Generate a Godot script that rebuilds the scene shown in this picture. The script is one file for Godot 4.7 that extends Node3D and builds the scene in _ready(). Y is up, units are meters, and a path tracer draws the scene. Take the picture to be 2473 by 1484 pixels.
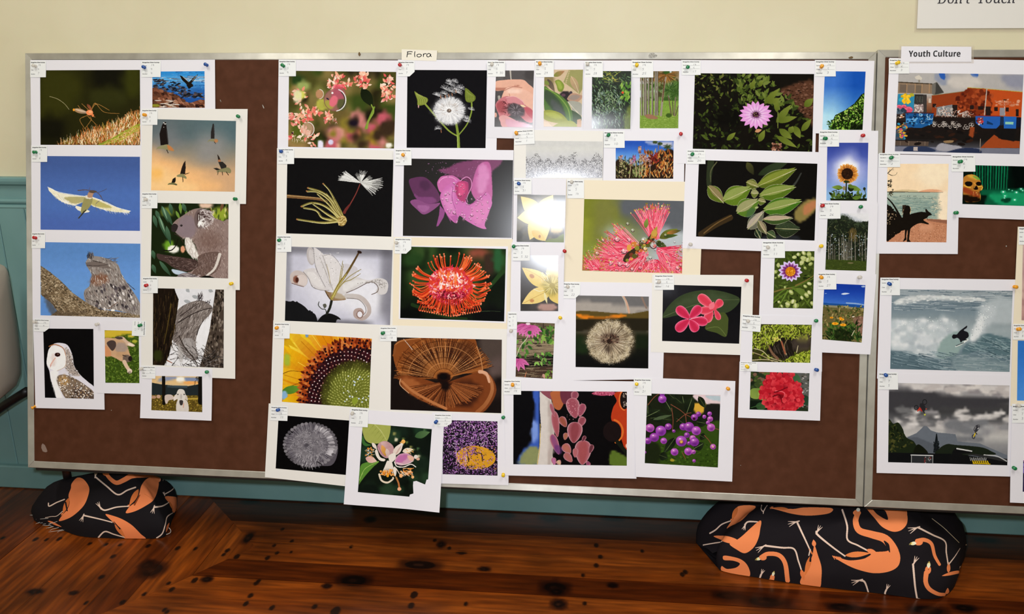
extends Node3D
# A photographic show hung on two leaning display boards in a hall.

const LAYER := 0.0005
var cam_at := Vector3(0.401482, 1.25999, 1.999332)
var cam_basis := Basis(Vector3(0.99577, -0.000781, -0.091876), Vector3(-0.024797, 0.960572, -0.276925), Vector3(0.08847, 0.278032, 0.956489))
var board_at := Vector3(0, 0.768366, 0)
var board_basis := Basis(Vector3.RIGHT, deg_to_rad(-14.0))
var wall_z := -0.158
var used := {}
var rng := RandomNumberGenerator.new()
var M := {}
var pin_mesh := {}
var tag_cells := []
var tag_base: Array[Image] = []

func _ready():
	var cam := Camera3D.new()
	cam.name = "camera"
	cam.transform = Transform3D(cam_basis.orthonormalized(), cam_at)
	cam.fov = 41.6649
	cam.near = 0.05
	add_child(cam)
	cam.current = true
	var env := Environment.new()
	env.background_mode = Environment.BG_COLOR
	env.background_color = Color(0.55, 0.6, 0.65)
	env.tonemap_mode = Environment.TONE_MAPPER_LINEAR
	env.tonemap_exposure = 1.0
	env.sdfgi_enabled = true
	env.ssao_enabled = true
	env.ssil_enabled = true
	var we := WorldEnvironment.new()
	we.name = "world"
	we.environment = env
	add_child(we)
	# the flash, held up beside the camera
	var flash := OmniLight3D.new()
	flash.name = "camera_flash"
	flash.position = cam_at + Vector3(-0.13, 0.095, -0.03)
	flash.light_color = Color(0.985, 1.0, 1.03)
	flash.light_energy = FLASH_E
	flash.light_size = 0.035
	flash.omni_range = 20.0
	flash.omni_attenuation = 2.0
	flash.shadow_enabled = true
	add_child(flash)
	rng.seed = 7
	materials()
	room()
	ceiling_lights()
	boards()
	prepare_tags()
	prints_fauna()
	prints_flora_left()
	prints_flora_mid()
	prints_flora_right()
	prints_youth()
	title_cards()
	bags()
	chair()

const FLASH_E := 2.05
const CEIL_E := 2.5

# ---------------------------------------------------------------- helpers
func numbered(n: String) -> String:
	if not used.has(n):
		used[n] = 0
		return n
	used[n] += 1
	return "%s_%03d" % [n, used[n]]

func thing(called: String, label: String, category: String, at := Vector3.ZERO, b := Basis(), group := "") -> Node3D:
	var o := Node3D.new()
	o.name = numbered(called)
	o.transform = Transform3D(b, at)
	o.set_meta("label", label)
	o.set_meta("category", category)
	if group:
		o.set_meta("group", group)
	add_child(o)
	return o

func part(called: String, mesh: Mesh, m: Material, parent: Node3D, at := Vector3.ZERO, label := "") -> MeshInstance3D:
	var o := MeshInstance3D.new()
	o.name = called
	o.mesh = mesh
	o.material_override = m
	o.position = at
	if label:
		o.set_meta("label", label)
	parent.add_child(o, true)
	return o

func struct(called: String, mesh: Mesh, m: Material, at := Vector3.ZERO, label := "", category := "") -> MeshInstance3D:
	var o := MeshInstance3D.new()
	o.name = called
	o.mesh = mesh
	o.material_override = m
	o.position = at
	o.set_meta("kind", "structure")
	if label:
		o.set_meta("label", label)
	if category:
		o.set_meta("category", category)
	add_child(o)
	return o

func mat(c: Color, rough := 0.6, spec := 0.5, metal := 0.0) -> StandardMaterial3D:
	var m := StandardMaterial3D.new()
	m.albedo_color = c
	m.roughness = rough
	m.metallic_specular = spec
	m.metallic = metal
	return m

func begin() -> SurfaceTool:
	var st := SurfaceTool.new()
	st.begin(Mesh.PRIMITIVE_TRIANGLES)
	st.set_smooth_group(-1)
	return st

func tri(st: SurfaceTool, a: Vector3, b: Vector3, c: Vector3):
	st.add_vertex(a); st.add_vertex(b); st.add_vertex(c)

# a quad given clockwise as seen from its front
func quad(st: SurfaceTool, a: Vector3, b: Vector3, c: Vector3, d: Vector3):
	tri(st, a, b, c); tri(st, a, c, d)

func quad_uv(st: SurfaceTool, p: Array, uv: Array):
	for i in [0, 1, 2, 0, 2, 3]:
		st.set_uv(uv[i]); st.add_vertex(p[i])

func done(st: SurfaceTool) -> ArrayMesh:
	st.generate_normals()
	return st.commit()

# a box with chamfered edges along all twelve sides
func box_mesh(s: Vector3, ch := 0.002) -> ArrayMesh:
	var st := begin()
	var h := s / 2.0
	ch = minf(ch, minf(h.x, minf(h.y, h.z)) * 0.6)
	var i := h - Vector3(ch, ch, ch)
	for ax in 3:
		for sg in [-1.0, 1.0]:
			var n := Vector3(); n[ax] = sg
			var u := Vector3(); u[(ax + 1) % 3] = 1
			var v := Vector3(); v[(ax + 2) % 3] = 1
			var iu: float = i[(ax + 1) % 3]; var iv: float = i[(ax + 2) % 3]
			var c: Vector3 = n * h[ax]
			face(st, c - u * iu - v * iv, c - u * iu + v * iv, c + u * iu + v * iv, c + u * iu - v * iv, n)
	for ax in 3:
		var b := (ax + 1) % 3; var c2 := (ax + 2) % 3
		for s1 in [-1.0, 1.0]:
			for s2 in [-1.0, 1.0]:
				var e := Vector3(); e[ax] = i[ax]
				var p := Vector3(); p[b] = s1 * h[b]; p[c2] = s2 * i[c2]
				var q := Vector3(); q[b] = s1 * i[b]; q[c2] = s2 * h[c2]
				var n := Vector3(); n[b] = s1; n[c2] = s2
				face(st, p - e, p + e, q + e, q - e, n)
	for a in [-1.0, 1.0]:
		for b in [-1.0, 1.0]:
			for c in [-1.0, 1.0]:
				var p := Vector3(a * h.x, b * i.y, c * i.z); var q := Vector3(a * i.x, b * h.y, c * i.z); var r := Vector3(a * i.x, b * i.y, c * h.z)
				if (q - p).cross(r - p).dot(Vector3(a, b, c)) > 0: tri(st, p, r, q)
				else: tri(st, p, q, r)
	return done(st)

func face(st: SurfaceTool, a: Vector3, b: Vector3, c: Vector3, d: Vector3, n: Vector3):
	if (b - a).cross(c - a).dot(n) > 0: quad(st, a, d, c, b)
	else: quad(st, a, b, c, d)

# an outline (in x, y, counter-clockwise) pushed out along z from z0 to z1
func prism(st: SurfaceTool, pts: PackedVector2Array, z0: float, z1: float):
	if Geometry2D.is_polygon_clockwise(pts):
		pts = pts.duplicate(); pts.reverse()
	var t := Geometry2D.triangulate_polygon(pts)
	for i in range(0, t.size(), 3):
		var a := pts[t[i]]; var b := pts[t[i + 1]]; var c := pts[t[i + 2]]
		if (b - a).cross(c - a) < 0:
			var k := b; b = c; c = k
		tri(st, Vector3(a.x, a.y, z1), Vector3(c.x, c.y, z1), Vector3(b.x, b.y, z1))
		tri(st, Vector3(a.x, a.y, z0), Vector3(b.x, b.y, z0), Vector3(c.x, c.y, z0))
	var n := pts.size()
	for i in n:
		var a := pts[i]; var b := pts[(i + 1) % n]
		quad(st, Vector3(a.x, a.y, z1), Vector3(b.x, b.y, z1), Vector3(b.x, b.y, z0), Vector3(a.x, a.y, z0))

# a round tube through points with a radius at each
func tube(st: SurfaceTool, pts: PackedVector3Array, r0: float, r1: float, sides := 8, sg := 0):
	st.set_smooth_group(sg)
	var n := pts.size()
	var rings := []
	var up := Vector3.UP
	for i in n:
		var d := (pts[mini(i + 1, n - 1)] - pts[maxi(i - 1, 0)]).normalized()
		if absf(d.dot(up)) > 0.95: up = Vector3.RIGHT
		var x := d.cross(up).normalized(); var y := x.cross(d)
		up = y
		var ring := PackedVector3Array()
		var r := lerpf(r0, r1, float(i) / maxf(1, n - 1))
		for k in sides:
			var a := TAU * k / sides
			ring.append(pts[i] + (x * cos(a) + y * sin(a)) * r)
		rings.append(ring)
	for i in n - 1:
		for k in sides:
			var k2 := (k + 1) % sides
			quad(st, rings[i][k], rings[i + 1][k], rings[i + 1][k2], rings[i][k2])
	for k in range(1, sides - 1):
		tri(st, rings[0][0], rings[0][k], rings[0][k + 1])
		tri(st, rings[n - 1][0], rings[n - 1][k + 1], rings[n - 1][k])
	st.set_smooth_group(-1)

# profile of (radius, z) turned round the z axis
func lathe(prof: PackedVector2Array, sides := 14) -> ArrayMesh:
	var st := begin()
	st.set_smooth_group(0)
	for i in prof.size() - 1:
		for k in sides:
			var a := TAU * k / sides; var b := TAU * (k + 1) / sides
			var p := prof[i]; var q := prof[i + 1]
			quad(st, Vector3(p.x * cos(a), p.x * sin(a), p.y), Vector3(q.x * cos(a), q.x * sin(a), q.y), Vector3(q.x * cos(b), q.x * sin(b), q.y), Vector3(p.x * cos(b), p.x * sin(b), p.y))
	return done(st)

func spline(pts: PackedVector3Array, sub := 5) -> PackedVector3Array:
	var o := PackedVector3Array()
	var n := pts.size()
	for i in n - 1:
		var a := pts[maxi(i - 1, 0)]; var b := pts[i]; var c := pts[i + 1]; var d := pts[mini(i + 2, n - 1)]
		for k in sub:
			o.append(b.cubic_interpolate(c, a, d, float(k) / sub))
	o.append(pts[n - 1])
	return o

# where the ray through a place in the photograph meets the plane of the boards, in the boards' own axes
func bp(x: float, y: float, z := 0.0) -> Vector3:
	var d := cam_basis * Vector3((x - 1236.5) / 1950.0, -(y - 742.0) / 1950.0, -1.0)
	var inv := board_basis.inverse()
	var o := inv * (cam_at - board_at)
	d = inv * d
	return o + d * ((z - o.z) / d.z)

func wp(x: float, y: float, z: float) -> Vector3:
	var d := cam_basis * Vector3((x - 1236.5) / 1950.0, -(y - 742.0) / 1950.0, -1.0)
	return cam_at + d * ((z - cam_at.z) / d.z)

# ---------------------------------------------------------------- materials, room
func noise_tex(freq: float, lo: Color, hi: Color, size := 512, seed_ := 1, oct := 4) -> NoiseTexture2D:
	var n := FastNoiseLite.new()
	n.seed = seed_; n.frequency = freq; n.fractal_octaves = oct
	var t := NoiseTexture2D.new()
	t.width = size; t.height = size; t.seamless = true; t.noise = n
	var g := Gradient.new()
	g.set_color(0, lo); g.set_color(1, hi)
	t.color_ramp = g
	return t

func tri_mat(tex: Texture2D, scale: float, rough: float, spec := 0.5) -> StandardMaterial3D:
	var m := mat(Color.WHITE, rough, spec)
	m.albedo_texture = tex
	m.uv1_triplanar = true
	m.uv1_world_triplanar = true
	m.uv1_scale = Vector3.ONE * scale
	return m

func materials():
	M.plaster = tri_mat(noise_tex(0.01, Color("ded5b4"), Color("e4dcbd"), 512, 3), 0.7, 0.55, 0.4)
	M.teal = tri_mat(noise_tex(0.012, Color("6e9695"), Color("7aa2a2"), 256, 5), 1.1, 0.38, 0.5)
	M.ceiling = mat(Color("efeadd"), 0.8)
	M.aluminium = tri_mat(noise_tex(0.02, Color("b8b5ac"), Color("d4d2c9"), 256, 9), 3.0, 0.4)
	M.aluminium.metallic = 0.6
	M.aluminium.anisotropy_enabled = true
	M.aluminium.anisotropy = 0.8
	M.hardboard = tri_mat(noise_tex(0.03, Color("482817"), Color("593524"), 512, 11, 5), 1.6, 0.62, 0.25)
	M.paper_w = mat(Color("eae8ef"), 0.5, 0.35)
	M.paper_n = mat(Color("ebe8e2"), 0.5, 0.35)
	M.paper_c = mat(Color("efe3ca"), 0.6, 0.35)
	M.black = mat(Color("121113"), 0.45)
	M.dark = mat(Color("231c16"), 0.8)
	M.steel = mat(Color("c8c8cc"), 0.3, 0.5, 0.9)
	M.shell = mat(Color("d2c4b4"), 0.38, 0.5)
	M.fleck = mat(Color("8a7468"), 0.8)
	M.rust = mat(Color("6a5230"), 0.8)
	M.thread = mat(Color("cfcac2"), 0.9)
	M.tape = tri_mat(noise_tex(0.06, Color("6e6a60"), Color("d8d6d0"), 128, 21), 30.0, 0.3)
	for c in {"red": "b81c22", "green": "0e7a45", "blue": "1c4f9c", "yellow": "f0c81c", "orange": "eda01e", "clear": "e4dfd6"}:
		var m := mat(Color({"red": "b81c22", "green": "0e7a45", "blue": "1c4f9c", "yellow": "f0c81c", "orange": "eda01e", "clear": "e4dfd6"}[c]), 0.18, 0.6)
		if c == "clear":
			m.roughness = 0.3
			m.transparency = BaseMaterial3D.TRANSPARENCY_ALPHA
			m.albedo_color.a = 0.6
		M["pin_" + c] = m

func room():
	# plaster wall, whose lower part carries vertical boards
	var x0 := -3.2; var x1 := 4.2
	var w := struct("wall_back", box_mesh(Vector3(x1 - x0, 3.1, 0.12), 0.0), M.plaster, Vector3((x0 + x1) / 2, 1.55, wall_z - 0.06 - 0.012), "cream plaster wall above teal boarding behind the display boards", "wall")
	var st := begin()
	# scuff marks on the plaster, thin smears
	var k := 0
	var x := -1.75
	var edge := wp(42.0, 1118.0, wall_z).x
	x = edge - 0.083 * 4
	var bm := box_mesh(Vector3(0.0815, 0.85, 0.014), 0.0022)
	while x < 2.1:
		part("board", bm, M.teal, w, Vector3(x + 0.0415, 0.475, wall_z - 0.007) - w.position)
		x += 0.083
	# skirting
	struct("baseboard_back", box_mesh(Vector3(5.0, 0.077, 0.02), 0.004), M.teal, Vector3(0.2, 0.0385, wall_z + 0.008), "teal painted skirting board along the foot of the wall", "skirting")
	# the rail on top of the boarding, in three mouldings
	st = begin()
	var prof := PackedVector2Array()
	for q in [[0, 0.884], [0.010, 0.886], [0.014, 0.893], [0.012, 0.899], [0.006, 0.902], [0.012, 0.905], [0.014, 0.910], [0.010, 0.917], [0.005, 0.9175], [0.005, 0.953], [0.010, 0.956], [0.018, 0.960], [0.021, 0.968], [0.021, 0.975], [0.018, 0.979], [0, 0.980]]:
		prof.append(Vector2(q[0], q[1]))
	for i in prof.size() - 1:
		var a := prof[i]; var b := prof[i + 1]
		quad(st, Vector3(-2.6, a.y, wall_z - 0.012 + a.x), Vector3(-2.6, b.y, wall_z - 0.012 + b.x), Vector3(3.0, b.y, wall_z - 0.012 + b.x), Vector3(3.0, a.y, wall_z - 0.012 + a.x))
	struct("trim_1", done(st), M.teal, Vector3.ZERO, "teal moulded dado rail capping the wall boarding", "rail")
	struct("wall_left", box_mesh(Vector3(0.12, 3.1, 5.6), 0.0), M.plaster, Vector3(x0 - 0.06, 1.55, 2.6), "left side wall", "wall")
	struct("wall_right", box_mesh(Vector3(0.12, 3.1, 5.6), 0.0), M.plaster, Vector3(x1 + 0.06, 1.55, 2.6), "right side wall", "wall")
	struct("wall_front", box_mesh(Vector3(x1 - x0, 3.1, 0.12), 0.0), M.plaster, Vector3((x0 + x1) / 2, 1.55, 5.3), "wall behind the camera", "wall")
	struct("ceiling", box_mesh(Vector3(x1 - x0, 0.1, 5.6), 0.0), M.ceiling, Vector3((x0 + x1) / 2, 3.15, 2.6), "plain hall ceiling", "ceiling")
	floor_boards()

func ceiling_lights():
	var glow := mat(Color.WHITE, 0.5)
	glow.emission_enabled = true
	glow.emission = Color(1.0, 0.96, 0.9)
	glow.emission_energy_multiplier = 0.8
	for i in 2:
		var at := Vector3(-1.2 + i * 2.5, 3.1, 1.5)
		var t := thing("ceiling_light", ["left", "right"][i] + " fluorescent ceiling fitting in front of the display boards", "lamp", at)
		part("housing", box_mesh(Vector3(0.16, 0.05, 1.25), 0.008), M.ceiling, t, Vector3(0, -0.025, 0))
		part("diffuser", box_mesh(Vector3(0.12, 0.02, 1.2), 0.006), glow, t, Vector3(0, -0.058, 0))
		var l := AreaLight3D.new()
		l.name = "light"
		l.area_size = Vector2(0.12, 1.2)
		l.light_energy = CEIL_E
		l.light_color = Color(1.0, 0.985, 0.95)
		l.shadow_enabled = true
		l.position = Vector3(0, -0.075, 0)
		l.rotation = Vector3(-PI / 2, 0, 0)
		t.add_child(l)

# ---------------------------------------------------------------- floor
func streaks(w: int, h: int, sx: int, sy: int, seed_: int, freq: float, lo: Color, hi: Color) -> Image:
	var n := FastNoiseLite.new()
	n.seed = seed_; n.frequency = freq; n.fractal_octaves = 4
	var src := n.get_image(maxi(4, w / sx), maxi(4, h / sy))
	src.convert(Image.FORMAT_L8)
	var d := src.get_data()
	var out := PackedByteArray()
	out.resize(d.size() * 4)
	for i in d.size():
		var c := lo.lerp(hi, d[i] / 255.0)
		out[i * 4] = int(c.r * 255); out[i * 4 + 1] = int(c.g * 255); out[i * 4 + 2] = int(c.b * 255); out[i * 4 + 3] = int(c.a * 255)
	var im := Image.create_from_data(src.get_width(), src.get_height(), false, Image.FORMAT_RGBA8, out)
	im.resize(w, h, Image.INTERPOLATE_CUBIC)
	return im

func floor_boards():
	var slab := struct("floor", box_mesh(Vector3(7.4, 0.1, 5.6), 0.0), M.dark, Vector3(0.5, -0.074, 2.6), "polished timber floor of dark stained boards", "floor")
	# one sheet of grain for boards along the wall, another for boards running away from it
	var fx0 := -1.9; var fz0 := -0.25; var pm := 560.0
	var w := 2048; var h := 840
	for turned in [false, true]:
		var im := streaks(w, h, 24 if not turned else 2, 2 if not turned else 24, 31, 0.05, Color("8a3c08"), Color("cc6a1e"))
		im.blend_rect(streaks(w, h, 10 if not turned else 1, 1 if not turned else 10, 47, 0.09, Color(0.16, 0.06, 0.01, 0.0), Color(0.16, 0.06, 0.01, 0.7)), Rect2i(0, 0, w, h), Vector2i.ZERO)
		im.blend_rect(streaks(w, h, 16, 16, 77, 0.06, Color(0.1, 0.04, 0.01, 0.45), Color(0.7, 0.35, 0.15, 0.05)), Rect2i(0, 0, w, h), Vector2i.ZERO)
		var p := Pic.new([0, 0, 1], [0, 0, w, 0, w, h, 0, h], 1.0, 1.0, im)
		# knots and old nail holes where the photograph shows them (x, y, half width, half height)
		for k in [[368, 1378, 33, 22], [355, 1365, 20, 14], [500, 1400, 17, 9], [715, 1366, 0, 0], [855, 1403, 45, 17], [790, 1416, 14, 7], [1015, 1365, 55, 14], [1066, 1316, 12, 9], [1115, 1336, 14, 4], [1340, 1420, 40, 16], [1345, 1430, 20, 10], [1350, 1460, 22, 13], [1480, 1415, 15, 7], [1760, 1440, 40, 12], [1850, 1455, 60, 14], [2035, 1468, 40, 12], [2240, 1475, 50, 14], [1330, 1252, 30, 9], [1480, 1252, 28, 9], [1222, 1245, 22, 8], [605, 1212, 25, 6], [760, 1214, 24, 6], [895, 1255, 16, 8], [2380, 1305, 34, 7], [178, 1433, 13, 6], [85, 1430, 24, 8], [245, 1395, 8, 6], [600, 1300, 14, 16], [2100, 1476, 30, 8], [2330, 1470, 30, 10], [1170, 1375, 18, 6], [2150, 1430, 30, 8]]:
			var f := floor_at(k[0], k[1])
			var a := floor_at(k[0] + k[2], k[1]); var b := floor_at(k[0], k[1] + k[3])
			var cx := (f.x - fx0) * pm; var cy := (f.z - fz0) * pm
			var rx := absf(a.x - f.x) * pm * 0.8; var ry := absf(b.z - f.z) * pm * 0.8
			if rx < 1: continue
			p.ell(cx, cy, rx * 1.35, ry * 1.4, "2a1006", 0, maxf(rx, ry) * 0.5, 0.75)
			p.ell(cx, cy, rx * 0.85, ry * 0.9, "120806", 0, 2.5, 0.85)
			p.ell(cx - rx * 0.1, cy, rx * 0.3, ry * 0.3, "3a2014", 0, 2, 0.7)
		for k in [[273, 1345, 5], [143, 1302, 5], [112, 1304, 4], [86, 1303, 5], [7, 1300, 4], [217, 1314, 4], [256, 1316, 4], [290, 1317, 4], [358, 1319, 5], [429, 1325, 5], [472, 1326, 4], [549, 1330, 5], [572, 1345, 6], [470, 1402, 6], [407, 1410, 4], [415, 1424, 5], [348, 1436, 4], [208, 1457, 4], [296, 1455, 5], [619, 1409, 5], [605, 1439, 5], [594, 1459, 5], [657, 1469, 5], [646, 1348, 5], [669, 1336, 4], [662, 1318, 4], [682, 1279, 4], [703, 1334, 3], [848, 1321, 4], [705, 1308, 4], [1440, 1318, 5], [1450, 1346, 5], [1440, 1366, 5], [1551, 1332, 4], [1648, 1388, 5], [1655, 1382, 5], [1408, 1390, 4], [1412, 1458, 4], [1125, 1459, 4], [1000, 1437, 7], [993, 1463, 6], [1085, 1325, 4], [1050, 1306, 4], [625, 1403, 4], [397, 1474, 4], [403, 1479, 4], [540, 1340, 4], [760, 1466, 5], [810, 1478, 9]]:
			var f := floor_at(k[0], k[1])
			p.ell((f.x - fx0) * pm, (f.z - fz0) * pm, k[2] * 0.75, k[2] * 1.2, "160a06", 0, 1.5, 0.85)
		M["wood_along" if not turned else "wood_away"] = p.finish(0.3, 0.5)
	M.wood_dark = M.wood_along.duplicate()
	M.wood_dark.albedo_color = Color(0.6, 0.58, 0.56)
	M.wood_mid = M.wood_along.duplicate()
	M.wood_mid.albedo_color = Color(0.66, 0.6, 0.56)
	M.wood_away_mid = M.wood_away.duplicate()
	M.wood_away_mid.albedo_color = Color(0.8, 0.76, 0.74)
	var ap := Vector2(-0.488, 0.108)
	var away := PackedVector2Array([Vector2(-1.9, -0.25), Vector2(ap.x - 0.30, -0.25), Vector2(ap.x - 0.265, wall_z), ap, Vector2(-0.645, 0.31), Vector2(-0.86, 0.55), Vector2(-1.14, 0.9), Vector2(-1.14, 1.25), Vector2(-1.9, 1.25)])
	var gap := 0.0007
	var zs := [-0.25, -0.137, -0.017, 0.081, 0.171, 0.252, 0.339, 0.425, 0.52, 0.61, 0.70, 0.80, 0.90, 1.0, 1.1, 1.25]
	for i in zs.size() - 1:
		var strip := PackedVector2Array([Vector2(-1.9, zs[i] + gap), Vector2(1.75, zs[i] + gap), Vector2(1.75, zs[i + 1] - gap), Vector2(-1.9, zs[i + 1] - gap)])
		for pc in Geometry2D.clip_polygons(strip, away):
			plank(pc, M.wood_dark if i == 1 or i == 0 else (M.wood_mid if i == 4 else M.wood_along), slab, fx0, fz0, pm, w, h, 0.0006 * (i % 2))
	var xs := [-1.9, -1.77, -1.64, -1.50, -1.345, -1.15, -0.96, -0.80, -0.712, -0.60, -0.44]
	for i in xs.size() - 1:
		var strip := PackedVector2Array([Vector2(xs[i] + gap, -0.25), Vector2(xs[i + 1] - gap, -0.25), Vector2(xs[i + 1] - gap, 1.25), Vector2(xs[i] + gap, 1.25)])
		for pc in Geometry2D.intersect_polygons(strip, away):
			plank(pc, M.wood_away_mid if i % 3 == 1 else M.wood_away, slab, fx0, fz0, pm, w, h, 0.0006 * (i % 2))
	# plain boards for the part of the hall behind the camera
	part("board", box_mesh(Vector3(3.65, 0.022, 4.1), 0.0), M.dark, slab, Vector3(-0.075, -0.0125, 3.3) - slab.position)
	part("board", box_mesh(Vector3(1.29, 0.022, 5.6), 0.0), M.dark, slab, Vector3(-2.545, -0.0125, 2.55) - slab.position)
	part("board", box_mesh(Vector3(2.4, 0.022, 5.6), 0.0), M.dark, slab, Vector3(2.95, -0.0125, 2.55) - slab.position)

func floor_at(x: float, y: float) -> Vector3:
	var d := cam_basis * Vector3((x - 1236.5) / 1950.0, -(y - 742.0) / 1950.0, -1.0)
	return cam_at + d * (-cam_at.y / d.y)

func plank(pc: PackedVector2Array, m: Material, slab: Node3D, fx0: float, fz0: float, pm: float, w: int, h: int, drop: float):
	var st := begin()
	if Geometry2D.is_polygon_clockwise(pc):
		pc.reverse()
	var t := Geometry2D.triangulate_polygon(pc)
	var y := -drop
	for i in range(0, t.size(), 3):
		var a := [pc[t[i]], pc[t[i + 1]], pc[t[i + 2]]]
		if (a[1] - a[0]).cross(a[2] - a[0]) < 0:
			a = [a[0], a[2], a[1]]
		for q in a:
			st.set_uv(Vector2((q.x - fx0) * pm / w, (q.y - fz0) * pm / h))
			st.add_vertex(Vector3(q.x, y, q.y) - slab.position)
	var n := pc.size()
	for i in n:
		var a := pc[i]; var b := pc[(i + 1) % n]
		st.set_uv(Vector2((a.x - fx0) * pm / w, (a.y - fz0) * pm / h))
		quad(st, Vector3(b.x, y, b.y) - slab.position, Vector3(a.x, y, a.y) - slab.position, Vector3(a.x, -0.0235, a.y) - slab.position, Vector3(b.x, -0.0235, b.y) - slab.position)
	part("board", done(st), m, slab)

# ---------------------------------------------------------------- a painter for what is printed on paper and cloth
class Pic:
	var im: Image
	var w: int
	var h: int
	var t: Transform2D
	var sc: float
	var gain := 1.0
	var r := RandomNumberGenerator.new()

	# zone: origin and scale of the coordinates; q: the corners of the picture in photograph pixels
	func _init(zone: Array, q: Array, res := 2.0, gain_ := 1.0, on: Image = null):
		var tl := Vector2(q[0], q[1]); var e1 := Vector2(q[2], q[3]) - tl; var e2 := Vector2(q[6], q[7]) - tl
		w = int(e1.length() * res); h = int(e2.length() * res)
		im = on if on else Image.create(w, h, false, Image.FORMAT_RGBA8)
		var s: float = zone[2]
		t = Transform2D(Vector2(w, 0), Vector2(0, h), Vector2.ZERO) * Transform2D(e1, e2, tl).affine_inverse() * Transform2D(Vector2(1 / s, 0), Vector2(0, 1 / s), Vector2(zone[0], zone[1]))
		sc = res / s
		gain = gain_
		r.seed = int(q[0]) * 31 + int(q[1])

	func col(c: String) -> Color:
		var k := Color(c)
		return Color(minf(k.r * gain, 1), minf(k.g * gain, 1), minf(k.b * gain, 1))

	func pts(a: Array) -> PackedVector2Array:
		var o := PackedVector2Array()
		for i in range(0, a.size(), 2):
			o.append(t * Vector2(a[i], a[i + 1]))
		return o

	func curve(p: PackedVector2Array, closed: bool, sub := 6) -> PackedVector2Array:
		var n := p.size()
		if n < 3: return p
		var o := PackedVector2Array()
		for i in (n if closed else n - 1):
			var a := p[(i - 1 + n) % n] if closed else p[maxi(i - 1, 0)]
			var b := p[i]; var c := p[(i + 1) % n]
			var d := p[(i + 2) % n] if closed else p[mini(i + 2, n - 1)]
			for k in sub:
				o.append(b.cubic_interpolate(c, a, d, float(k) / sub))
		if not closed: o.append(p[n - 1])
		return o

	func scan(img: Image, p: PackedVector2Array, c: Color):
		var lo := 1e9; var hi := -1e9
		for v in p:
			lo = minf(lo, v.y); hi = maxf(hi, v.y)
		var n := p.size()
		var iw := img.get_width()
		for y in range(maxi(0, int(floor(lo))), mini(img.get_height() - 1, int(ceil(hi))) + 1):
			var yy := y + 0.5
			var xs := PackedFloat32Array()
			var b := p[n - 1]
			for i in n:
				var a := p[i]
				if (a.y > yy) != (b.y > yy):
					xs.append(a.x + (yy - a.y) * (b.x - a.x) / (b.y - a.y))
				b = a
			if xs.size() < 2: continue
			xs.sort()
			for i in range(0, xs.size() - 1, 2):
				var x0 := maxi(0, roundi(xs[i])); var x1 := mini(iw, roundi(xs[i + 1]))
				if x1 > x0: img.fill_rect(Rect2i(x0, y, x1 - x0, 1), c)

	# fills an outline given in picture pixels; soft is the blur in picture pixels
	func put(p: PackedVector2Array, c: Color, soft := 0.0, alpha := 1.0):
		if soft < 1.0 and alpha >= 1.0:
			scan(im, p, c)
			return
		var b := Rect2(p[0], Vector2.ZERO)
		for v in p: b = b.expand(v)
		b = b.grow(soft * 1.6 + 1)
		var x0 := int(floor(maxf(b.position.x, -w))); var y0 := int(floor(maxf(b.position.y, -h)))
		var d := maxf(1.0, soft * 0.5)
		var x1 := minf(b.end.x, w * 2.0); var y1 := minf(b.end.y, h * 2.0)
		var lw := int(ceil((x1 - x0) / d)); var lh := int(ceil((y1 - y0) / d))
		if lw < 1 or lh < 1: return
		lw += lw % 2; lh += lh % 2
		var l := Image.create(lw, lh, false, Image.FORMAT_RGBA8)
		l.fill(Color(c, 0))
		var q := PackedVector2Array()
		for v in p: q.append((v - Vector2(x0, y0)) / d)
		scan(l, q, Color(c, alpha))
		if soft >= 1.0:
			l.resize(maxi(1, lw / 2), maxi(1, lh / 2), Image.INTERPOLATE_BILINEAR)
			l.resize(int(lw * d), int(lh * d), Image.INTERPOLATE_CUBIC)
		im.blend_rect(l, Rect2i(0, 0, l.get_width(), l.get_height()), Vector2i(x0, y0))

	func fill(c: String):
		im.fill(col(c))

	# bands of colour from top to bottom, over the whole picture
	func vg(cs: Array):
		var g := Image.create(1, cs.size(), false, Image.FORMAT_RGBA8)
		for i in cs.size(): g.set_pixel(0, i, col(cs[i]))
		g.resize(w, h, Image.INTERPOLATE_BILINEAR)
		im.blit_rect(g, Rect2i(0, 0, w, h), Vector2i.ZERO)

	func g4(a: String, b: String, c: String, d: String):
		var g := Image.create(2, 2, false, Image.FORMAT_RGBA8)
		g.set_pixel(0, 0, col(a)); g.set_pixel(1, 0, col(b)); g.set_pixel(0, 1, col(c)); g.set_pixel(1, 1, col(d))
		g.resize(w, h, Image.INTERPOLATE_BILINEAR)
		im.blit_rect(g, Rect2i(0, 0, w, h), Vector2i.ZERO)

	func blob(a: Array, c: String, soft := 0.0, alpha := 1.0):
		put(curve(pts(a), true), col(c), soft * sc, alpha)

	func poly(a: Array, c: String, soft := 0.0, alpha := 1.0):
		put(pts(a), col(c), soft * sc, alpha)

	func ell(x: float, y: float, rx: float, ry: float, c: String, rot := 0.0, soft := 0.0, alpha := 1.0):
		var p := PackedVector2Array()
		var n := clampi(int(maxf(rx, ry) * sc * 1.2), 8, 40)
		for i in n:
			var a := TAU * i / n
			p.append(t * (Vector2(x, y) + Vector2(cos(a) * rx, sin(a) * ry).rotated(deg_to_rad(rot))))
		put(p, col(c), soft * sc, alpha)

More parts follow.
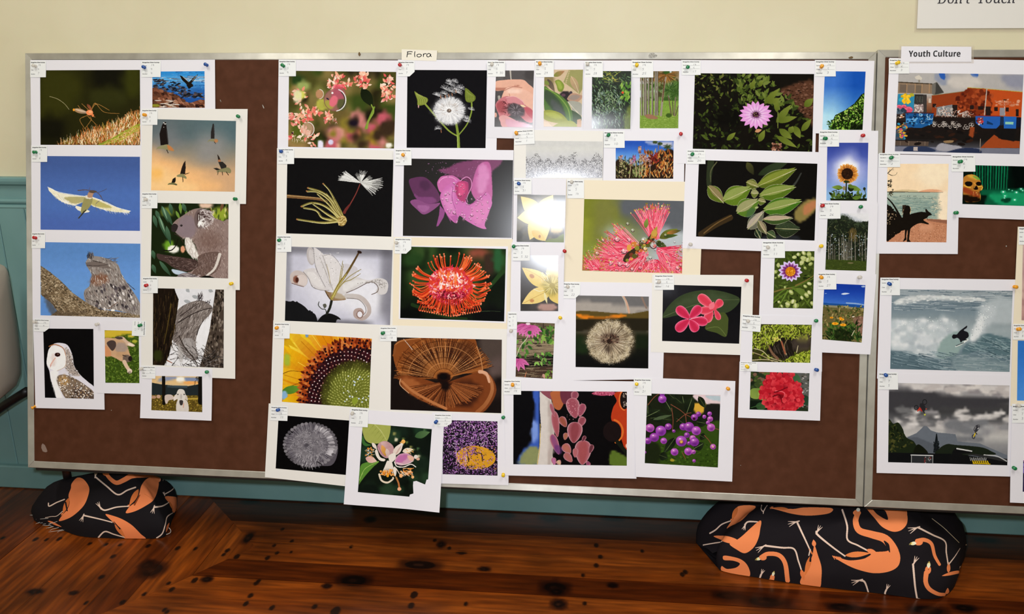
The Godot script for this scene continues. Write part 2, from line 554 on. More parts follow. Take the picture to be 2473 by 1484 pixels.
	func dab(v: Vector2, rad: float, c: Color):
		if rad < 1.3:
			var s := maxi(1, roundi(rad * 2))
			im.fill_rect(Rect2i(roundi(v.x - rad), roundi(v.y - rad), s, s), c)
			return
		for y in range(int(floor(v.y - rad)), int(ceil(v.y + rad)) + 1):
			var k := rad * rad - (y + 0.5 - v.y) ** 2
			if k > 0:
				var x0 := roundi(v.x - sqrt(k)); var x1 := roundi(v.x + sqrt(k))
				if x1 > x0: im.fill_rect(Rect2i(x0, y, x1 - x0, 1), c)

	# a brush line through points, w0 wide at its start and w1 at its end
	func line(a: Array, w0: float, w1: float, c: String, c2 := ""):
		var p := curve(pts(a), false)
		var total := 0.0
		for i in p.size() - 1: total += p[i].distance_to(p[i + 1])
		var ca := col(c); var cb := col(c2) if c2 else ca
		var gone := 0.0
		for i in p.size() - 1:
			var seg := p[i].distance_to(p[i + 1])
			var at := 0.0
			while at <= seg:
				var f := (gone + at) / maxf(total, 0.01)
				var rad := lerpf(w0, w1, f) * sc * 0.5
				dab(p[i].lerp(p[i + 1], at / maxf(seg, 0.001)), maxf(rad, 0.5), ca.lerp(cb, f))
				at += maxf(0.7, rad * 0.4)
			gone += seg

	# a leaf or petal from one end to the other
	func leaf(x0: float, y0: float, x1: float, y1: float, wid: float, c: String, c2 := "", bend := 0.0, full := 0.8):
		var a := Vector2(x0, y0); var b := Vector2(x1, y1)
		var nn := (b - a).orthogonal().normalized()
		var n := clampi(int(a.distance_to(b) * sc / 3.0), 4, 12)
		var lft := PackedVector2Array(); var rgt := PackedVector2Array()
		for i in n + 1:
			var f := float(i) / n
			var m := a.lerp(b, f) + nn * bend * sin(PI * f)
			var hw := wid * 0.5 * sin(PI * pow(f, full))
			lft.append(t * (m + nn * hw)); rgt.append(t * (m - nn * hw))
		if not c2:
			rgt.reverse()
			lft.append_array(rgt)
			scan(im, lft, col(c))
			return
		for i in n:
			scan(im, PackedVector2Array([lft[i], lft[i + 1], rgt[i + 1], rgt[i]]), col(c).lerp(col(c2), (i + 0.5) / n))

	# a rounded petal, broadest towards its far end, with a paler rim
	func petal(x0: float, y0: float, x1: float, y1: float, wid: float, c: String, c2: String):
		var a := Vector2(x0, y0); var b := Vector2(x1, y1)
		var nn := (b - a).orthogonal().normalized()
		for k in 5:
			var f := k / 4.0
			var o := PackedVector2Array()
			for i in 28:
				var g := TAU * i / 28
				var s := 0.5 - 0.5 * cos(g)
				var hw := wid * 0.5 * sin(g) * (0.55 + 0.6 * s) * lerpf(1.0, 0.45, f)
				o.append(t * (a.lerp(b, lerpf(0.0, 1.0, s) * lerpf(1.0, 0.9, f) + 0.04 * f) + nn * hw))
			scan(im, o, col(c2).lerp(col(c), f * 0.9) if k else col(c2).lightened(0.25))

	func inside(box: Array, within: Array) -> Vector2:
		var pg := PackedVector2Array()
		for i in range(0, within.size(), 2): pg.append(Vector2(within[i], within[i + 1]))
		for k in 40:
			var v := Vector2(r.randf_range(box[0], box[2]), r.randf_range(box[1], box[3]))
			if pg.is_empty() or Geometry2D.is_point_in_polygon(v, pg): return v
		return Vector2(-1e5, -1e5)

	func pick(cs: Array) -> String:
		return cs[r.randi() % cs.size()]

	func dots(n: int, box: Array, r0: float, r1: float, cs: Array, within := [], squash := 1.0, soft := 0.0, alpha := 1.0):
		for i in n:
			var v := inside(box, within)
			var k := r.randf_range(r0, r1)
			if soft > 0 or alpha < 1 or k * sc > 2.0: ell(v.x, v.y, k, k * squash, pick(cs), r.randf_range(-20, 20), soft, alpha)
			else: dab(t * v, k * sc, col(pick(cs)))

	func leaves(n: int, box: Array, l0: float, l1: float, fat: float, a0: float, a1: float, cs: Array, within := []):
		for i in n:
			var v := inside(box, within)
			var l := r.randf_range(l0, l1)
			var d := Vector2.from_angle(deg_to_rad(r.randf_range(a0, a1))) * l
			leaf(v.x, v.y, v.x + d.x, v.y + d.y, l * fat, pick(cs))

	func hairs(n: int, box: Array, l0: float, l1: float, wid: float, a0: float, a1: float, cs: Array, within := []):
		for i in n:
			var v := inside(box, within)
			var d := Vector2.from_angle(deg_to_rad(r.randf_range(a0, a1))) * r.randf_range(l0, l1)
			line([v.x, v.y, v.x + d.x, v.y + d.y], wid, wid * 0.5, pick(cs))

	func burst(x: float, y: float, n: int, r0: float, r1: float, wid: float, cs: Array, squash := 1.0, a0 := 0.0, a1 := 360.0):
		for i in n:
			var d := Vector2.from_angle(deg_to_rad(lerpf(a0, a1, (i + r.randf_range(-0.4, 0.4)) / n))) * Vector2(1, squash)
			var k := r.randf_range(0.82, 1.0)
			line([x + d.x * r0, y + d.y * r0, x + d.x * r1 * k, y + d.y * r1 * k], wid, wid * 0.5, pick(cs))

	func petals(x: float, y: float, n: int, r0: float, r1: float, wid: float, c: String, c2: String, squash := 1.0, turn := 0.0, jit := 0.06):
		for i in n:
			var d := Vector2.from_angle(deg_to_rad(turn) + TAU * (i + r.randf_range(-jit, jit)) / n) * Vector2(1, squash)
			var k := r.randf_range(0.93, 1.05)
			leaf(x + d.x * r0, y + d.y * r0, x + d.x * r1 * k, y + d.y * r1 * k, wid, c, c2, 0.0, 1.1)

	func arc(x: float, y: float, rx: float, ry: float, a0: float, a1: float, wid: float, c: String):
		var a := []
		for i in 13:
			var k := deg_to_rad(lerpf(a0, a1, i / 12.0))
			a.append(x + cos(k) * rx); a.append(y + sin(k) * ry)
		line(a, wid, wid, c)

	func drop(x: float, y: float, k: float, c := "ffffff"):
		ell(x, y, k, k * 1.1, c, 0, 0, 0.35)
		arc(x, y, k, k * 1.1, 20, 170, k * 0.25, "4a2a34")
		ell(x - k * 0.3, y - k * 0.35, k * 0.28, k * 0.28, "ffffff")

	# the whole picture out of focus by k picture pixels of the zone
	func soften(k: float):
		var d := maxf(1.5, k * sc)
		im.resize(maxi(2, int(w / d)), maxi(2, int(h / d)), Image.INTERPOLATE_LANCZOS)
		im.resize(w, h, Image.INTERPOLATE_CUBIC)

	# the softness and grain of a photographic print
	func soften_edges():
		im.resize(int(w / 1.35), int(h / 1.35), Image.INTERPOLATE_BILINEAR)
		im.resize(w, h, Image.INTERPOLATE_CUBIC)
		grain(0.35, 0.05)
		grain(0.03, 0.02)

	func grain(freq: float, amp: float, sx := 1):
		var n := FastNoiseLite.new()
		n.seed = r.randi(); n.frequency = freq; n.fractal_octaves = 3
		var ni := n.get_image(maxi(4, w / sx), h)
		ni.convert(Image.FORMAT_L8)
		if sx > 1: ni.resize(w, h, Image.INTERPOLATE_BILINEAR)
		var a := im.get_data(); var b := ni.get_data()
		for i in b.size():
			var f := 1.0 + amp * (b[i] / 127.5 - 1.0)
			var j := i * 4
			a[j] = mini(255, int(a[j] * f)); a[j + 1] = mini(255, int(a[j + 1] * f)); a[j + 2] = mini(255, int(a[j + 2] * f))
		im = Image.create_from_data(w, h, false, Image.FORMAT_RGBA8, a)

	func finish(rough: float, spec: float) -> StandardMaterial3D:
		im.convert(Image.FORMAT_RGB8)
		var m := StandardMaterial3D.new()
		m.albedo_texture = ImageTexture.create_from_image(im)
		m.roughness = rough
		m.metallic_specular = spec
		m.texture_repeat = false
		return m

# ---------------------------------------------------------------- boards
func rail(st: SurfaceTool, a: Vector2, b: Vector2, c: Vector2, d: Vector2, z0: float, z1: float):
	var pg := PackedVector2Array([a, b, c, d])
	var ins := Geometry2D.offset_polygon(pg, -0.0014, Geometry2D.JOIN_MITER)[0]
	if Geometry2D.is_polygon_clockwise(pg): pg.reverse()
	if Geometry2D.is_polygon_clockwise(ins): ins.reverse()
	# pair each inset corner with its nearest outer corner
	var q := PackedVector2Array()
	for v in pg:
		var best := ins[0]
		for k in ins:
			if k.distance_to(v) < best.distance_to(v): best = k
		q.append(best)
	# the metal is brushed along the rail
	var along := (b - a).normalized()
	for i in 4:
		var j := (i + 1) % 4
		for w in [[Vector3(q[i].x, q[i].y, z1), Vector3(q[j].x, q[j].y, z1), Vector3(pg[j].x, pg[j].y, z1 - 0.0014), Vector3(pg[i].x, pg[i].y, z1 - 0.0014)], [Vector3(pg[i].x, pg[i].y, z1 - 0.0014), Vector3(pg[j].x, pg[j].y, z1 - 0.0014), Vector3(pg[j].x, pg[j].y, z0), Vector3(pg[i].x, pg[i].y, z0)]]:
			rail_quad(st, w, along)
	rail_quad(st, [Vector3(q[3].x, q[3].y, z1), Vector3(q[2].x, q[2].y, z1), Vector3(q[1].x, q[1].y, z1), Vector3(q[0].x, q[0].y, z1)], along)
	rail_quad(st, [Vector3(pg[0].x, pg[0].y, z0), Vector3(pg[1].x, pg[1].y, z0), Vector3(pg[2].x, pg[2].y, z0), Vector3(pg[3].x, pg[3].y, z0)], along)

func rail_quad(st: SurfaceTool, w: Array, along: Vector2):
	for i in [0, 1, 2, 0, 2, 3]:
		var v: Vector3 = w[i]
		st.set_uv(Vector2(v.x * along.y - v.y * along.x + v.z, v.x * along.x + v.y * along.y))
		st.add_vertex(v)

func display_board(label: String, c: Array, wid: float) -> Node3D:
	var t := thing("display_board", label, "display board", board_at, board_basis)
	var tl: Vector2 = c[0]; var tr: Vector2 = c[1]; var br: Vector2 = c[2]; var bl: Vector2 = c[3]
	var itl := tl + Vector2(wid, -wid); var itr := tr + Vector2(-wid, -wid); var ibr := br + Vector2(-wid, wid); var ibl := bl + Vector2(wid, wid)
	for k in [[tl, tr, itr, itl], [tr, br, ibr, itr], [br, bl, ibl, ibr], [bl, tl, itl, ibl]]:
		var st := begin()
		rail(st, k[0], k[1], k[2], k[3], -0.016, 0.0)
		part("frame_rail", done(st), M.aluminium, t)
	var st := begin()
	var e := 0.003
	prism(st, PackedVector2Array([itl + Vector2(-e, e), itr + Vector2(e, e), ibr + Vector2(e, -e), ibl + Vector2(-e, -e)]), -0.013, -0.0018)
	part("panel", done(st), M.hardboard, t)
	# dark batten along the back of the lower edge
	part("batten", box_mesh(Vector3(br.x - bl.x - 0.02, 0.03, 0.018), 0.002), M.dark, t, Vector3((bl.x + br.x) / 2, (bl.y + br.y) / 2 + 0.006, -0.0262))
	# folding legs that slope back to the floor
	var inv := board_basis.inverse()
	for s in [0, 1]:
		st = begin()
		var k := -1.0 if s == 0 else 1.0
		var ex := (bl if s == 0 else br).x
		var foot := inv * (Vector3(ex + k * 0.04 if s == 0 and bl.x < 0 else ex - k * 0.14, 0.012, -0.068) - board_at)
		var hip := inv * (Vector3(ex - k * 0.080, 0.255, 0.094) - board_at)
		tube(st, PackedVector3Array([hip, hip.lerp(foot, 0.5), foot]), 0.0115, 0.0115, 10)
		part("leg", done(st), M.black, t)
	return t

func boards():
	var b1 := display_board("long brown display board leaning under the Flora card, crowded with prints", [Vector2(-1.1047, 0.562), Vector2(1.0965, 0.5585), Vector2(1.1055, -0.562), Vector2(-1.0985, -0.5575)], 0.0185)
	var b2 := display_board("brown display board at the right under the Youth Culture card", [Vector2(1.0995, 0.5634), Vector2(3.3, 0.5590), Vector2(3.31, -0.5640), Vector2(1.1085, -0.5620)], 0.0185)
	# paint flakes and tape left on the panel and the frame
	for k in [[b1, 106, 1085, 0.008, 0.016], [b1, 635, 257, 0.0015, 0.007], [b1, 532, 243, 0.001, 0.004], [b1, 268, 992, 0.0013, 0.0013], [b1, 1789, 1125, 0.001, 0.001], [b1, 1683, 601, 0.001, 0.001], [b2, 2431, 595, 0.002, 0.002]]:
		var st := begin()
		var p := bp(k[1], k[2])
		var pg := PackedVector2Array()
		for i in 9:
			var a := TAU * i / 9
			pg.append(Vector2(p.x, p.y) + Vector2(cos(a) * k[3], sin(a) * k[4]).rotated(0.4) * rng.randf_range(0.6, 1.0))
		prism(st, pg, -0.0018, -0.0013)
		part("paint_fleck", done(st), M.tape if k[3] < 0.004 else M.fleck, k[0])
	for k in [[1575, 134, 0.014, 0.007], [868, 131, 0.0035, 0.006], [2055, 139, 0.006, 0.003]]:
		var st := begin()
		var p := bp(k[0], k[1])
		var pg := PackedVector2Array()
		for i in 14:
			var a := TAU * i / 14
			pg.append(Vector2(p.x + cos(a) * k[2] * rng.randf_range(0.55, 1.0), p.y + sin(a) * k[3] * rng.randf_range(0.7, 1.0)))
		prism(st, pg, 0.0, 0.0012)
		part("tape_scrap", done(st), M.tape if k[2] > 0.01 else M.rust, b1)

# ---------------------------------------------------------------- sheets of paper on the boards
# corners in the boards' axes, clockwise from top left; a thin closed sheet, bowed out by lift towards its lower edge
func sheet_mesh(q: Array, z: float, lift := 0.0, fold := 0.0, thick := 0.00022, n := 6, tilt := 0.0, bulge := 0.0) -> ArrayMesh:
	var st := begin()
	st.set_smooth_group(0)
	var g := []
	for j in n + 1:
		var row := []
		for i in n + 1:
			var u := float(i) / n; var v := float(j) / n
			var p: Vector3 = (q[0].lerp(q[1], u) as Vector3).lerp(q[3].lerp(q[2], u), v)
			var zz := z + lift * pow(v, 2.2) * (0.7 + 0.3 * cos(u * 5.0))
			zz += tilt * (1 - v) + bulge * sin(PI * v)
			if fold > 0: zz += fold * maxf(0, u + v - 1.62) * 4.0
			row.append([Vector3(p.x, p.y, zz), Vector2(u, v)])
		g.append(row)
	for j in n:
		for i in n:
			var k := [g[j][i], g[j][i + 1], g[j + 1][i + 1], g[j + 1][i]]
			quad_uv(st, [k[0][0], k[1][0], k[2][0], k[3][0]], [k[0][1], k[1][1], k[2][1], k[3][1]])
	st.set_smooth_group(-1)
	if thick > 0:
		var d := Vector3(0, 0, -thick)
		for j in n:
			for i in n:
				var k := [g[j][i][0] + d, g[j + 1][i][0] + d, g[j + 1][i + 1][0] + d, g[j][i + 1][0] + d]
				quad_uv(st, k, [Vector2(), Vector2(), Vector2(), Vector2()])
		for i in n:
			quad_uv(st, [g[0][i][0] + d, g[0][i + 1][0] + d, g[0][i + 1][0], g[0][i][0]], [Vector2(), Vector2(), Vector2(), Vector2()])
			quad_uv(st, [g[n][i][0], g[n][i + 1][0], g[n][i + 1][0] + d, g[n][i][0] + d], [Vector2(), Vector2(), Vector2(), Vector2()])
			quad_uv(st, [g[i][0][0], g[i + 1][0][0], g[i + 1][0][0] + d, g[i][0][0] + d], [Vector2(), Vector2(), Vector2(), Vector2()])
			quad_uv(st, [g[i][n][0] + d, g[i + 1][n][0] + d, g[i + 1][n][0], g[i][n][0]], [Vector2(), Vector2(), Vector2(), Vector2()])
	return done(st)

func px_quad(a: Array, z: float) -> Array:
	var o := []
	for i in range(0, 8, 2): o.append(bp(a[i], a[i + 1], z))
	return o

func shifted(q: Array, by: Vector3) -> Array:
	var o := []
	for v in q: o.append(v - by)
	return o

# how bright white paper shows across the photograph: prints keep their own colour under it
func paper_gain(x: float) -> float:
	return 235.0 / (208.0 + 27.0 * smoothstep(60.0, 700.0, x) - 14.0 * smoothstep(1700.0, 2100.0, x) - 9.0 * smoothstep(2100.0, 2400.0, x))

func stack_z(layer: float) -> float:
	return 0.0006 + layer * LAYER

# one print: its sheet of paper, the picture printed on it, its entry card and its push pins
func pr(subject: String, label: String, layer: float, paper: String, gloss: float, sheet: Array, lift: float, zone: Array, image: Array, paint, tag: Array, pins: Array, mount := []) -> Node3D:
	var z := stack_z(layer)
	var q := px_quad(sheet, z)
	# glossy prints stand a little off the board along their upper edge
	var tilt: float = (q[0].y - q[3].y) * TILT.get(subject, [0.0, 0.0])[0]
	var bulge: float = TILT.get(subject, [0.0, 0.0])[1]
	var c: Vector3 = (q[0] + q[1] + q[2] + q[3]) / 4.0
	var t := thing("photo_print", label, "photograph", board_at + board_basis * c, board_basis, "mounted photographs pinned to the boards")
	part("sheet", sheet_mesh(shifted(q, c), 0.0, lift, 0.004 if lift > 0.006 else 0.0, 0.00022, 24 if bulge > 0 else 6, tilt, bulge), M["paper_" + paper], t)
	var iq := px_quad(image, z)
	# how far along the bowed sheet the picture sits
	if mount.size():
		var mq := px_quad(mount, z)
		part("mount", sheet_mesh(shifted(mq, c), 0.0003, 0.0, 0.0, 0.0002, 1), M.paper_w, t)
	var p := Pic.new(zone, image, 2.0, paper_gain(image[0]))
	paint.call(p)
	p.soften_edges()
	var m := p.finish(gloss, 0.5 if gloss < 0.3 else 0.12)
	var st := begin()
	st.set_smooth_group(0)
	var n := 24 if bulge > 0 else 6
	var g := []
	for j in n + 1:
		for i in n + 1:
			var u := float(i) / n; var v := float(j) / n
			var s: Vector3 = ((iq[0] as Vector3).lerp(iq[1], u)).lerp((iq[3] as Vector3).lerp(iq[2], u), v)
			var vv := clampf((q[0].y - s.y) / (q[0].y - q[3].y), 0, 1)
			var uu := clampf((s.x - q[0].x) / (q[1].x - q[0].x), 0, 1)
			var zz := lift * pow(vv, 2.2) * (0.7 + 0.3 * cos(uu * 5.0)) + (0.0002 + bulge * 0.04 if mount.is_empty() else 0.00045) + tilt * (1 - vv) + bulge * sin(PI * vv)
			g.append([Vector3(s.x - c.x, s.y - c.y, zz), Vector2(u, v)])
	for j in n:
		for i in n:
			var k := [g[j * (n + 1) + i], g[j * (n + 1) + i + 1], g[(j + 1) * (n + 1) + i + 1], g[(j + 1) * (n + 1) + i]]
			quad_uv(st, [k[0][0], k[1][0], k[2][0], k[3][0]], [k[0][1], k[1][1], k[2][1], k[3][1]])
	part("photograph", done(st), m, t)
	if tag.size(): entry_card(subject, tag, layer + (tilt + bulge * 0.6) / LAYER)
	for k in pins: push_pin(subject, k, layer + (tilt + bulge * 0.6) / LAYER)
	return t

# ---------------------------------------------------------------- entry cards
const TILT := {"hand and poppy print": [0.0, 0.010], "jade leaves print": [0.0, 0.006], "ferny bush print": [0.0, 0.010], "pale grasses print": [0.02, 0.002], "upper yellow star flower print": [0.05, 0.002], "lower yellow star flower print": [0.03, 0.001], "pink tulip print": [0.03, 0.0]}
const CELL := Vector2i(124, 112)
const COLS := 8

func raster_text(im: Image, text: String, font: SystemFont, at: Vector2, height: float, c: Color, slant := 0.0, wide := 1.0, bold := 0.0):
	var tm := TextMesh.new()
	tm.font = font; tm.text = text; tm.font_size = 32; tm.pixel_size = 0.01; tm.depth = 0.0; tm.curve_step = 2.0
	tm.horizontal_alignment = HORIZONTAL_ALIGNMENT_LEFT
	var ar := tm.get_mesh_arrays()
	var v: PackedVector3Array = ar[Mesh.ARRAY_VERTEX]; var ix: PackedInt32Array = ar[Mesh.ARRAY_INDEX]; var nn: PackedVector3Array = ar[Mesh.ARRAY_NORMAL]
	var s := height / 0.32
	var p := Pic.new([0, 0, 1], [0, 0, im.get_width(), 0, im.get_width(), im.get_height(), 0, im.get_height()], 1.0, 1.0, im)
	for i in range(0, ix.size(), 3):
		if nn[ix[i]].z < 0.5: continue
		for e in ([0.0, bold] if bold > 0 else [0.0]):
			var tr := PackedVector2Array()
			for k in 3:
				var a := v[ix[i + k]]
				tr.append(at + Vector2((a.x * wide + a.y * slant) * s + e, -a.y * s))
			p.scan(im, tr, c)

func prepare_tags():
	var sans := SystemFont.new(); sans.font_names = ["Droid Sans"]; sans.font_weight = 700
	var thin := SystemFont.new(); thin.font_names = ["Droid Sans"]
	for kind in 2:
		var im := Image.create(CELL.x * 4, CELL.y * 4, false, Image.FORMAT_RGBA8)
		im.fill(Color("eef0f0"))
		var ink := Color("2c2c30") if kind == 1 else Color("4a4c50")
		raster_text(im, "Bangalow Show Society", sans, Vector2(24, 46), 38, Color("26262a"), 0.15, 1.02, 2.0)
		var names := ["Section", "Class", "Number"]
		for i in 3:
			var y := (138 + i * 112) if kind == 0 else (150 + i * 104)
			raster_text(im, names[i], thin, Vector2(28, y), 36 if kind == 0 else 42, ink, 0.1, 0.95, 1.0)
			if kind == 1 and i < 2: im.fill_rect(Rect2i(150, y + 4, 320, 4), Color("6a6c70"))
		tag_base.append(im)
	pin_meshes()

const DIGIT := {
	"0": [[5, 0, 1, 3, 1, 8, 5, 10, 9, 7, 8, 2, 5, 0]], "1": [[5, 0, 4.5, 5, 4, 10]], "2": [[1, 2, 5, 0, 8, 3, 4, 7, 0, 10, 9, 9.5]],
	"3": [[1, 1, 6, 0, 8, 2.5, 4, 4.6, 8, 6.5, 6, 10, 0, 9.5]], "4": [[2, 0, 0.5, 5.5, 8, 5], [6.5, 2, 5.5, 10.5]], "5": [[8.5, 0, 2.5, 0.6, 2, 4, 7, 5, 6.5, 9.5, 0.5, 9.8]],
	"6": [[7, 0, 2, 4, 1, 8.5, 5, 10, 7.5, 7, 4, 5.5, 1.5, 8]], "7": [[0, 0.5, 8.5, 0.3, 5, 5, 3.5, 10.5]], "8": [[7, 1, 2, 1, 3, 4, 7.5, 7, 5, 10, 1, 8, 3.5, 4.8, 7, 1]],
	"9": [[7, 1, 2, 1.5, 2.5, 5, 7, 3.5, 7, 1, 6.5, 6, 5, 10.5]],
}

func write_digits(p: Pic, s: String, x: float, y: float, k: float, c: String):
	for ch in s:
		if DIGIT.has(ch):
			for stroke in DIGIT[ch]:
				var a := []
				for i in range(0, stroke.size(), 2):
					a.append(x + stroke[i] * k * 0.75 - stroke[i + 1] * k * 0.12)
					a.append(y + stroke[i + 1] * k)
				p.line(a, 5.0, 4.0, c)
		x += 9.0 * k

# tag: x0, y0, x1, y1 in photograph pixels, 1 for the lined kind, what is written beside Class and Number, turn in degrees, 1 if a corner is cut off
func entry_card(subject: String, tag: Array, layer: float):
	var kind: int = tag[4]
	var im: Image = tag_base[kind].duplicate()
	var p := Pic.new([0, 0, 1], [0, 0, im.get_width(), 0, im.get_width(), im.get_height(), 0, im.get_height()], 1.0, 1.0, im)
	var ink := "4c4e58"
	var x := 250.0 if kind == 0 else 300.0
	write_digits(p, "14", x, 92 if kind == 0 else 104, 5.2, ink)
	write_digits(p, tag[5], x, 200 if kind == 0 else 206, 5.4, ink)
	write_digits(p, tag[6], x + (0.0 if kind == 0 else -10.0), 312 if kind == 0 else 314, 5.6, ink)
	im.resize(CELL.x, CELL.y, Image.INTERPOLATE_LANCZOS)
	tag_cells.append(im)
	var cell := tag_cells.size() - 1
	var z := stack_z(layer + 1.4)
	var w: float = tag[2] - tag[0]; var h: float = tag[3] - tag[1]
	var cx: float = (tag[0] + tag[2]) / 2; var cy: float = (tag[1] + tag[3]) / 2
	var a: float = deg_to_rad(tag[7]) if tag.size() > 7 else 0.0
	var q := []
	for k in [[-1, -1], [1, -1], [1, 1], [-1, 1]]:
		var v := Vector2(k[0] * w / 2, k[1] * h / 2).rotated(a)
		q.append(bp(cx + v.x, cy + v.y, z))
	var c: Vector3 = (q[0] + q[1] + q[2] + q[3]) / 4.0
	var t := thing("entry_card", "small white entry card numbered %s at the corner of the %s" % [(tag[6] as String).split(" ")[-1], subject] if tag[6] else "small white entry card at the corner of the %s" % subject, "entry card", board_at + board_basis * c, board_basis, "entry cards on the prints")
	var u0 := Vector2(cell % COLS, cell / COLS) * Vector2(CELL)
	var at := Vector2(COLS * CELL.x, COLS * CELL.y)
	var uv := [u0 / at, (u0 + Vector2(CELL.x, 0)) / at, (u0 + Vector2(CELL)) / at, (u0 + Vector2(0, CELL.y)) / at]
	var f := []
	for i in 4: f.append(q[i] - c + Vector3(0, 0, 0.0002 + (0.0012 if i == 2 else 0.0)))
	var outline := [0, 1, 2, 3]
	var pts := []; var us := []
	for i in 4:
		if i == 2 and tag.size() > 8:
			pts.append(f[1].lerp(f[2], 0.7)); us.append(uv[1].lerp(uv[2], 0.7))
			pts.append(f[3].lerp(f[2], 0.7)); us.append(uv[3].lerp(uv[2], 0.7))
		else:
			pts.append(f[i]); us.append(uv[i])
	var st := begin()
	for i in range(1, pts.size() - 1):
		for k in [0, i, i + 1]:
			st.set_uv(us[k]); st.add_vertex(pts[k])
	var mid: Vector2 = (uv[0] + uv[1]) / 2
	for i in pts.size():
		var j := (i + 1) % pts.size()
		var d := Vector3(0, 0, -0.0003)
		for v in [pts[j], pts[i], pts[i] + d, pts[j], pts[i] + d, pts[j] + d]:
			st.set_uv(us[i]); st.add_vertex(v)
	part("card", done(st), M.tags, t)

# fills the picture that all the entry cards share, once all are written
func print_tags():
	var at := Image.create(COLS * CELL.x, COLS * CELL.y, false, Image.FORMAT_RGBA8)
	at.fill(Color("eef0f0"))
	for i in tag_cells.size():
		at.blit_rect(tag_cells[i], Rect2i(Vector2i.ZERO, CELL), Vector2i(i % COLS, i / COLS) * CELL)
	at.convert(Image.FORMAT_RGB8)
	M.tags.albedo_texture = ImageTexture.create_from_image(at)

# ---------------------------------------------------------------- push pins
func pin_meshes():
	M.tags = mat(Color.WHITE, 0.55, 0.3)
	M.tags.texture_repeat = false
	var pf := PackedVector2Array()
	for k in [[0.0, 0.0004], [0.0040, 0.0006], [0.0044, 0.0014], [0.0040, 0.0024], [0.0026, 0.0032], [0.0023, 0.0048], [0.0028, 0.0068], [0.0040, 0.0080], [0.0046, 0.0092], [0.0044, 0.0106], [0.0034, 0.0116], [0.0014, 0.0120], [0.0, 0.0121]]:
		pf.append(Vector2(k[0], k[1]))
	pin_mesh.grip = lathe(pf, 16)
	pin_mesh.needle = lathe(PackedVector2Array([Vector2(0, -0.004), Vector2(0.0005, -0.003), Vector2(0.0005, 0.001)]), 6)

# pin: colour, x, y of its head in the photograph, where it is on the print
func push_pin(subject: String, k: Array, layer: float):
	var z := stack_z(layer + 1.8)
	# the head stands out from the paper: aim for the middle of the pin
	var p := bp(k[1], k[2], z + 0.006)
	var foot := Vector3(p.x, p.y, z + 0.0009)
	var names := {"clear": "translucent white", "orange": "amber yellow"}
	var cn: String = names.get(k[0], k[0])
	var place: String = "through the entry card of the " if k[3] == "t" else k[3] + " of the "
	var tilt := Basis(Vector3.UP, rng.randf_range(-0.16, 0.16)) * Basis(Vector3.RIGHT, rng.randf_range(-0.12, 0.2))
	if k.size() > 4: tilt = Basis(Vector3.UP, -1.0) * Basis(Vector3.RIGHT, 0.5)
	var t := thing("push_pin", "%s push pin %s%s" % [cn, place, subject], "push pin", board_at + board_basis * foot, board_basis * tilt, "push pins holding the prints")
	part("grip", pin_mesh.grip, M["pin_" + k[0]], t)
	part("needle", pin_mesh.needle, M.steel, t)

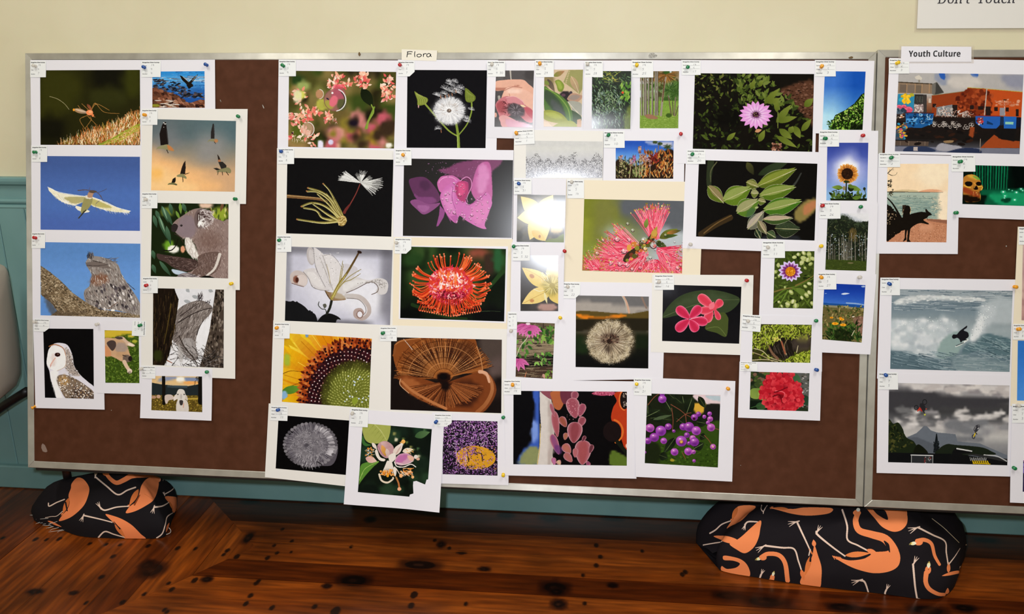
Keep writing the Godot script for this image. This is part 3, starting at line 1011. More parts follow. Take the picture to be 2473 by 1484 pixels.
# ---------------------------------------------------------------- cards with writing
func title_cards():
	print_tags()
	# Flora, written by hand
	var zt := 0.0009
	var q := px_quad([970, 119, 1056, 122, 1054, 147.5, 970, 145], stack_z(2.2))
	var c: Vector3 = (q[0] + q[1] + q[2] + q[3]) / 4.0
	var t := thing("title_card", "small card with Flora handwritten in black marker on the top rail", "sign", board_at + board_basis * c, board_basis)
	var p := Pic.new([620, 100, 3.534], [970, 119, 1056, 122, 1054, 147.5, 970, 145], 5.0, 1.0)
	p.fill("efe9da")
	for s in [[1283, 133, 1287, 110, 1290, 88], [1286, 92, 1310, 88, 1330, 90], [1286, 110, 1305, 107, 1322, 108], [1352, 88, 1350, 112, 1353, 133], [1385, 110, 1372, 116, 1374, 130, 1392, 134, 1408, 124, 1404, 112, 1386, 110], [1425, 108, 1427, 132], [1427, 116, 1436, 106, 1450, 107], [1488, 112, 1470, 104, 1455, 116, 1460, 132, 1478, 130, 1488, 112, 1488, 124, 1495, 132]]:
		p.line(s, 6.5, 6.5, "141418")
	part("card", sheet_mesh(shifted(q, c), 0.0, 0.0, 0.0, 0.0006, 1), p.finish(0.6, 0.3), t)
	# Youth Culture, printed and laminated
	q = px_quad([2177, 112, 2346, 113, 2346, 149.5, 2175.5, 149.5], stack_z(3.4))
	c = (q[0] + q[1] + q[2] + q[3]) / 4.0
	t = thing("title_card", "laminated white card printed Youth Culture in bold on the right board", "sign", board_at + board_basis * c, board_basis)
	part("card", sheet_mesh(shifted(q, c), 0.0, 0.0, 0.0, 0.0006, 1), M.paper_w, t)
	var lam := mat(Color(0.9, 0.85, 0.78, 0.25), 0.15, 0.5)
	lam.transparency = BaseMaterial3D.TRANSPARENCY_ALPHA
	var big := px_quad([2171, 108.5, 2352, 109.5, 2352, 153, 2169.5, 153.5], stack_z(3.4))
	part("laminate", sheet_mesh(shifted(big, c), -0.0007, 0.0, 0.0, 0.0, 1), lam, t)
	var bold := SystemFont.new(); bold.font_names = ["Droid Sans"]; bold.font_weight = 700
	var a := bp(2194, 137.5, 0.002) - c; var b := bp(2319, 137, 0.002) - c
	part("lettering", letters("Youth Culture", bold, b.x - a.x, 0.0155), mat(Color("1c1a20"), 0.6), t, Vector3(a.x, a.y, 0.0001))
	# the notice on the wall, whose upper half is out of sight
	var z := wall_z - 0.012
	var bl := wp(2213, 69, z); var br := wp(2500, 68, z)
	var up := (wp(2216, 0, z) - bl).normalized()
	var ht := 0.19
	t = thing("notice", "laminated white notice printed Dont Touch on the wall above the right board", "sign", bl.lerp(br, 0.5) + Vector3(0, 0, 0.003))
	var o := t.position
	var flat := [bl + up * ht - o, br + up * ht - o, br - o, bl - o]
	part("sheet", sheet_mesh(flat, 0.0008, 0.0, 0.0, 0.0008, 1), M.paper_n, t)
	var rim := [bl + up * (ht + 0.006) + Vector3(-0.005, 0, 0) - o, br + up * (ht + 0.006) + Vector3(0.005, 0, 0) - o, br + Vector3(0.005, -0.008, 0) - o, bl + Vector3(-0.005, -0.008, 0) - o]
	part("laminate", sheet_mesh(rim, -0.0003, 0.0, 0.0, 0.0, 1), lam, t)
	var serif := SystemFont.new(); serif.font_names = ["Droid Serif"]
	a = wp(2262, 9.4, z) - o; b = wp(2448, 9.0, z) - o
	part("lettering", letters("Don't  Touch", serif, b.x - a.x, 0.0235), mat(Color("2a2830"), 0.6), t, Vector3(a.x, a.y, 0.0012))

# letters as a mesh, its left end at the origin on the base line
func letters(text: String, font: Font, width: float, cap: float) -> ArrayMesh:
	var tm := TextMesh.new()
	tm.font = font; tm.text = text; tm.font_size = 64; tm.pixel_size = 0.01; tm.depth = 0.02; tm.curve_step = 1.0
	tm.horizontal_alignment = HORIZONTAL_ALIGNMENT_LEFT
	tm.vertical_alignment = VERTICAL_ALIGNMENT_BOTTOM
	var ar := tm.get_mesh_arrays()
	var v: PackedVector3Array = ar[Mesh.ARRAY_VERTEX]
	var bx := AABB(v[0], Vector3.ZERO)
	for k in v: bx = bx.expand(k)
	var s := Vector3(width / bx.size.x, cap / bx.size.y, 0.02)
	for i in v.size(): v[i] = (v[i] - bx.position) * s
	ar[Mesh.ARRAY_VERTEX] = v
	var m := ArrayMesh.new()
	m.add_surface_from_arrays(Mesh.PRIMITIVE_TRIANGLES, ar)
	return m

# ---------------------------------------------------------------- animals, at the left of the long board
const Z1 := [0, 100, 3.534]
const Z2 := [0, 480, 3.534]
const Z3 := [0, 860, 3.092]
const Z4 := [620, 100, 3.534]
const Z5 := [620, 480, 3.534]
const Z6 := [620, 860, 3.534]
const Y1 := [1160, 100, 4.123]
const Y2 := [1200, 420, 4.123]
const Y3 := [1200, 660, 2.853]
const Y4 := [1620, 100, 4.123]
const Y5 := [1620, 360, 4.123]
const Y6 := [1760, 560, 3.092]
const Y8 := [2050, 520, 2.0047]
const W5 := [2050, 100, 5.3]
const W6 := [2110, 380, 6.185]

func prints_fauna():
	pr("mosquito print", "white bordered print of a mosquito above a bristly grass head on dark green", 0, "w", 0.5, [73, 145, 342, 145, 342, 362, 76, 362], 0, Z1, [97, 170, 338, 169, 339, 351, 98, 350], pic_mosquito, [73, 147, 111.5, 187, 0, "4", "7"], [["clear", 84, 159, "t"]])
	pr("seabird print", "small print of a dark seabird flying over blue sea and brown rocks", 2, "w", 0.5, [342, 145, 519, 144, 520, 270, 342, 270], 0, Z1, [368, 173, 494, 172, 494.6, 260.5, 368, 260], pic_seabird, [342, 147, 389, 186.5, 0, "4", "4"], [["blue", 347, 162, "t"], ["blue", 498.6, 156.6, "at the top right corner"]])
	pr("egret print", "print of a white egret with spread wings carrying a twig across blue sky", 1, "w", 0.5, [75, 351, 342, 352, 342, 574, 77, 570], 0, Z1, [98, 377, 338, 379, 338, 558, 98, 555], pic_egret, [76.5, 352.5, 114.6, 391.5, 0, "4", "6"], [["green", 85, 367, "t"]])
	pr("gulls print", "print of five gulls hovering in a grey and orange dusk sky", 3, "n", 0.5, [342, 263, 598, 263.5, 594, 493, 342, 490], 0, Z1, [369, 288, 570, 292.5, 567, 463.5, 365, 460], pic_gulls, [342, 263.5, 380.6, 302, 0, "4", "5"], [["orange", 349, 277, "t"], ["green", 574.7, 281, "at the top right corner"]])
	pr("frogmouth on a branch print", "print of a grey frogmouth perched on a thick branch against blue sky", 2, "w", 0.5, [77, 561, 342, 566, 342, 786, 79, 780], 0, Z2, [98, 585, 339, 589, 338, 768, 98, 762], pic_frogmouth, [77, 561.5, 110, 600, 0, "4", "1"], [["red", 84, 575, "t"]])
	pr("koala print", "print of a grey koala in profile reaching into eucalyptus leaves", 4, "n", 0.5, [342, 464, 579.5, 464.5, 579, 701, 342, 696], 0, Z2, [367, 490, 552, 493, 551, 673, 364, 667], pic_koala, [342, 465, 380.6, 503.5, 0, "4", "2"], [["clear", 352, 482, "t"], ["green", 568.8, 480.6, "at the top right corner"]])
	pr("frogmouth chick print", "print of a frogmouth with its beak raised between two dark trunks and white sky", 5, "n", 0.5, [342, 670, 569, 676, 568, 915.6, 341, 906], 0, Z2, [370, 696.5, 541, 700, 540, 889.5, 369, 882], pic_trunks, [344, 670, 381.5, 709, 0, "4", "3"], [["red", 353, 689, "t"], ["yellow", 559, 685, "at the top right corner"]])
	pr("barn owl print", "print of a white barn owl with speckled wing on black", 3, "w", 0.5, [80, 771, 248, 778, 253, 990, 86, 986], 0.001, Z2, [104.5, 794, 225.5, 795, 227, 964, 109, 961], pic_owl, [82, 771, 120, 801.5, 1, "4", "", 2, 1], [["clear", 85, 778.5, "t"], ["orange", 83.4, 982, "at the bottom left corner", 1]])
	pr("puppy print", "small upright print of a tan puppy lying on green grass", 4, "w", 0.5, [233, 774, 354, 780, 354, 953, 235, 950], 0.001, Z2, [252.7, 798, 335, 800, 337, 926, 255, 925], pic_puppy, [317.5, 777.5, 354, 810, 0, "4", "11", 92], [["green", 338.7, 785.6, "t"], ["clear", 235.7, 783, "at the top left corner"]])
	pr("white lamb print", "small print of a white lamb standing in a paddock at sunset", 6.2, "w", 0.5, [341, 884, 512.6, 891.7, 511.6, 1016.5, 339.6, 1010], 0.003, Z3, [367, 908.5, 488, 910, 489, 996, 366.5, 991], pic_lamb, [342, 885, 376, 915, 1, "4", "", 1], [["clear", 341, 891, "t"], ["green", 499, 899.5, "at the top right corner"]])

func pic_mosquito(p: Pic):
	p.fill("24230d")
	p.blob([343, 248, 620, 248, 700, 420, 560, 620, 343, 660], "30300f", 90)
	p.ell(960, 300, 190, 130, "13120a", 0, 90)
	p.ell(1140, 320, 90, 160, "31330f", 0, 60)
	p.ell(930, 480, 170, 90, "2c2d11", 0, 60)
	p.ell(420, 760, 150, 120, "131209", 0, 80)
	var stem := [470, 890, 620, 830, 740, 770, 880, 730, 1010, 680, 1197, 600, 1197, 890]
	p.poly(stem, "6a4420", 20)
	p.poly([900, 890, 1000, 820, 1197, 700, 1197, 800, 1060, 890], "6e5a1e", 24)
	p.hairs(420, [470, 610, 1197, 886], 25, 60, 5, -120, -60, ["a8602a", "c9713a", "8a4a20", "8a8030", "b5662e", "6a5a1c"], stem)
	p.hairs(420, [470, 600, 1197, 886], 25, 65, 3.4, -115, -60, ["d9a070", "e8c9a0", "f0e0c0", "c98a50", "e0b080"], stem)
	p.line([850, 880, 960, 830, 1060, 770, 1197, 700], 16, 12, "7c8a2a")
	p.hairs(120, [860, 700, 1197, 886], 20, 40, 4, -60, 10, ["9a9a34", "b5aa50"], [850, 886, 1060, 760, 1197, 690, 1197, 740, 1000, 860])
	p.line([425, 470, 490, 490, 550, 530, 592, 580], 3, 3, "9a9170")
	for s in [[765, 590, 700, 530], [785, 585, 815, 525, 890, 600, 1020, 612], [790, 570, 830, 532, 935, 585], [750, 630, 685, 665, 725, 740], [772, 640, 780, 670, 725, 745], [752, 636, 820, 705], [690, 575, 668, 545]]: p.line(s, 5, 3, "a0703a")
	p.leaf(745, 533, 790, 590, 26, "6a3a26", "9a5a3a")
	p.leaf(624, 578, 765, 612, 40, "a07a50", "8a7a70")
	p.leaf(640, 578, 750, 604, 16, "c0a890")
	p.ell(632, 583, 9, 12, "e8902a"); p.ell(768, 606, 30, 24, "df8454"); p.ell(774, 600, 16, 12, "f0a070"); p.ell(795, 630, 11, 13, "d0784a")
	p.line([798, 638, 818, 645], 4, 2, "c07a4a")

func pic_seabird(p: Pic):
	p.vg(["2c86cc", "58a6dc", "3f87c8", "2a64a8", "2858a0", "1f4f98", "1c4890"])
	p.hairs(120, [1300, 260, 1748, 480], 20, 60, 3, -4, 4, ["4a86c8", "1c4080", "6aa6dc"])
	p.hairs(40, [1300, 298, 1748, 345], 30, 90, 5, -3, 3, ["c8d0d8", "a8b4c8", "5a6a80"])
	p.leaves(190, [1300, 320, 1740, 480], 15, 40, 0.4, -20, 20, ["14161c", "2a2a30", "3a3a44", "5a4a48", "1a2030"], [1300, 310, 1450, 330, 1640, 430, 1748, 460, 1748, 500, 1600, 500, 1300, 420])
	var rk := [1300, 400, 1400, 425, 1490, 450, 1600, 520, 1690, 500, 1748, 500, 1748, 566, 1300, 566]
	p.blob(rk, "6b3f2c")
	p.leaves(150, [1300, 400, 1748, 566], 20, 60, 0.5, 0, 60, ["8a5a44", "4a2a1e", "a07058", "2e1a14", "7a4a38", "5a3828"], rk)
	p.leaves(26, [1300, 500, 1480, 560], 30, 70, 0.12, -15, 20, ["d8d0c8", "b8a898"], rk)
	p.ell(1330, 548, 34, 14, "8a8a2a", 0, 10)
	p.poly([1535, 290, 1562, 300, 1622, 352, 1640, 385, 1600, 370, 1555, 330], "16130f")
	p.poly([1692, 278, 1672, 310, 1640, 350, 1620, 372, 1612, 350, 1650, 310], "1c1814")
	p.ell(1618, 366, 34, 16, "1a1612", 25); p.poly([1590, 370, 1640, 385, 1612, 405], "14110e")
	p.line([1560, 300, 1610, 345], 3, 3, "b8b4ae"); p.line([1680, 290, 1640, 335], 3, 3, "a8a4a0")

func pic_egret(p: Pic):
	p.vg(["40578f", "46609c", "4a69aa", "4a69ab", "4862a4"])
	p.grain(0.3, 0.05)
	p.poly([408, 1243, 430, 1250, 455, 1262, 500, 1290, 600, 1308, 735, 1325, 722, 1368, 640, 1402, 560, 1384, 500, 1352, 450, 1305, 418, 1275], "ddd8c2")
	p.blob([560, 1330, 730, 1330, 716, 1368, 640, 1385, 570, 1360], "a8a070", 8)
	p.poly([790, 1328, 880, 1362, 960, 1400, 1040, 1432, 1117, 1445, 1100, 1462, 980, 1455, 900, 1440, 800, 1410, 765, 1385], "dcd6bc")
	p.blob([790, 1345, 900, 1385, 960, 1420, 880, 1420, 790, 1395], "b0a868", 8)
	p.hairs(70, [440, 1290, 640, 1395], 20, 40, 2, 20, 60, ["f4f0e4", "c8c2a4"], [408, 1250, 500, 1300, 640, 1400, 560, 1384, 500, 1352, 430, 1290])
	p.hairs(60, [820, 1400, 1100, 1460], 18, 36, 2, 30, 60, ["f4f0e4", "c0b890"], [800, 1405, 960, 1425, 1117, 1445, 1100, 1465, 900, 1440])
	p.line([408, 1243, 500, 1285, 640, 1310, 735, 1322], 4, 3, "f4f0e6"); p.line([790, 1328, 900, 1368, 1000, 1415, 1117, 1447], 3, 3, "f4f0e6")
	p.poly([700, 1415, 655, 1402, 643, 1415, 665, 1440, 695, 1452], "ddd8c8"); p.poly([735, 1430, 770, 1448, 760, 1458, 715, 1465], "ddd8c8")
	p.blob([735, 1322, 790, 1330, 782, 1390, 735, 1450, 695, 1465, 695, 1430, 710, 1370], "8d8858")
	p.blob([735, 1315, 790, 1325, 780, 1345, 735, 1340], "d8d0c0", 6)
	p.blob([752, 1330, 752, 1300, 775, 1272, 808, 1282, 796, 1310, 788, 1332], "a8846c")
	p.blob([760, 1285, 790, 1270, 830, 1280, 800, 1295], "54483e")
	p.line([668, 1272, 740, 1268, 820, 1284, 862, 1320, 880, 1360], 7, 4, "5a4640"); p.line([840, 1290, 880, 1275, 912, 1258], 4, 3, "4a4a60"); p.line([765, 1262, 770, 1242], 3, 2, "5a4a50"); p.line([880, 1360, 950, 1380, 1000, 1415], 3, 2, "50566c"); p.line([850, 1360, 820, 1390, 830, 1450], 3, 2, "6a6468")
	p.line([722, 1450, 690, 1490, 672, 1508], 12, 8, "4a4630"); p.line([735, 1440, 700, 1480, 676, 1510], 8, 5, "2c2a22")

func pic_gulls(p: Pic):
	p.g4("5a666a", "50666c", "e8b880", "c8a07a")
	p.blob([1290, 900, 1400, 950, 1600, 1080, 1800, 1180, 1900, 1290, 1290, 1290], "e8b47c", 90)
	p.blob([1290, 1050, 1450, 1100, 1600, 1200, 1700, 1290, 1290, 1290], "f2c48a", 70)
	p.ell(1330, 1130, 60, 50, "f4b868", 0, 50)
	p.ell(1800, 900, 160, 140, "8a8886", 0, 120, 0.8)
	p.ell(1420, 860, 150, 100, "7a7c7e", 0, 100, 0.7)
	p.poly([1400, 688, 1418, 690, 1424, 740, 1434, 830, 1437, 880, 1372, 888, 1362, 790, 1384, 715], "1c1614")
	p.dots(7, [1398, 690, 1420, 735], 3, 5, ["d8d8d4"]); p.line([1425, 760, 1436, 870], 8, 8, "3a3838")
	p.blob([1333, 928, 1345, 905, 1380, 890, 1430, 880, 1468, 905, 1488, 938, 1440, 932, 1390, 918, 1345, 918], "8a8662")
	p.blob([1430, 885, 1468, 905, 1486, 936, 1440, 925], "b87848", 6); p.line([1425, 928, 1437, 955], 7, 4, "201814")
	p.poly([1818, 702, 1826, 705, 1834, 770, 1830, 832, 1800, 832, 1801, 775], "2a2624"); p.line([1828, 720, 1832, 800], 5, 5, "4a4c4e")
	p.blob([1772, 862, 1785, 842, 1820, 834, 1858, 838, 1860, 862, 1830, 858, 1790, 852], "84805e"); p.ell(1845, 850, 16, 16, "b07a50", 0, 5); p.line([1830, 858, 1840, 874], 5, 3, "2a2018")
	p.poly([1583, 1020, 1586, 1080, 1580, 1135, 1538, 1135, 1552, 1080, 1568, 1040], "241c18"); p.blob([1508, 1150, 1525, 1138, 1560, 1132, 1588, 1155, 1590, 1175, 1555, 1162, 1520, 1158], "86825c"); p.line([1580, 1136, 1615, 1124], 7, 3, "3a2c20"); p.line([1560, 1160, 1563, 1202], 6, 4, "2a1c14")
	p.poly([1500, 1160, 1500, 1190, 1494, 1208, 1464, 1210, 1475, 1176], "1c1814"); p.blob([1432, 1226, 1445, 1212, 1480, 1208, 1514, 1222, 1495, 1226, 1455, 1222], "6a6a44"); p.line([1490, 1222, 1512, 1230], 5, 4, "2a2018")
	p.poly([1855, 965, 1870, 985, 1884, 1020, 1862, 1018], "2a201a"); p.ell(1872, 1022, 14, 12, "a06a4a"); p.poly([1862, 1030, 1900, 1030, 1932, 1062, 1930, 1085, 1888, 1092], "2c2824")
	p.blob([1846, 1118, 1866, 1098, 1905, 1086, 1945, 1078, 1970, 1102, 1962, 1128, 1920, 1120, 1870, 1118], "807c58"); p.poly([1820, 1085, 1850, 1082, 1880, 1096, 1850, 1104], "2a2622")
	p.line([1895, 1118, 1900, 1146], 6, 4, "2a201a"); p.line([1930, 1118, 1950, 1146], 6, 4, "2a201a"); p.line([1862, 1110, 1856, 1142], 5, 4, "3a3a2a")

func pic_frogmouth(p: Pic):
	p.vg(["5680ba", "5f8bc8", "6592cc", "5a86c4"])
	p.grain(0.3, 0.05)
	var br := [348, 572, 420, 620, 520, 700, 620, 800, 720, 870, 860, 940, 1050, 965, 1198, 985, 1198, 1020, 430, 1000, 490, 960, 440, 890, 350, 820]
	p.poly(br, "77664f")
	p.dots(900, [348, 570, 1198, 1018], 4, 9, ["5a4a38", "a4927a", "8f7f68", "3c3226", "6a5a44", "b5a68c", "4a4030"], br, 0.6)
	p.hairs(60, [350, 600, 800, 960], 30, 70, 4, 35, 55, ["4a3c2c", "a8987e"], br)
	p.blob([370, 790, 440, 870, 490, 950, 600, 970, 760, 960, 640, 1000, 440, 990], "4a3e30", 20, 0.6)
	var bd := [735, 545, 760, 505, 800, 490, 880, 500, 960, 530, 1012, 565, 1040, 640, 1090, 720, 1140, 790, 1198, 890, 1198, 985, 1000, 950, 860, 935, 740, 880, 722, 790, 768, 740, 785, 650, 755, 595]
	p.blob(bd, "88807c")
	p.hairs(620, [722, 490, 1198, 985], 14, 36, 4, 50, 95, ["6b6460", "b0aaa5", "4a4442", "cfcac6", "7a6a62", "9a928e", "5c5450"], bd)
	p.ell(850, 690, 80, 45, "7a5644", -10, 24); p.hairs(60, [780, 650, 940, 740], 14, 30, 4, 60, 90, ["9a8478", "5a4038", "c8c0ba"])
	p.leaves(70, [820, 720, 1150, 930], 20, 44, 0.5, 50, 80, ["4a4448", "d0cac8", "3a3436", "6a6062"], bd)
	p.poly([733, 545, 800, 535, 900, 548, 960, 600, 840, 585, 745, 582], "6a605c", 4); p.line([745, 568, 840, 572, 930, 560], 5, 4, "3a3230"); p.line([800, 530, 870, 545], 6, 4, "2c2624")
	p.hairs(34, [748, 480, 800, 520], 24, 44, 4, -110, -70, ["2a2422", "4a4240", "6a6260"]); p.hairs(20, [900, 505, 1000, 550], 20, 34, 4, -30, 10, ["4a4240", "7a726e"])
	p.line([1090, 720, 1155, 775], 6, 4, "3a3a44"); p.line([930, 935, 1010, 880], 6, 4, "6a5448"); p.line([740, 850, 840, 885], 4, 4, "3a302a"); p.ell(968, 948, 18, 10, "e0dcd8")

func pic_koala(p: Pic):
	p.fill("18210f")
	p.leaves(36, [1500, 30, 1960, 220], 50, 110, 0.28, 60, 110, ["6a8a3a", "3a5220", "90a848", "2a3c18", "58402c"])
	p.ell(1880, 130, 70, 60, "8a9a30", 0, 30); p.ell(1760, 60, 60, 24, "d8b8a0", 0, 20); p.ell(1430, 110, 60, 40, "6a7a30", 0, 24)
	p.leaves(16, [1780, 30, 1960, 180], 40, 90, 0.3, 60, 110, ["4a5a24", "c0c070", "6a4a30"])
	p.ell(1440, 400, 40, 50, "6a9a2c", 0, 24); p.ell(1480, 430, 50, 34, "e8e8e0", 0, 12); p.ell(1560, 430, 20, 30, "d89a78", 0, 8)
	for l in [[1380, 60, 1440, 210], [1330, 100, 1370, 190], [1350, 140, 1430, 350], [1400, 80, 1480, 240], [1450, 40, 1470, 140], [1310, 140, 1340, 250], [1420, 230, 1460, 400], [1560, 40, 1590, 120], [1360, 530, 1460, 660], [1300, 560, 1330, 640], [1300, 440, 1320, 520]]: p.leaf(l[0], l[1], l[2], l[3], 36, "4a6a52", "2a4430")
	for l in [[1390, 70, 1430, 180], [1360, 150, 1410, 290]]: p.leaf(l[0], l[1], l[2], l[3], 14, "7a9a7c")
	p.line([1400, 440, 1460, 440, 1500, 400, 1520, 340], 10, 6, "14120c")
	var body := [1560, 145, 1640, 95, 1720, 82, 1790, 110, 1830, 160, 1900, 190, 1958, 215, 1958, 690, 1520, 690, 1545, 640, 1640, 610, 1690, 520, 1670, 400, 1620, 335, 1560, 335, 1510, 295, 1472, 260, 1470, 225, 1500, 185]
	p.blob(body, "8a7670")
	p.hairs(700, [1480, 90, 1958, 690], 12, 30, 4, 50, 130, ["a48f88", "7a655e", "94807a", "6a5650", "b0a09a"], body)
	p.ell(1790, 360, 100, 80, "6a5048", 0, 60, 0.5)
	p.blob([1560, 150, 1640, 150, 1680, 240, 1640, 330, 1560, 330, 1500, 270], "84747a", 20)
	p.blob([1580, 340, 1620, 335, 1660, 400, 1700, 500, 1650, 500, 1590, 440], "d4ccc6", 8)
	p.hairs(70, [1580, 340, 1690, 500], 20, 40, 4, 60, 100, ["f0ece8", "b8aea8"], [1580, 340, 1640, 340, 1700, 500, 1640, 500])
	p.blob([1340, 470, 1400, 478, 1560, 500, 1670, 520, 1690, 570, 1600, 618, 1490, 592, 1410, 540, 1350, 515], "463632")
	p.hairs(120, [1380, 470, 1680, 610], 16, 30, 3, -20, 30, ["6a5450", "2a1e1c", "8a7670", "5a4642"], [1380, 480, 1560, 500, 1680, 525, 1680, 575, 1600, 615, 1490, 590])
	p.blob([1690, 490, 1790, 450, 1880, 465, 1860, 590, 1780, 650, 1640, 662, 1650, 610, 1690, 570], "66524c")
	p.hairs(150, [1650, 460, 1880, 660], 16, 30, 3, 60, 120, ["8a7670", "4a3a36", "7a6660", "9a8882"], [1690, 490, 1790, 450, 1880, 465, 1860, 590, 1780, 650, 1650, 660])
	p.line([1872, 470, 1850, 540, 1820, 600, 1760, 650], 26, 16, "cfc8c0"); p.blob([1470, 600, 1600, 630, 1560, 650, 1490, 640], "b8c8d8", 5)
	p.blob([1520, 650, 1580, 630, 1640, 640, 1700, 670, 1640, 690, 1530, 685], "7a7074"); p.hairs(30, [1530, 640, 1690, 680], 20, 34, 4, -10, 30, ["2a2426", "c0b8b8"])
	p.blob([1700, 670, 1760, 650, 1830, 670, 1830, 690, 1700, 690], "14120f")
	p.blob([1658, 160, 1700, 88, 1790, 105, 1815, 170, 1740, 245, 1680, 245], "6a5a58")
	p.blob([1690, 120, 1750, 140, 1740, 200, 1690, 190], "3a2a28", 14)
	p.hairs(90, [1680, 90, 1820, 240], 26, 50, 4, -60, 100, ["d8d0d0", "9a8c8a", "f0ecea", "b8acaa"], [1700, 90, 1800, 100, 1825, 180, 1740, 250, 1690, 230])
	p.leaves(7, [1690, 180, 1740, 200], 44, 60, 0.22, 70, 120, ["f4f2ee", "e0dcd8"])
	p.blob([1464, 235, 1490, 212, 1520, 232, 1500, 280, 1468, 278], "2e2626"); p.ell(1548, 228, 11, 9, "181010"); p.line([1490, 300, 1530, 320, 1570, 380], 6, 4, "3a2a26"); p.ell(1546, 225, 3, 2, "c0c0c0")

func pic_trunks(p: Pic):
	p.vg(["dadade", "e4e4e8", "e0e0e4"])
	for l in [[1590, 770, 1620, 800], [1640, 830, 1700, 850], [1570, 870, 1640, 890], [1780, 780, 1820, 795], [1690, 820, 1705, 870]]: p.leaf(l[0], l[1], l[2], l[3], 30, "a0a4a8")
	var tr := [1840, 775, 1912, 775, 1912, 1447, 1700, 1440, 1740, 1320, 1790, 1120, 1822, 900]
	p.poly(tr, "443a32")
	p.leaves(220, [1700, 775, 1912, 1440], 20, 40, 0.45, 75, 100, ["2a221c", "6a5e52", "80746a", "1c1612", "54483e"], tr)
	var bd := [1510, 965, 1560, 915, 1640, 880, 1720, 868, 1790, 900, 1816, 935, 1792, 985, 1724, 1060, 1684, 1150, 1672, 1250, 1692, 1350, 1640, 1370, 1560, 1310, 1500, 1230, 1470, 1190, 1480, 1080]
	p.blob(bd, "7a706c")
	p.hairs(420, [1470, 870, 1816, 1365], 26, 56, 3.4, 100, 140, ["5c524e", "988e8a", "423a38", "b0a8a4", "6a605c"], bd)
	p.line([1525, 1055, 1640, 985, 1740, 945, 1812, 932], 8, 6, "2e2624"); p.line([1540, 1000, 1640, 930, 1700, 890], 10, 5, "423836"); p.line([1680, 1160, 1700, 1100, 1740, 1030], 8, 4, "302826")
	p.blob([1560, 1200, 1640, 1190, 1670, 1260, 1680, 1350, 1640, 1360, 1590, 1300], "9a9492", 12); p.hairs(80, [1570, 1190, 1680, 1350], 14, 24, 3, 70, 100, ["7a7472", "b8b2b0"])
	p.hairs(16, [1680, 830, 1720, 880], 30, 60, 4, -100, -60, ["4a4042", "2a2426"]); p.hairs(12, [1750, 880, 1790, 900], 16, 26, 3, -70, -20, ["3a3232"])
	var tl := [1303, 765, 1490, 765, 1500, 800, 1526, 860, 1512, 970, 1482, 1150, 1445, 1330, 1400, 1430, 1303, 1425]
	p.poly(tl, "1c140e")
	p.hairs(200, [1303, 765, 1520, 1420], 40, 90, 4, 85, 105, ["2e2018", "3c2c1c", "0e0a08", "4a3a20", "12100a"], tl)
	p.line([1462, 900, 1440, 1040, 1400, 1240], 8, 5, "5a4a20"); p.ell(1350, 1340, 40, 50, "2c3010", 0, 20)
	p.hairs(60, [1460, 1230, 1760, 1425], 50, 110, 3.4, 20, 70, ["1c1816", "4a4442", "8a8482", "2a2422"]); p.hairs(70, [1440, 1320, 1900, 1440], 50, 110, 3.4, -60, 20, ["1c1816", "3a3432", "7a7472"])
	p.line([1530, 1170, 1580, 1270, 1650, 1350, 1690, 1420], 10, 7, "3a302c"); p.line([1430, 1380, 1470, 1400], 8, 6, "8a4a30"); p.blob([1520, 1240, 1560, 1290, 1560, 1390, 1530, 1380], "b8b4b2", 14, 0.7)

func pic_owl(p: Pic):
	p.fill("0b0a0b")
	var body := [398, 1400, 420, 1290, 460, 1240, 520, 1232, 580, 1252, 620, 1330, 640, 1430, 690, 1500, 760, 1560, 815, 1610, 815, 1720, 520, 1720, 470, 1640, 435, 1540, 422, 1470]
	p.blob(body, "cfccd6")
	p.blob([560, 1270, 610, 1330, 636, 1430, 690, 1510, 620, 1500, 560, 1440, 570, 1350], "a89c94", 14)
	p.dots(200, [560, 1260, 700, 1530], 2, 4.5, ["6a6260", "8a7c72", "e8e4e8", "544c4a"], [570, 1270, 620, 1330, 640, 1430, 700, 1510, 600, 1510, 560, 1440])
	p.blob([400, 1395, 416, 1290, 460, 1258, 530, 1278, 566, 1350, 556, 1430, 490, 1470, 440, 1456, 412, 1430], "eceaf0")
	p.line([420, 1262, 470, 1246, 540, 1275, 566, 1340], 9, 5, "a0683c"); p.line([566, 1340, 560, 1430, 490, 1470], 5, 4, "b8a494")
	p.blob([440, 1340, 470, 1320, 480, 1400, 450, 1430], "d4c4c0", 14, 0.7)
	p.ell(492, 1332, 30, 22, "d8d0d4", 0, 6); p.ell(493, 1332, 24, 17, "2a1210"); p.ell(497, 1328, 5, 4, "b09080")
	p.line([474, 1360, 452, 1390, 432, 1424], 9, 13, "d0a89c"); p.line([436, 1424, 432, 1440], 9, 4, "c09088")
	var wing := [482, 1530, 545, 1500, 640, 1530, 740, 1590, 812, 1650, 812, 1720, 600, 1720, 520, 1630]
	p.blob(wing, "766658")
	p.blob([500, 1535, 560, 1510, 600, 1560, 540, 1600], "a48458", 20); p.blob([640, 1600, 800, 1670, 812, 1720, 660, 1720], "54463e", 20)
	p.dots(240, [480, 1500, 812, 1720], 3, 6, ["e0d8d0", "b09c88", "4a3e36", "f0ece8", "9a7850"], wing); p.leaves(14, [520, 1570, 780, 1700], 20, 34, 0.5, 20, 50, ["c8b8a4", "3a302a"], wing)
	p.blob([430, 1480, 500, 1480, 490, 1560, 540, 1700, 500, 1720, 462, 1630], "e4e2ec", 12)

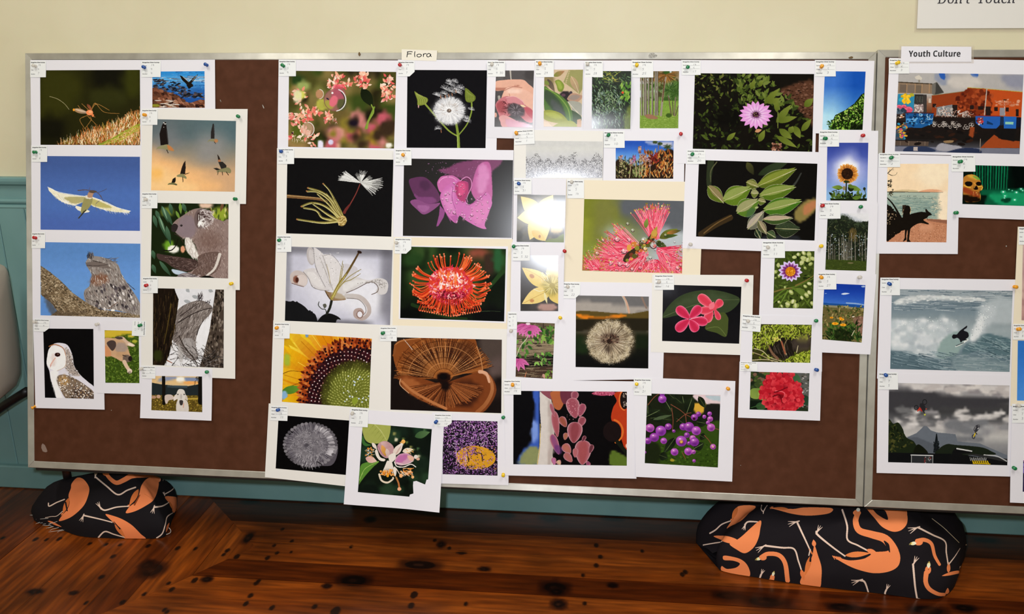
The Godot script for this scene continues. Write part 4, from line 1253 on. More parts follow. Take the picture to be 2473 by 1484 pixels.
func pic_puppy(p: Pic):
	p.fill("3a4f16")
	p.dots(900, [893, 1125, 1190, 1610], 3, 8, ["4a6420", "2e4010", "5a7428", "34481a", "6a8030"])
	p.blob([893, 1125, 1150, 1125, 1160, 1150, 1050, 1165, 960, 1190, 893, 1190], "c4aa34", 16); p.ell(1120, 1175, 30, 12, "c0b040", 0, 8); p.ell(1150, 1220, 24, 14, "a8a838", 0, 8)
	p.blob([990, 1185, 1050, 1180, 1090, 1215, 1150, 1250, 1135, 1266, 1080, 1255, 1030, 1245], "c8ac94"); p.leaf(1090, 1240, 1150, 1258, 22, "e0d0bc")
	p.blob([893, 1200, 950, 1192, 1040, 1205, 1085, 1260, 1110, 1330, 1125, 1375, 1090, 1398, 1040, 1392, 990, 1365, 945, 1345, 893, 1330], "c09a78")
	p.blob([893, 1260, 930, 1280, 950, 1340, 893, 1345], "c88a60", 10)
	p.ell(1035, 1275, 56, 48, "a08c80", 20, 18); p.ell(1040, 1330, 50, 24, "b89470", 0, 14)
	p.blob([1055, 1345, 1090, 1335, 1128, 1362, 1115, 1392, 1080, 1398, 1052, 1385], "6a5a50", 8); p.ell(1113, 1368, 17, 22, "211a1a"); p.line([1050, 1338, 1078, 1348], 7, 5, "2a2020"); p.line([1045, 1390, 1085, 1402], 6, 5, "2c2422")
	p.blob([912, 1232, 950, 1210, 985, 1222, 990, 1262, 962, 1300, 930, 1270], "473a36"); p.blob([985, 1180, 1040, 1182, 1045, 1200, 1000, 1200], "4a3e3a")
	p.line([1062, 1395, 1085, 1440, 1108, 1470], 34, 28, "d0b49a"); p.ell(1108, 1475, 22, 22, "d8c4b4"); p.hairs(6, [1095, 1475, 1125, 1490], 16, 20, 3, 60, 90, ["4a4038"])

func pic_lamb(p: Pic):
	p.vg(["8a92a8", "c0b09a", "e0b878", "5a4a30", "5a4c1c", "4a3c18", "3c3014"])
	p.poly([1133, 150, 1513, 150, 1513, 228, 1133, 205], "d8b884"); p.blob([1220, 155, 1330, 160, 1260, 185, 1180, 190], "8a94b0", 14); p.blob([1390, 160, 1500, 170, 1450, 195, 1380, 185], "7a88a8", 12); p.ell(1348, 175, 34, 20, "fffae8", 0, 14); p.ell(1430, 200, 60, 12, "e8a860", 0, 8)
	p.poly([1133, 200, 1200, 212, 1300, 222, 1400, 225, 1513, 205, 1513, 292, 1133, 292], "222a2c"); p.poly([1250, 222, 1400, 222, 1400, 240, 1250, 236], "3c4a52", 5)
	p.poly([1133, 292, 1513, 290, 1513, 425, 1133, 415], "5f4e1c"); p.dots(420, [1133, 292, 1513, 420], 2, 6, ["8a7a28", "3a2c12", "a08a34", "4a3418", "6a5a24", "c0a048"], [], 0.6)
	p.poly([1400, 310, 1513, 305, 1513, 320, 1400, 324], "b0963c", 4)
	p.line([1222, 148, 1225, 356], 24, 26, "17130f"); p.line([1497, 148, 1495, 342], 32, 36, "14110e"); p.hairs(24, [1450, 150, 1513, 220], 12, 26, 2, 60, 160, ["1c1a14"])
	p.blob([1232, 295, 1280, 288, 1302, 318, 1262, 330, 1250, 352, 1236, 350], "c8b8ae"); p.ell(1185, 303, 16, 14, "c09a80"); p.ell(1150, 308, 18, 12, "b08a70")
	p.blob([1325, 330, 1395, 330, 1402, 418, 1322, 418], "cfc8c0"); p.leaf(1330, 280, 1296, 335, 30, "d8d0c8"); p.leaf(1370, 282, 1402, 330, 26, "c8bcb2")
	p.blob([1318, 290, 1330, 252, 1352, 246, 1374, 254, 1384, 290, 1372, 350, 1352, 368, 1334, 350], "d4cec8"); p.blob([1340, 330, 1365, 330, 1362, 360, 1345, 362], "3a3434"); p.ell(1328, 285, 5, 5, "2a2422"); p.ell(1375, 285, 5, 5, "2a2422"); p.ell(1352, 300, 8, 20, "b8b0aa", 0, 4); p.line([1370, 350, 1368, 380], 7, 6, "c89a88")

# ---------------------------------------------------------------- flowers, left part
func prints_flora_left():
	pr("pink blossoms print", "print of pink and orange blossoms with water droplets, blurred behind", 0, "w", 0.4, [673, 144, 962, 146, 958, 372, 670, 366], 0, Z4, [698, 171, 957, 174, 951.6, 359, 696, 354.7], pic_blossoms, [673, 145, 715, 184.5, 0, "5", "4"], [["green", 684, 159, "t"]])
	pr("dandelion on black print", "print of a white dandelion head with two green buds on black", 1, "w", 0.5, [961, 144, 1203, 145, 1199, 364, 957, 368], 0, Z4, [984, 169, 1176, 170, 1172.6, 358, 982, 357], pic_dandelion, [961, 147, 1002, 185, 0, "5", "7", 0, 1], [["red", 965.5, 156, "t"]])
	pr("seed parachute print", "print of a single feathery seed above a dry pod on black", 2, "n", 0.5, [669, 358, 962, 364, 955, 590, 667, 576], 0, Z4, [694, 381.5, 950, 386, 945, 572, 691, 564], pic_seed, [671, 358, 710.6, 396.5, 0, "5", "8"], [["blue", 678.6, 365.4, "t"]])
	pr("pink tulip print", "glossy print of a dewy pink tulip on black", 3, "w", 0.2, [952, 361, 1241, 364, 1237, 588, 950, 582], 0, Z4, [977, 384, 1239.7, 388, 1235.5, 575, 973, 570], pic_tulip, [954, 360, 994, 399.5, 0, "5", "9"], [["orange", 973, 374.5, "t"]])
	pr("white lily print", "print of a white lily with curled petals on pale sky", 3, "n", 0.5, [667, 567, 965, 576, 957, 810, 660, 795], 0, Z5, [693, 595.5, 948, 604.5, 942, 787, 688, 776], pic_lily, [668.7, 569, 704, 609, 0, "5", "6"], [["green", 674, 579.6, "t"]])
	pr("orange pincushion print", "white edged print of a spiky orange pincushion flower on cream card", 4, "c", 0.5, [951, 573, 1243, 578, 1238, 800, 948, 790], 0, Z5, [969.5, 595.5, 1222, 601.7, 1217.6, 777, 966.6, 768.6], pic_pincushion, [953, 575, 993.5, 613, 0, "5", "13", 1, 1], [["clear", 957.6, 587, "t"]], [966, 594, 1227, 595.5, 1222, 781, 963, 771])
	pr("sunflower close-up print", "print of yellow petals and the seeded green centre of a sunflower", 4, "n", 0.5, [660, 774, 945, 786, 940, 1005, 653, 985], 0, Z5, [687, 805, 898, 818.7, 891, 986.5, 681, 971], pic_sunflower, [662, 780, 700, 818, 0, "5", "5", 1], [["orange", 668.4, 792, "t"]])
	pr("brown fungus print", "print of a ribbed brown bracket fungus on dark ground", 5, "n", 0.5, [915, 785, 1236, 796, 1228, 1010, 912, 1000], 0, Z5, [944.6, 815, 1212, 821, 1210.6, 998.7, 943, 990], pic_fungus, [918, 790, 959, 824.5, 1, "5", "18"], [["green", 925.6, 804.6, "t"]])
	pr("grey carnation print", "print of a grey ruffled carnation on black hanging over the lower rail", 5, "n", 0.5, [649, 975, 870, 985, 852, 1177, 640, 1153], 0.001, Z6, [673, 1003, 845, 1016.5, 836.5, 1147.8, 666, 1132], pic_carnation, [653, 982, 695, 1017, 1, "5", "15", 2], [["blue", 671.8, 991, "t"]])
	pr("jacaranda petals print", "print of purple fallen petals scattered over yellow paint on a road", 6, "w", 0.5, [1043.6, 997, 1229, 1002, 1228, 1172.7, 1043, 1168], 0, Z6, [1069.5, 1015, 1201.5, 1018.5, 1201.5, 1149.5, 1069, 1146], pic_jacaranda, [1048.7, 1000.6, 1091, 1031, 1, "5", "12", 1, 1], [["blue", 1053.8, 1018.5, "t"], ["green", 1216, 1009, "at the top right corner"], ["yellow", 1215, 1147, "at the bottom right corner"]])
	pr("lemon blossom print", "print of white and pink lemon blossom hanging lowest, its corner folded, over the bottom rail", 7.5, "w", 0.5, [845, 988.7, 1073, 1003, 1063, 1236, 832, 1217], 0.007, Z6, [876, 1023, 1043, 1037, 1031, 1204, 865.6, 1188], pic_lemon, [847, 987, 890, 1032, 0, "5", "23", 3], [["clear", 850.6, 998, "t"]])

func pic_blossoms(p: Pic):
	p.fill("4c4a20")
	p.dots(70, [260, 250, 1190, 915], 40, 110, ["3a4a1a", "7a7a40", "26220f", "a08050", "807040", "55601f", "201a10", "6a5a30"], [], 1.0, 60)
	p.dots(30, [600, 650, 1190, 915], 30, 70, ["d8a088", "c8807a", "b09030", "3a2a1c", "c05a68", "8a7a30"], [], 1.0, 40)
	p.ell(830, 700, 50, 40, "1c1420", 0, 40); p.ell(350, 330, 60, 50, "28401a", 0, 40); p.ell(400, 380, 60, 40, "9aa860", 0, 30)
	p.line([1010, 560, 960, 680, 940, 740], 14, 20, "7a9a3a"); p.soften(7)
	p.leaf(900, 400, 1000, 560, 90, "141c0c", "1c2410"); p.line([985, 540, 1005, 600, 960, 680, 950, 740], 10, 16, "8aa040")
	for k in [[690, 320, 80, 26], [640, 380, 70, 14], [760, 360, 60, 14], [900, 330, 90, 24], [900, 290, 80, 14], [930, 370, 50, 12], [1120, 410, 80, 30], [1120, 330, 60, 14], [1130, 470, 50, 12], [370, 470, 90, 26], [420, 620, 100, 30], [360, 700, 90, 20], [500, 610, 60, 16], [620, 640, 60, 20], [420, 770, 80, 24], [300, 640, 50, 14], [480, 840, 70, 12], [290, 820, 40, 8]]:
		for i in k[3]:
			var a := p.r.randf_range(0, TAU); var d: float = sqrt(p.r.randf()) * k[2] * 0.6
			var x: float = k[0] + cos(a) * d; var y: float = k[1] + sin(a) * d; var e := p.r.randf_range(0, TAU); var l := p.r.randf_range(24, 54)
			p.leaf(x, y, x + cos(e) * l, y + sin(e) * l, l * 0.5, p.pick(["f4a890", "f08a72", "f8dcc4", "e85e58", "fbe9d8", "f0b898", "d84a50", "f4c8a0"]), p.pick(["f8e0d0", "f0a080", "e06860"]))
	p.ell(370, 460, 46, 40, "d8d860", 0, 20); p.ell(350, 470, 40, 60, "e8e4c8", 0, 18, 0.7); p.ell(560, 540, 50, 50, "c0c050", 0, 16, 0.8); p.ell(700, 390, 50, 24, "f05070", 0, 14, 0.7)
	p.ell(672, 500, 96, 96, "a86a6c", 0, 0, 0.75); p.ell(700, 450, 60, 50, "b05868", 0, 16); p.ell(730, 540, 40, 50, "5a5a38", 0, 14); p.ell(620, 540, 50, 40, "a8a048", 0, 14); p.ell(660, 510, 34, 50, "e07080", 20, 10)
	p.arc(672, 500, 94, 94, -70, 80, 9, "e8e4e4"); p.arc(672, 500, 84, 86, -50, 60, 7, "3a3430"); p.arc(672, 500, 92, 92, 90, 250, 5, "7a5a4a"); p.ell(610, 490, 14, 6, "2a2038", 30); p.ell(650, 440, 10, 10, "f8f4f4")
	p.ell(440, 750, 56, 62, "e0b0a0", 0, 0, 0.6); p.arc(440, 750, 54, 60, -90, 90, 6, "f8f0ea"); p.arc(440, 750, 46, 52, -80, 60, 4, "9a6a5a"); p.ell(305, 783, 9, 8, "1a1414"); p.ell(540, 450, 34, 40, "e89a80", 0, 10, 0.6); p.arc(540, 450, 34, 40, -90, 90, 4, "f4ece8")
	p.hairs(30, [300, 800, 440, 850], 14, 26, 3, 60, 120, ["f4ead8", "f0c8a8"]); p.hairs(24, [580, 650, 690, 690], 14, 26, 3, 60, 120, ["f4d8d0", "e06068"])
	p.ell(640, 860, 24, 24, "d8d4f0", 0, 10); p.ell(550, 880, 26, 40, "e8e4f8", 0, 16); p.ell(1140, 885, 30, 24, "f4f0e4", 0, 16)

func pic_dandelion(p: Pic):
	p.fill("121114")
	p.line([1728, 915, 1722, 800, 1704, 690], 26, 20, "7f9438"); p.line([1712, 806, 1640, 760, 1540, 650, 1440, 535], 12, 16, "8a9c40"); p.line([1732, 795, 1800, 705, 1836, 600, 1836, 505], 10, 14, "84983c")
	p.line([1722, 910, 1716, 800], 8, 6, "a8b860")
	p.blob([1346, 430, 1362, 434, 1400, 462, 1452, 480, 1463, 508, 1432, 540, 1376, 546, 1370, 500], "7c8834"); p.blob([1780, 405, 1800, 405, 1830, 430, 1869, 470, 1862, 505, 1820, 522, 1784, 500], "6c7a2e")
	for i in 5:
		p.line([1358 + i * 4, 440 + i * 2, 1382 + i * 16, 500 - i * 3, 1384 + i * 14, 535], 3, 5, "a0aa58"); p.line([1790 + i * 4, 415 + i * 6, 1796 + i * 14, 470, 1798 + i * 12, 510], 3, 5, "8e9c48")
	p.ell(1382, 555, 5, 16, "d0a0a0")
	p.ell(1645, 592, 132, 118, "a8a8ac", 0, 44, 0.9)
	p.burst(1645, 592, 420, 40, 146, 3, ["f4f4f6", "d8d8dc", "b8b8be", "e8e8ec"], 0.88)
	p.ell(1645, 580, 70, 50, "6a5a50", 0, 26, 0.8); p.dots(70, [1570, 530, 1720, 630], 3, 6, ["7a5038", "4a3428", "a8846a", "e8e4e0"], [], 0.5); p.burst(1645, 592, 160, 20, 110, 2, ["f8f8fa", "e0e0e4"], 0.88)
	for k in [[1650, 370, 52], [1700, 410, 60], [1610, 410, 50], [1660, 430, 50], [1740, 400, 44], [1560, 470, 44], [1600, 450, 40], [1690, 345, 36], [1640, 345, 34], [1720, 440, 44], [1530, 460, 36], [1550, 748, 36], [1832, 585, 34], [1795, 688, 44], [1790, 660, 36]]:
		p.burst(k[0], k[1], 22, 2, k[2], 2.6, ["e8e8ea", "b8b8bc", "8a8a90"], 0.9, -160 if k[1] < 700 else -200, 40 if k[1] < 500 else 20)
	for k in [[1610, 470], [1640, 460], [1700, 425], [1570, 472], [1575, 765], [1668, 450]]: p.line([k[0], k[1] - 10, k[0] + 4, k[1] + 14], 4, 6, "c0805a")

func pic_seed(p: Pic):
	p.fill("100f10")
	p.burst(890, 1205, 30, 2, 210, 6, ["d8d8d6", "b0b0ac", "f0f0ee"], 0.62, 190, 232); p.burst(890, 1205, 24, 2, 200, 6, ["d8d8d6", "b8b8b4", "f0f0ee"], 0.62, -20, 62)
	p.burst(890, 1205, 14, 2, 125, 4, ["c8c8c6", "e8e8e6"], 0.9, -95, -60); p.burst(890, 1205, 10, 2, 100, 4, ["a8a8a4"], 0.9, -120, -95); p.burst(890, 1205, 10, 2, 120, 4, ["c8c8c4"], 0.8, -45, -20)
	p.line([886, 1215, 850, 1300, 800, 1390, 762, 1450], 7, 12, "8a4038", "7a3430"); p.line([800, 1390, 770, 1425, 752, 1460], 14, 26, "6a2c28")
	p.line([262, 1322, 400, 1332, 540, 1345, 600, 1365], 30, 22, "7a5836"); p.line([262, 1316, 400, 1326, 560, 1338], 8, 6, "b09060")
	for s in [[440, 1250, 560, 1285, 640, 1345, 700, 1440, 735, 1500], [430, 1280, 520, 1285, 620, 1350, 690, 1450, 725, 1500], [570, 1213, 620, 1265, 672, 1355, 720, 1450, 745, 1510], [382, 1408, 470, 1378, 560, 1392, 640, 1440, 715, 1510], [400, 1420, 510, 1442, 560, 1500, 640, 1520, 700, 1530], [345, 1518, 460, 1535, 580, 1545, 700, 1530], [600, 1300, 660, 1370, 700, 1440, 740, 1500], [480, 1385, 560, 1440, 620, 1480, 700, 1520], [520, 1300, 620, 1390, 690, 1470, 730, 1510]]:
		p.line(s, 10, 26, "8c8446", "b0a45c"); var u := []
		for i in s.size(): u.append(s[i] + (6 if i % 2 else 2))
		p.line(u, 3, 7, "e0d8a0", "d8cc8a"); for i in s.size(): u[i] = s[i] - (8 if i % 2 else 2)
		p.line(u, 3, 6, "54481e", "6a5a2a")
	for k in [[440, 1252], [430, 1278], [572, 1216], [384, 1410], [346, 1520]]: p.ell(k[0], k[1], 10, 6, "b07848", 30)
	p.ell(735, 1527, 38, 46, "b89a58", 20); p.dots(110, [700, 1480, 772, 1570], 4, 6, ["e0cc90", "8a7038", "c8b070"], [710, 1490, 760, 1490, 775, 1530, 750, 1570, 710, 1570, 698, 1530])

func pic_tulip(p: Pic):
	p.fill("141216")
	p.blob([1560, 1110, 1640, 1080, 1760, 1030, 2075, 1000, 2080, 1060, 2010, 1130, 2000, 1330, 1860, 1300, 1800, 1200], "7a3a66", 14)
	p.blob([1302, 1196, 1345, 1166, 1430, 1160, 1490, 1200, 1555, 1290, 1566, 1360, 1500, 1390, 1420, 1400, 1345, 1310], "5e2c58"); p.ell(1440, 1230, 50, 40, "4a2048", 20, 20); p.blob([1345, 1300, 1400, 1330, 1500, 1330, 1540, 1370, 1440, 1400, 1370, 1350], "7e4078", 12)
	p.blob([1312, 1372, 1370, 1350, 1470, 1390, 1570, 1380, 1510, 1440, 1430, 1478, 1375, 1440], "8a4a82"); p.blob([1380, 1400, 1480, 1410, 1440, 1460, 1390, 1440], "a05e98", 10)
	p.blob([1545, 1220, 1565, 1170, 1600, 1150, 1680, 1148, 1745, 1190, 1700, 1200, 1640, 1240, 1575, 1290], "cc6cae"); p.arc(1640, 1220, 80, 60, 190, 330, 5, "f0a8dc")
	p.blob([1840, 1300, 1850, 1190, 1900, 1060, 1990, 1040, 2012, 1200, 2008, 1360, 1940, 1420], "c060a0", 5); p.blob([1900, 1080, 1960, 1060, 1990, 1150, 1950, 1280, 1890, 1280], "d888c0", 24)
	p.blob([1570, 1335, 1600, 1260, 1680, 1200, 1740, 1190, 1800, 1200, 1835, 1240, 1800, 1310, 1790, 1360, 1830, 1390, 1960, 1290, 2012, 1370, 1985, 1460, 1950, 1560, 1962, 1600, 1900, 1588, 1800, 1535, 1735, 1490, 1710, 1552, 1660, 1520, 1610, 1450], "cf6fb6")
	p.blob([1590, 1330, 1650, 1260, 1700, 1240, 1680, 1340, 1700, 1450, 1640, 1450], "dc88c6", 30); p.blob([1830, 1420, 1960, 1340, 1990, 1420, 1940, 1540, 1860, 1540], "da7cbc", 30)
	p.blob([1700, 1230, 1745, 1192, 1800, 1202, 1834, 1245, 1800, 1320, 1780, 1370, 1730, 1350, 1705, 1300], "b23470", 8); p.blob([1730, 1210, 1780, 1215, 1790, 1270, 1745, 1330, 1725, 1280], "d84c86", 14); p.blob([1790, 1160, 1835, 1180, 1840, 1250, 1815, 1290, 1812, 1220], "6a2050", 6)
	p.line([1740, 1195, 1790, 1160, 1830, 1180, 1838, 1240, 1800, 1330, 1806, 1375], 6, 5, "f0a0d8"); p.line([1830, 1390, 1900, 1350, 1960, 1292], 5, 4, "8a3070"); p.line([1680, 1250, 1672, 1340, 1700, 1430], 5, 4, "a04a90")
	p.poly([1535, 1582, 1560, 1480, 1568, 1400, 1612, 1450, 1600, 1500, 1555, 1575], "94488a"); p.poly([1655, 1495, 1712, 1480, 1722, 1510, 1700, 1552], "b85aa2"); p.poly([1618, 1470, 1660, 1520, 1662, 1548], "8a3e80")
	for i in 80:
		var v := p.inside([1570, 1160, 2000, 1590], [1570, 1335, 1680, 1200, 1800, 1200, 1790, 1360, 1960, 1300, 2010, 1370, 1950, 1590, 1740, 1490, 1710, 1550, 1610, 1450])
		p.drop(v.x, v.y, p.r.randf_range(3, 9), "f0c0e4")
	p.dots(60, [1440, 1030, 1900, 1160], 2, 4, ["a870a0", "8a5a84"]); p.drop(1738, 1310, 15, "f080b0"); p.drop(1692, 1460, 14, "f0b0dc"); p.drop(1840, 1480, 12, "f0b8e0"); p.drop(1770, 1520, 12, "e8a0d4")

func pic_lily(p: Pic):
	p.fill("c8c8d8")
	p.ell(720, 700, 330, 250, "e0e0ec", 0, 150); p.ell(930, 850, 180, 160, "e8e8f0", 0, 100)
	p.poly([230, 400, 1170, 400, 1170, 470, 230, 440], "3c3a3e", 70); p.poly([230, 1050, 1170, 1090, 1170, 1100, 230, 1080], "2a282c", 50); p.poly([1110, 400, 1170, 400, 1170, 1100, 1100, 1100], "54525a", 70); p.poly([230, 400, 270, 400, 262, 900, 230, 900], "6a6a72", 50)
	p.blob([232, 890, 280, 878, 350, 885, 410, 920, 455, 965, 500, 985, 520, 1040, 510, 1080, 232, 1060], "161618"); p.dots(60, [250, 880, 500, 1000], 6, 14, ["161618"], [232, 885, 340, 880, 455, 955, 510, 1000, 400, 1000, 232, 1000]); p.blob([515, 1060, 560, 1000, 620, 978, 690, 1000, 722, 1030, 690, 1030, 660, 1075, 540, 1070], "131314")
	p.line([645, 860, 628, 930, 600, 985], 22, 20, "22231c"); p.line([535, 880, 530, 910, 560, 940, 590, 945, 600, 985], 6, 6, "2c2e28"); p.blob([568, 905, 590, 895, 600, 915, 582, 935], "5a5a50")
	p.blob([740, 570, 790, 560, 860, 590, 850, 640, 800, 690, 740, 700], "d0ccd2"); p.ell(465, 490, 36, 78, "bdb6b6", -8); p.ell(470, 495, 24, 62, "cfcacb", -8, 8)
	p.blob([400, 622, 450, 596, 505, 600, 555, 680, 640, 778, 560, 780, 480, 755, 440, 680], "d4cfd0"); p.blob([430, 630, 500, 640, 580, 760, 500, 740], "e2dede", 14); p.line([400, 625, 445, 680, 480, 752, 560, 782, 640, 780], 5, 4, "8a8484")
	p.blob([486, 425, 545, 450, 600, 510, 650, 610, 670, 770, 640, 785, 590, 760, 540, 670, 500, 570], "d9d5d7"); p.line([488, 430, 502, 570, 545, 670, 590, 755], 5, 4, "948e90"); p.line([540, 500, 590, 620, 640, 760], 5, 4, "aaa4a2")
	p.blob([568, 490, 620, 478, 680, 520, 730, 590, 745, 650, 700, 740, 655, 790, 625, 700, 600, 590], "dfdbdc"); p.line([568, 490, 605, 600, 632, 710, 655, 780], 6, 5, "a8a2a0"); p.line([600, 560, 620, 640, 630, 720], 4, 4, "c0b088"); p.line([575, 488, 640, 480, 700, 540, 740, 610], 4, 4, "9a9496")
	p.blob([284, 672, 296, 634, 335, 614, 385, 622, 430, 665, 434, 720, 402, 752, 350, 736, 300, 722], "c8bcb8"); p.ell(345, 690, 34, 34, "8c5c4c", 0, 10); p.blob([345, 665, 400, 650, 432, 690, 420, 740, 380, 735, 352, 720], "d8ccc8"); p.ell(346, 694, 14, 24, "4a261c", 0, 4); p.line([300, 722, 350, 738, 402, 752], 5, 5, "6a4a40")
	p.blob([660, 800, 740, 700, 840, 665, 950, 695, 1040, 676, 1100, 690, 1124, 730, 1110, 800, 1060, 816, 1020, 790, 1040, 745, 1000, 712, 930, 720, 840, 765, 780, 800, 700, 830], "d4d0d0"); p.blob([740, 740, 850, 690, 940, 705, 840, 745, 760, 790], "e4e2e2", 14); p.line([770, 802, 850, 768, 950, 716, 1000, 714, 1036, 748, 1034, 790, 985, 815], 6, 6, "6a5a54"); p.dots(90, [800, 690, 1110, 790], 2, 3.5, ["8a8480"], [800, 740, 950, 700, 1050, 680, 1110, 720, 1090, 780, 1030, 720, 900, 720])
	p.line([770, 830, 880, 838, 950, 900, 962, 970, 910, 1020, 850, 1000, 848, 955, 890, 945, 912, 975], 44, 26, "cdc8c6", "b09a94"); p.line([775, 848, 870, 858, 925, 910, 935, 965, 900, 1000], 5, 5, "7a706c"); p.ell(885, 985, 20, 24, "e8e6ee"); p.arc(885, 985, 26, 30, 0, 360, 7, "8a6a60")
	p.blob([586, 785, 620, 795, 690, 810, 766, 856, 700, 868, 640, 866, 610, 835], "94785a"); p.blob([640, 800, 720, 810, 760, 850, 680, 850], "b8a890", 10); p.line([586, 785, 615, 835, 640, 866], 5, 4, "3a2a1c")
	for s in [[655, 840, 720, 740, 800, 660, 895, 602], [660, 830, 740, 720, 810, 690, 888, 640], [660, 830, 705, 720, 722, 620, 738, 530], [670, 830, 715, 720, 735, 610, 742, 560]]: p.line(s, 10, 4, "b0a060", "8a7c48")
	p.line([645, 850, 700, 740, 770, 640, 830, 540, 872, 465], 24, 15, "a89a4a", "4e3620"); p.line([652, 840, 705, 740, 770, 640], 7, 4, "d8cc80"); p.ell(880, 457, 20, 12, "2a1a14", 20); p.dots(80, [480, 440, 720, 760], 2, 4, ["f4f2f4", "aaa4a6"])

func pic_pincushion(p: Pic):
	p.fill("10180c")
	p.dots(40, [1225, 420, 2127, 800], 40, 100, ["1c3014", "0c1408", "2a4820", "16240e", "344c24"], [], 1.0, 60)
	p.ell(1900, 470, 100, 50, "8a4a38", 0, 50); p.ell(1990, 560, 60, 100, "3a2a20", 0, 40); p.ell(2060, 520, 40, 110, "2a5a34", 0, 30); p.line([2100, 620, 2000, 740, 1900, 860], 40, 20, "24401c"); p.ell(1340, 520, 90, 60, "24401c", 0, 50); p.soften(6)
	p.ell(1300, 990, 120, 60, "060806", 0, 40); p.ell(2000, 990, 160, 70, "070807", 0, 50)
	p.line([1330, 905, 1480, 960, 1640, 1010, 1800, 1020], 30, 16, "1e3416"); p.line([1870, 968, 1960, 955, 2085, 958], 5, 4, "3a4a30")
	for i in 150:
		var a := p.r.randf_range(-PI, PI)
		var top := sin(a) < 0
		var c := Vector2(1650, 735) + Vector2(cos(a) * 175, sin(a) * (120 if top else 150))
		var far := Vector2(1655, 735) + Vector2(cos(a) * p.r.randf_range(300, 352), sin(a) * p.r.randf_range(225, 282))
		var m := c.lerp(far, 0.5) + Vector2(0, 24 if top else 30)
		if top: m = c.lerp(far, 0.5) + Vector2(signf(cos(a)) * 20 * absf(cos(a)), 6)
		var cs: String = p.pick(["e24a24", "f0602c", "d43a1c", "f4743c", "c83418"])
		p.line([c.x, c.y, m.x, m.y, far.x, far.y - (14 if not top else 0)], 8, 7, cs)
		p.ell(far.x, far.y - (14 if not top else 0), 7, 8, p.pick(["f08058", "e85a34", "f49070"]))
	var core := [1470, 720, 1500, 640, 1580, 595, 1660, 580, 1760, 610, 1830, 680, 1850, 760, 1800, 850, 1700, 900, 1600, 890, 1510, 840, 1475, 780]
	p.blob(core, "d8402c"); p.blob([1540, 780, 1700, 800, 1800, 790, 1740, 900, 1640, 905, 1540, 860], "8a1a28", 24)
	p.leaves(330, [1470, 580, 1850, 900], 18, 44, 0.32, 0, 360, ["f08a88", "e84a6a", "f8a8b0", "d02c50", "f4683c", "f04a30", "c02040", "f8c0c0"], core)
	p.leaves(60, [1560, 640, 1760, 790], 20, 50, 0.4, 230, 310, ["f88a4a", "f8b098", "fce0e0", "f4703c"]); p.leaves(60, [1520, 800, 1800, 930], 16, 36, 0.35, 0, 360, ["a01830", "e06078", "5a0c1c", "c83050"], core); p.dots(16, [1580, 620, 1760, 760], 5, 9, ["fbe8e8"])
	for i in 26:
		var x := 1440 + i * 17.0
		p.line([x, 860 + absf(i - 13) * -2, 1655 + (x - 1655) * 1.25, 940, 1655 + (x - 1655) * 1.2, 1000 - absf(i - 13) * 3.5], 8, 7, p.pick(["d43c1c", "e8542c", "b82c14"])); p.ell(1655 + (x - 1655) * 1.2, 1000 - absf(i - 13) * 3.5, 7, 8, "f07850")

func pic_sunflower(p: Pic):
	p.g4("d8a818", "d07c18", "d8b020", "8a5a20")
	p.ell(240, 1170, 30, 40, "b07818", 0, 20)
	for i in 70:
		var a := deg_to_rad(p.r.randf_range(172, 292)); var c := Vector2(850, 1690)
		var d := Vector2.from_angle(a); var f := c + d * p.r.randf_range(700, 900); var s := c + d * 380
		p.leaf(s.x, s.y, f.x, f.y, p.r.randf_range(60, 110), p.pick(["d8780c", "c86410", "e0900c"]), p.pick(["f4c818", "f0d030", "e8b414", "f8e048"]), p.r.randf_range(-20, 20))
		p.line([s.x, s.y, s.lerp(f, 0.6).x, s.lerp(f, 0.6).y], 5, 3, p.pick(["b8700c", "e0a414", "f8dc50"]))
	for s in [[215, 1500, 300, 1470, 430, 1490], [215, 1640, 320, 1590, 410, 1560], [215, 1700, 300, 1720, 420, 1660]]: p.line(s, 7, 3, "8a5a0c")
	p.leaf(210, 1650, 400, 1610, 70, "4a7a28", "6a9a30"); p.ell(235, 1680, 30, 40, "8ab4d8", 0, 14); p.leaf(215, 1740, 420, 1700, 80, "f0c818", "d89010"); p.ell(430, 1168, 14, 20, "7a9ac0", 0, 6); p.ell(260, 1380, 30, 60, "a8b838", 0, 24)
	p.ell(850, 1690, 455, 470, "6a2410", 0, 20); p.ell(850, 1690, 400, 410, "2c1014", 0, 20); p.ell(850, 1690, 300, 310, "3a3a14", 0, 30); p.ell(850, 1690, 240, 250, "6a7028", 0, 60)
	for i in 1500:
		var rad := 12.4 * sqrt(float(i)); var a := i * 2.399963
		var x := 850 + cos(a) * rad; var y := 1690 + sin(a) * rad * 1.02
		if x > 990 or y < 1150 or x < 215 or y > 1800: continue
		if rad < 230: p.leaf(x, y, x + cos(a + 0.5) * 24, y + sin(a + 0.5) * 24, 9, p.pick(["98a048", "7a8434", "b0b45c", "5a6420"]), "c8c878")
		elif rad < 300: p.leaf(x, y, x + cos(a) * 18, y + sin(a) * 18, 9, p.pick(["4a4a1c", "3a3414", "6a6a2c"]))
		elif rad < 400:
			p.leaf(x, y, x + cos(a) * 30, y + sin(a) * 30, 18, p.pick(["1c0a10", "2a1018", "3c141c"]))
			if i % 2: p.ell(x, y, 6, 6, p.pick(["d8b8b0", "e8d8d8", "b88070"]))
		else:
			p.leaf(x, y, x + cos(a) * 40, y + sin(a) * 40, 22, p.pick(["a0441c", "7a2810", "c05a24", "5a1c0c", "d07a3c"]))
			if i % 3 == 0: p.ell(x, y, 9, 9, "1a0a10")
	p.leaf(850, 1690, 830, 1760, 50, "8a9a30"); p.dots(24, [740, 1500, 960, 1780], 4, 9, ["c8d8e8", "e0e8e0"])

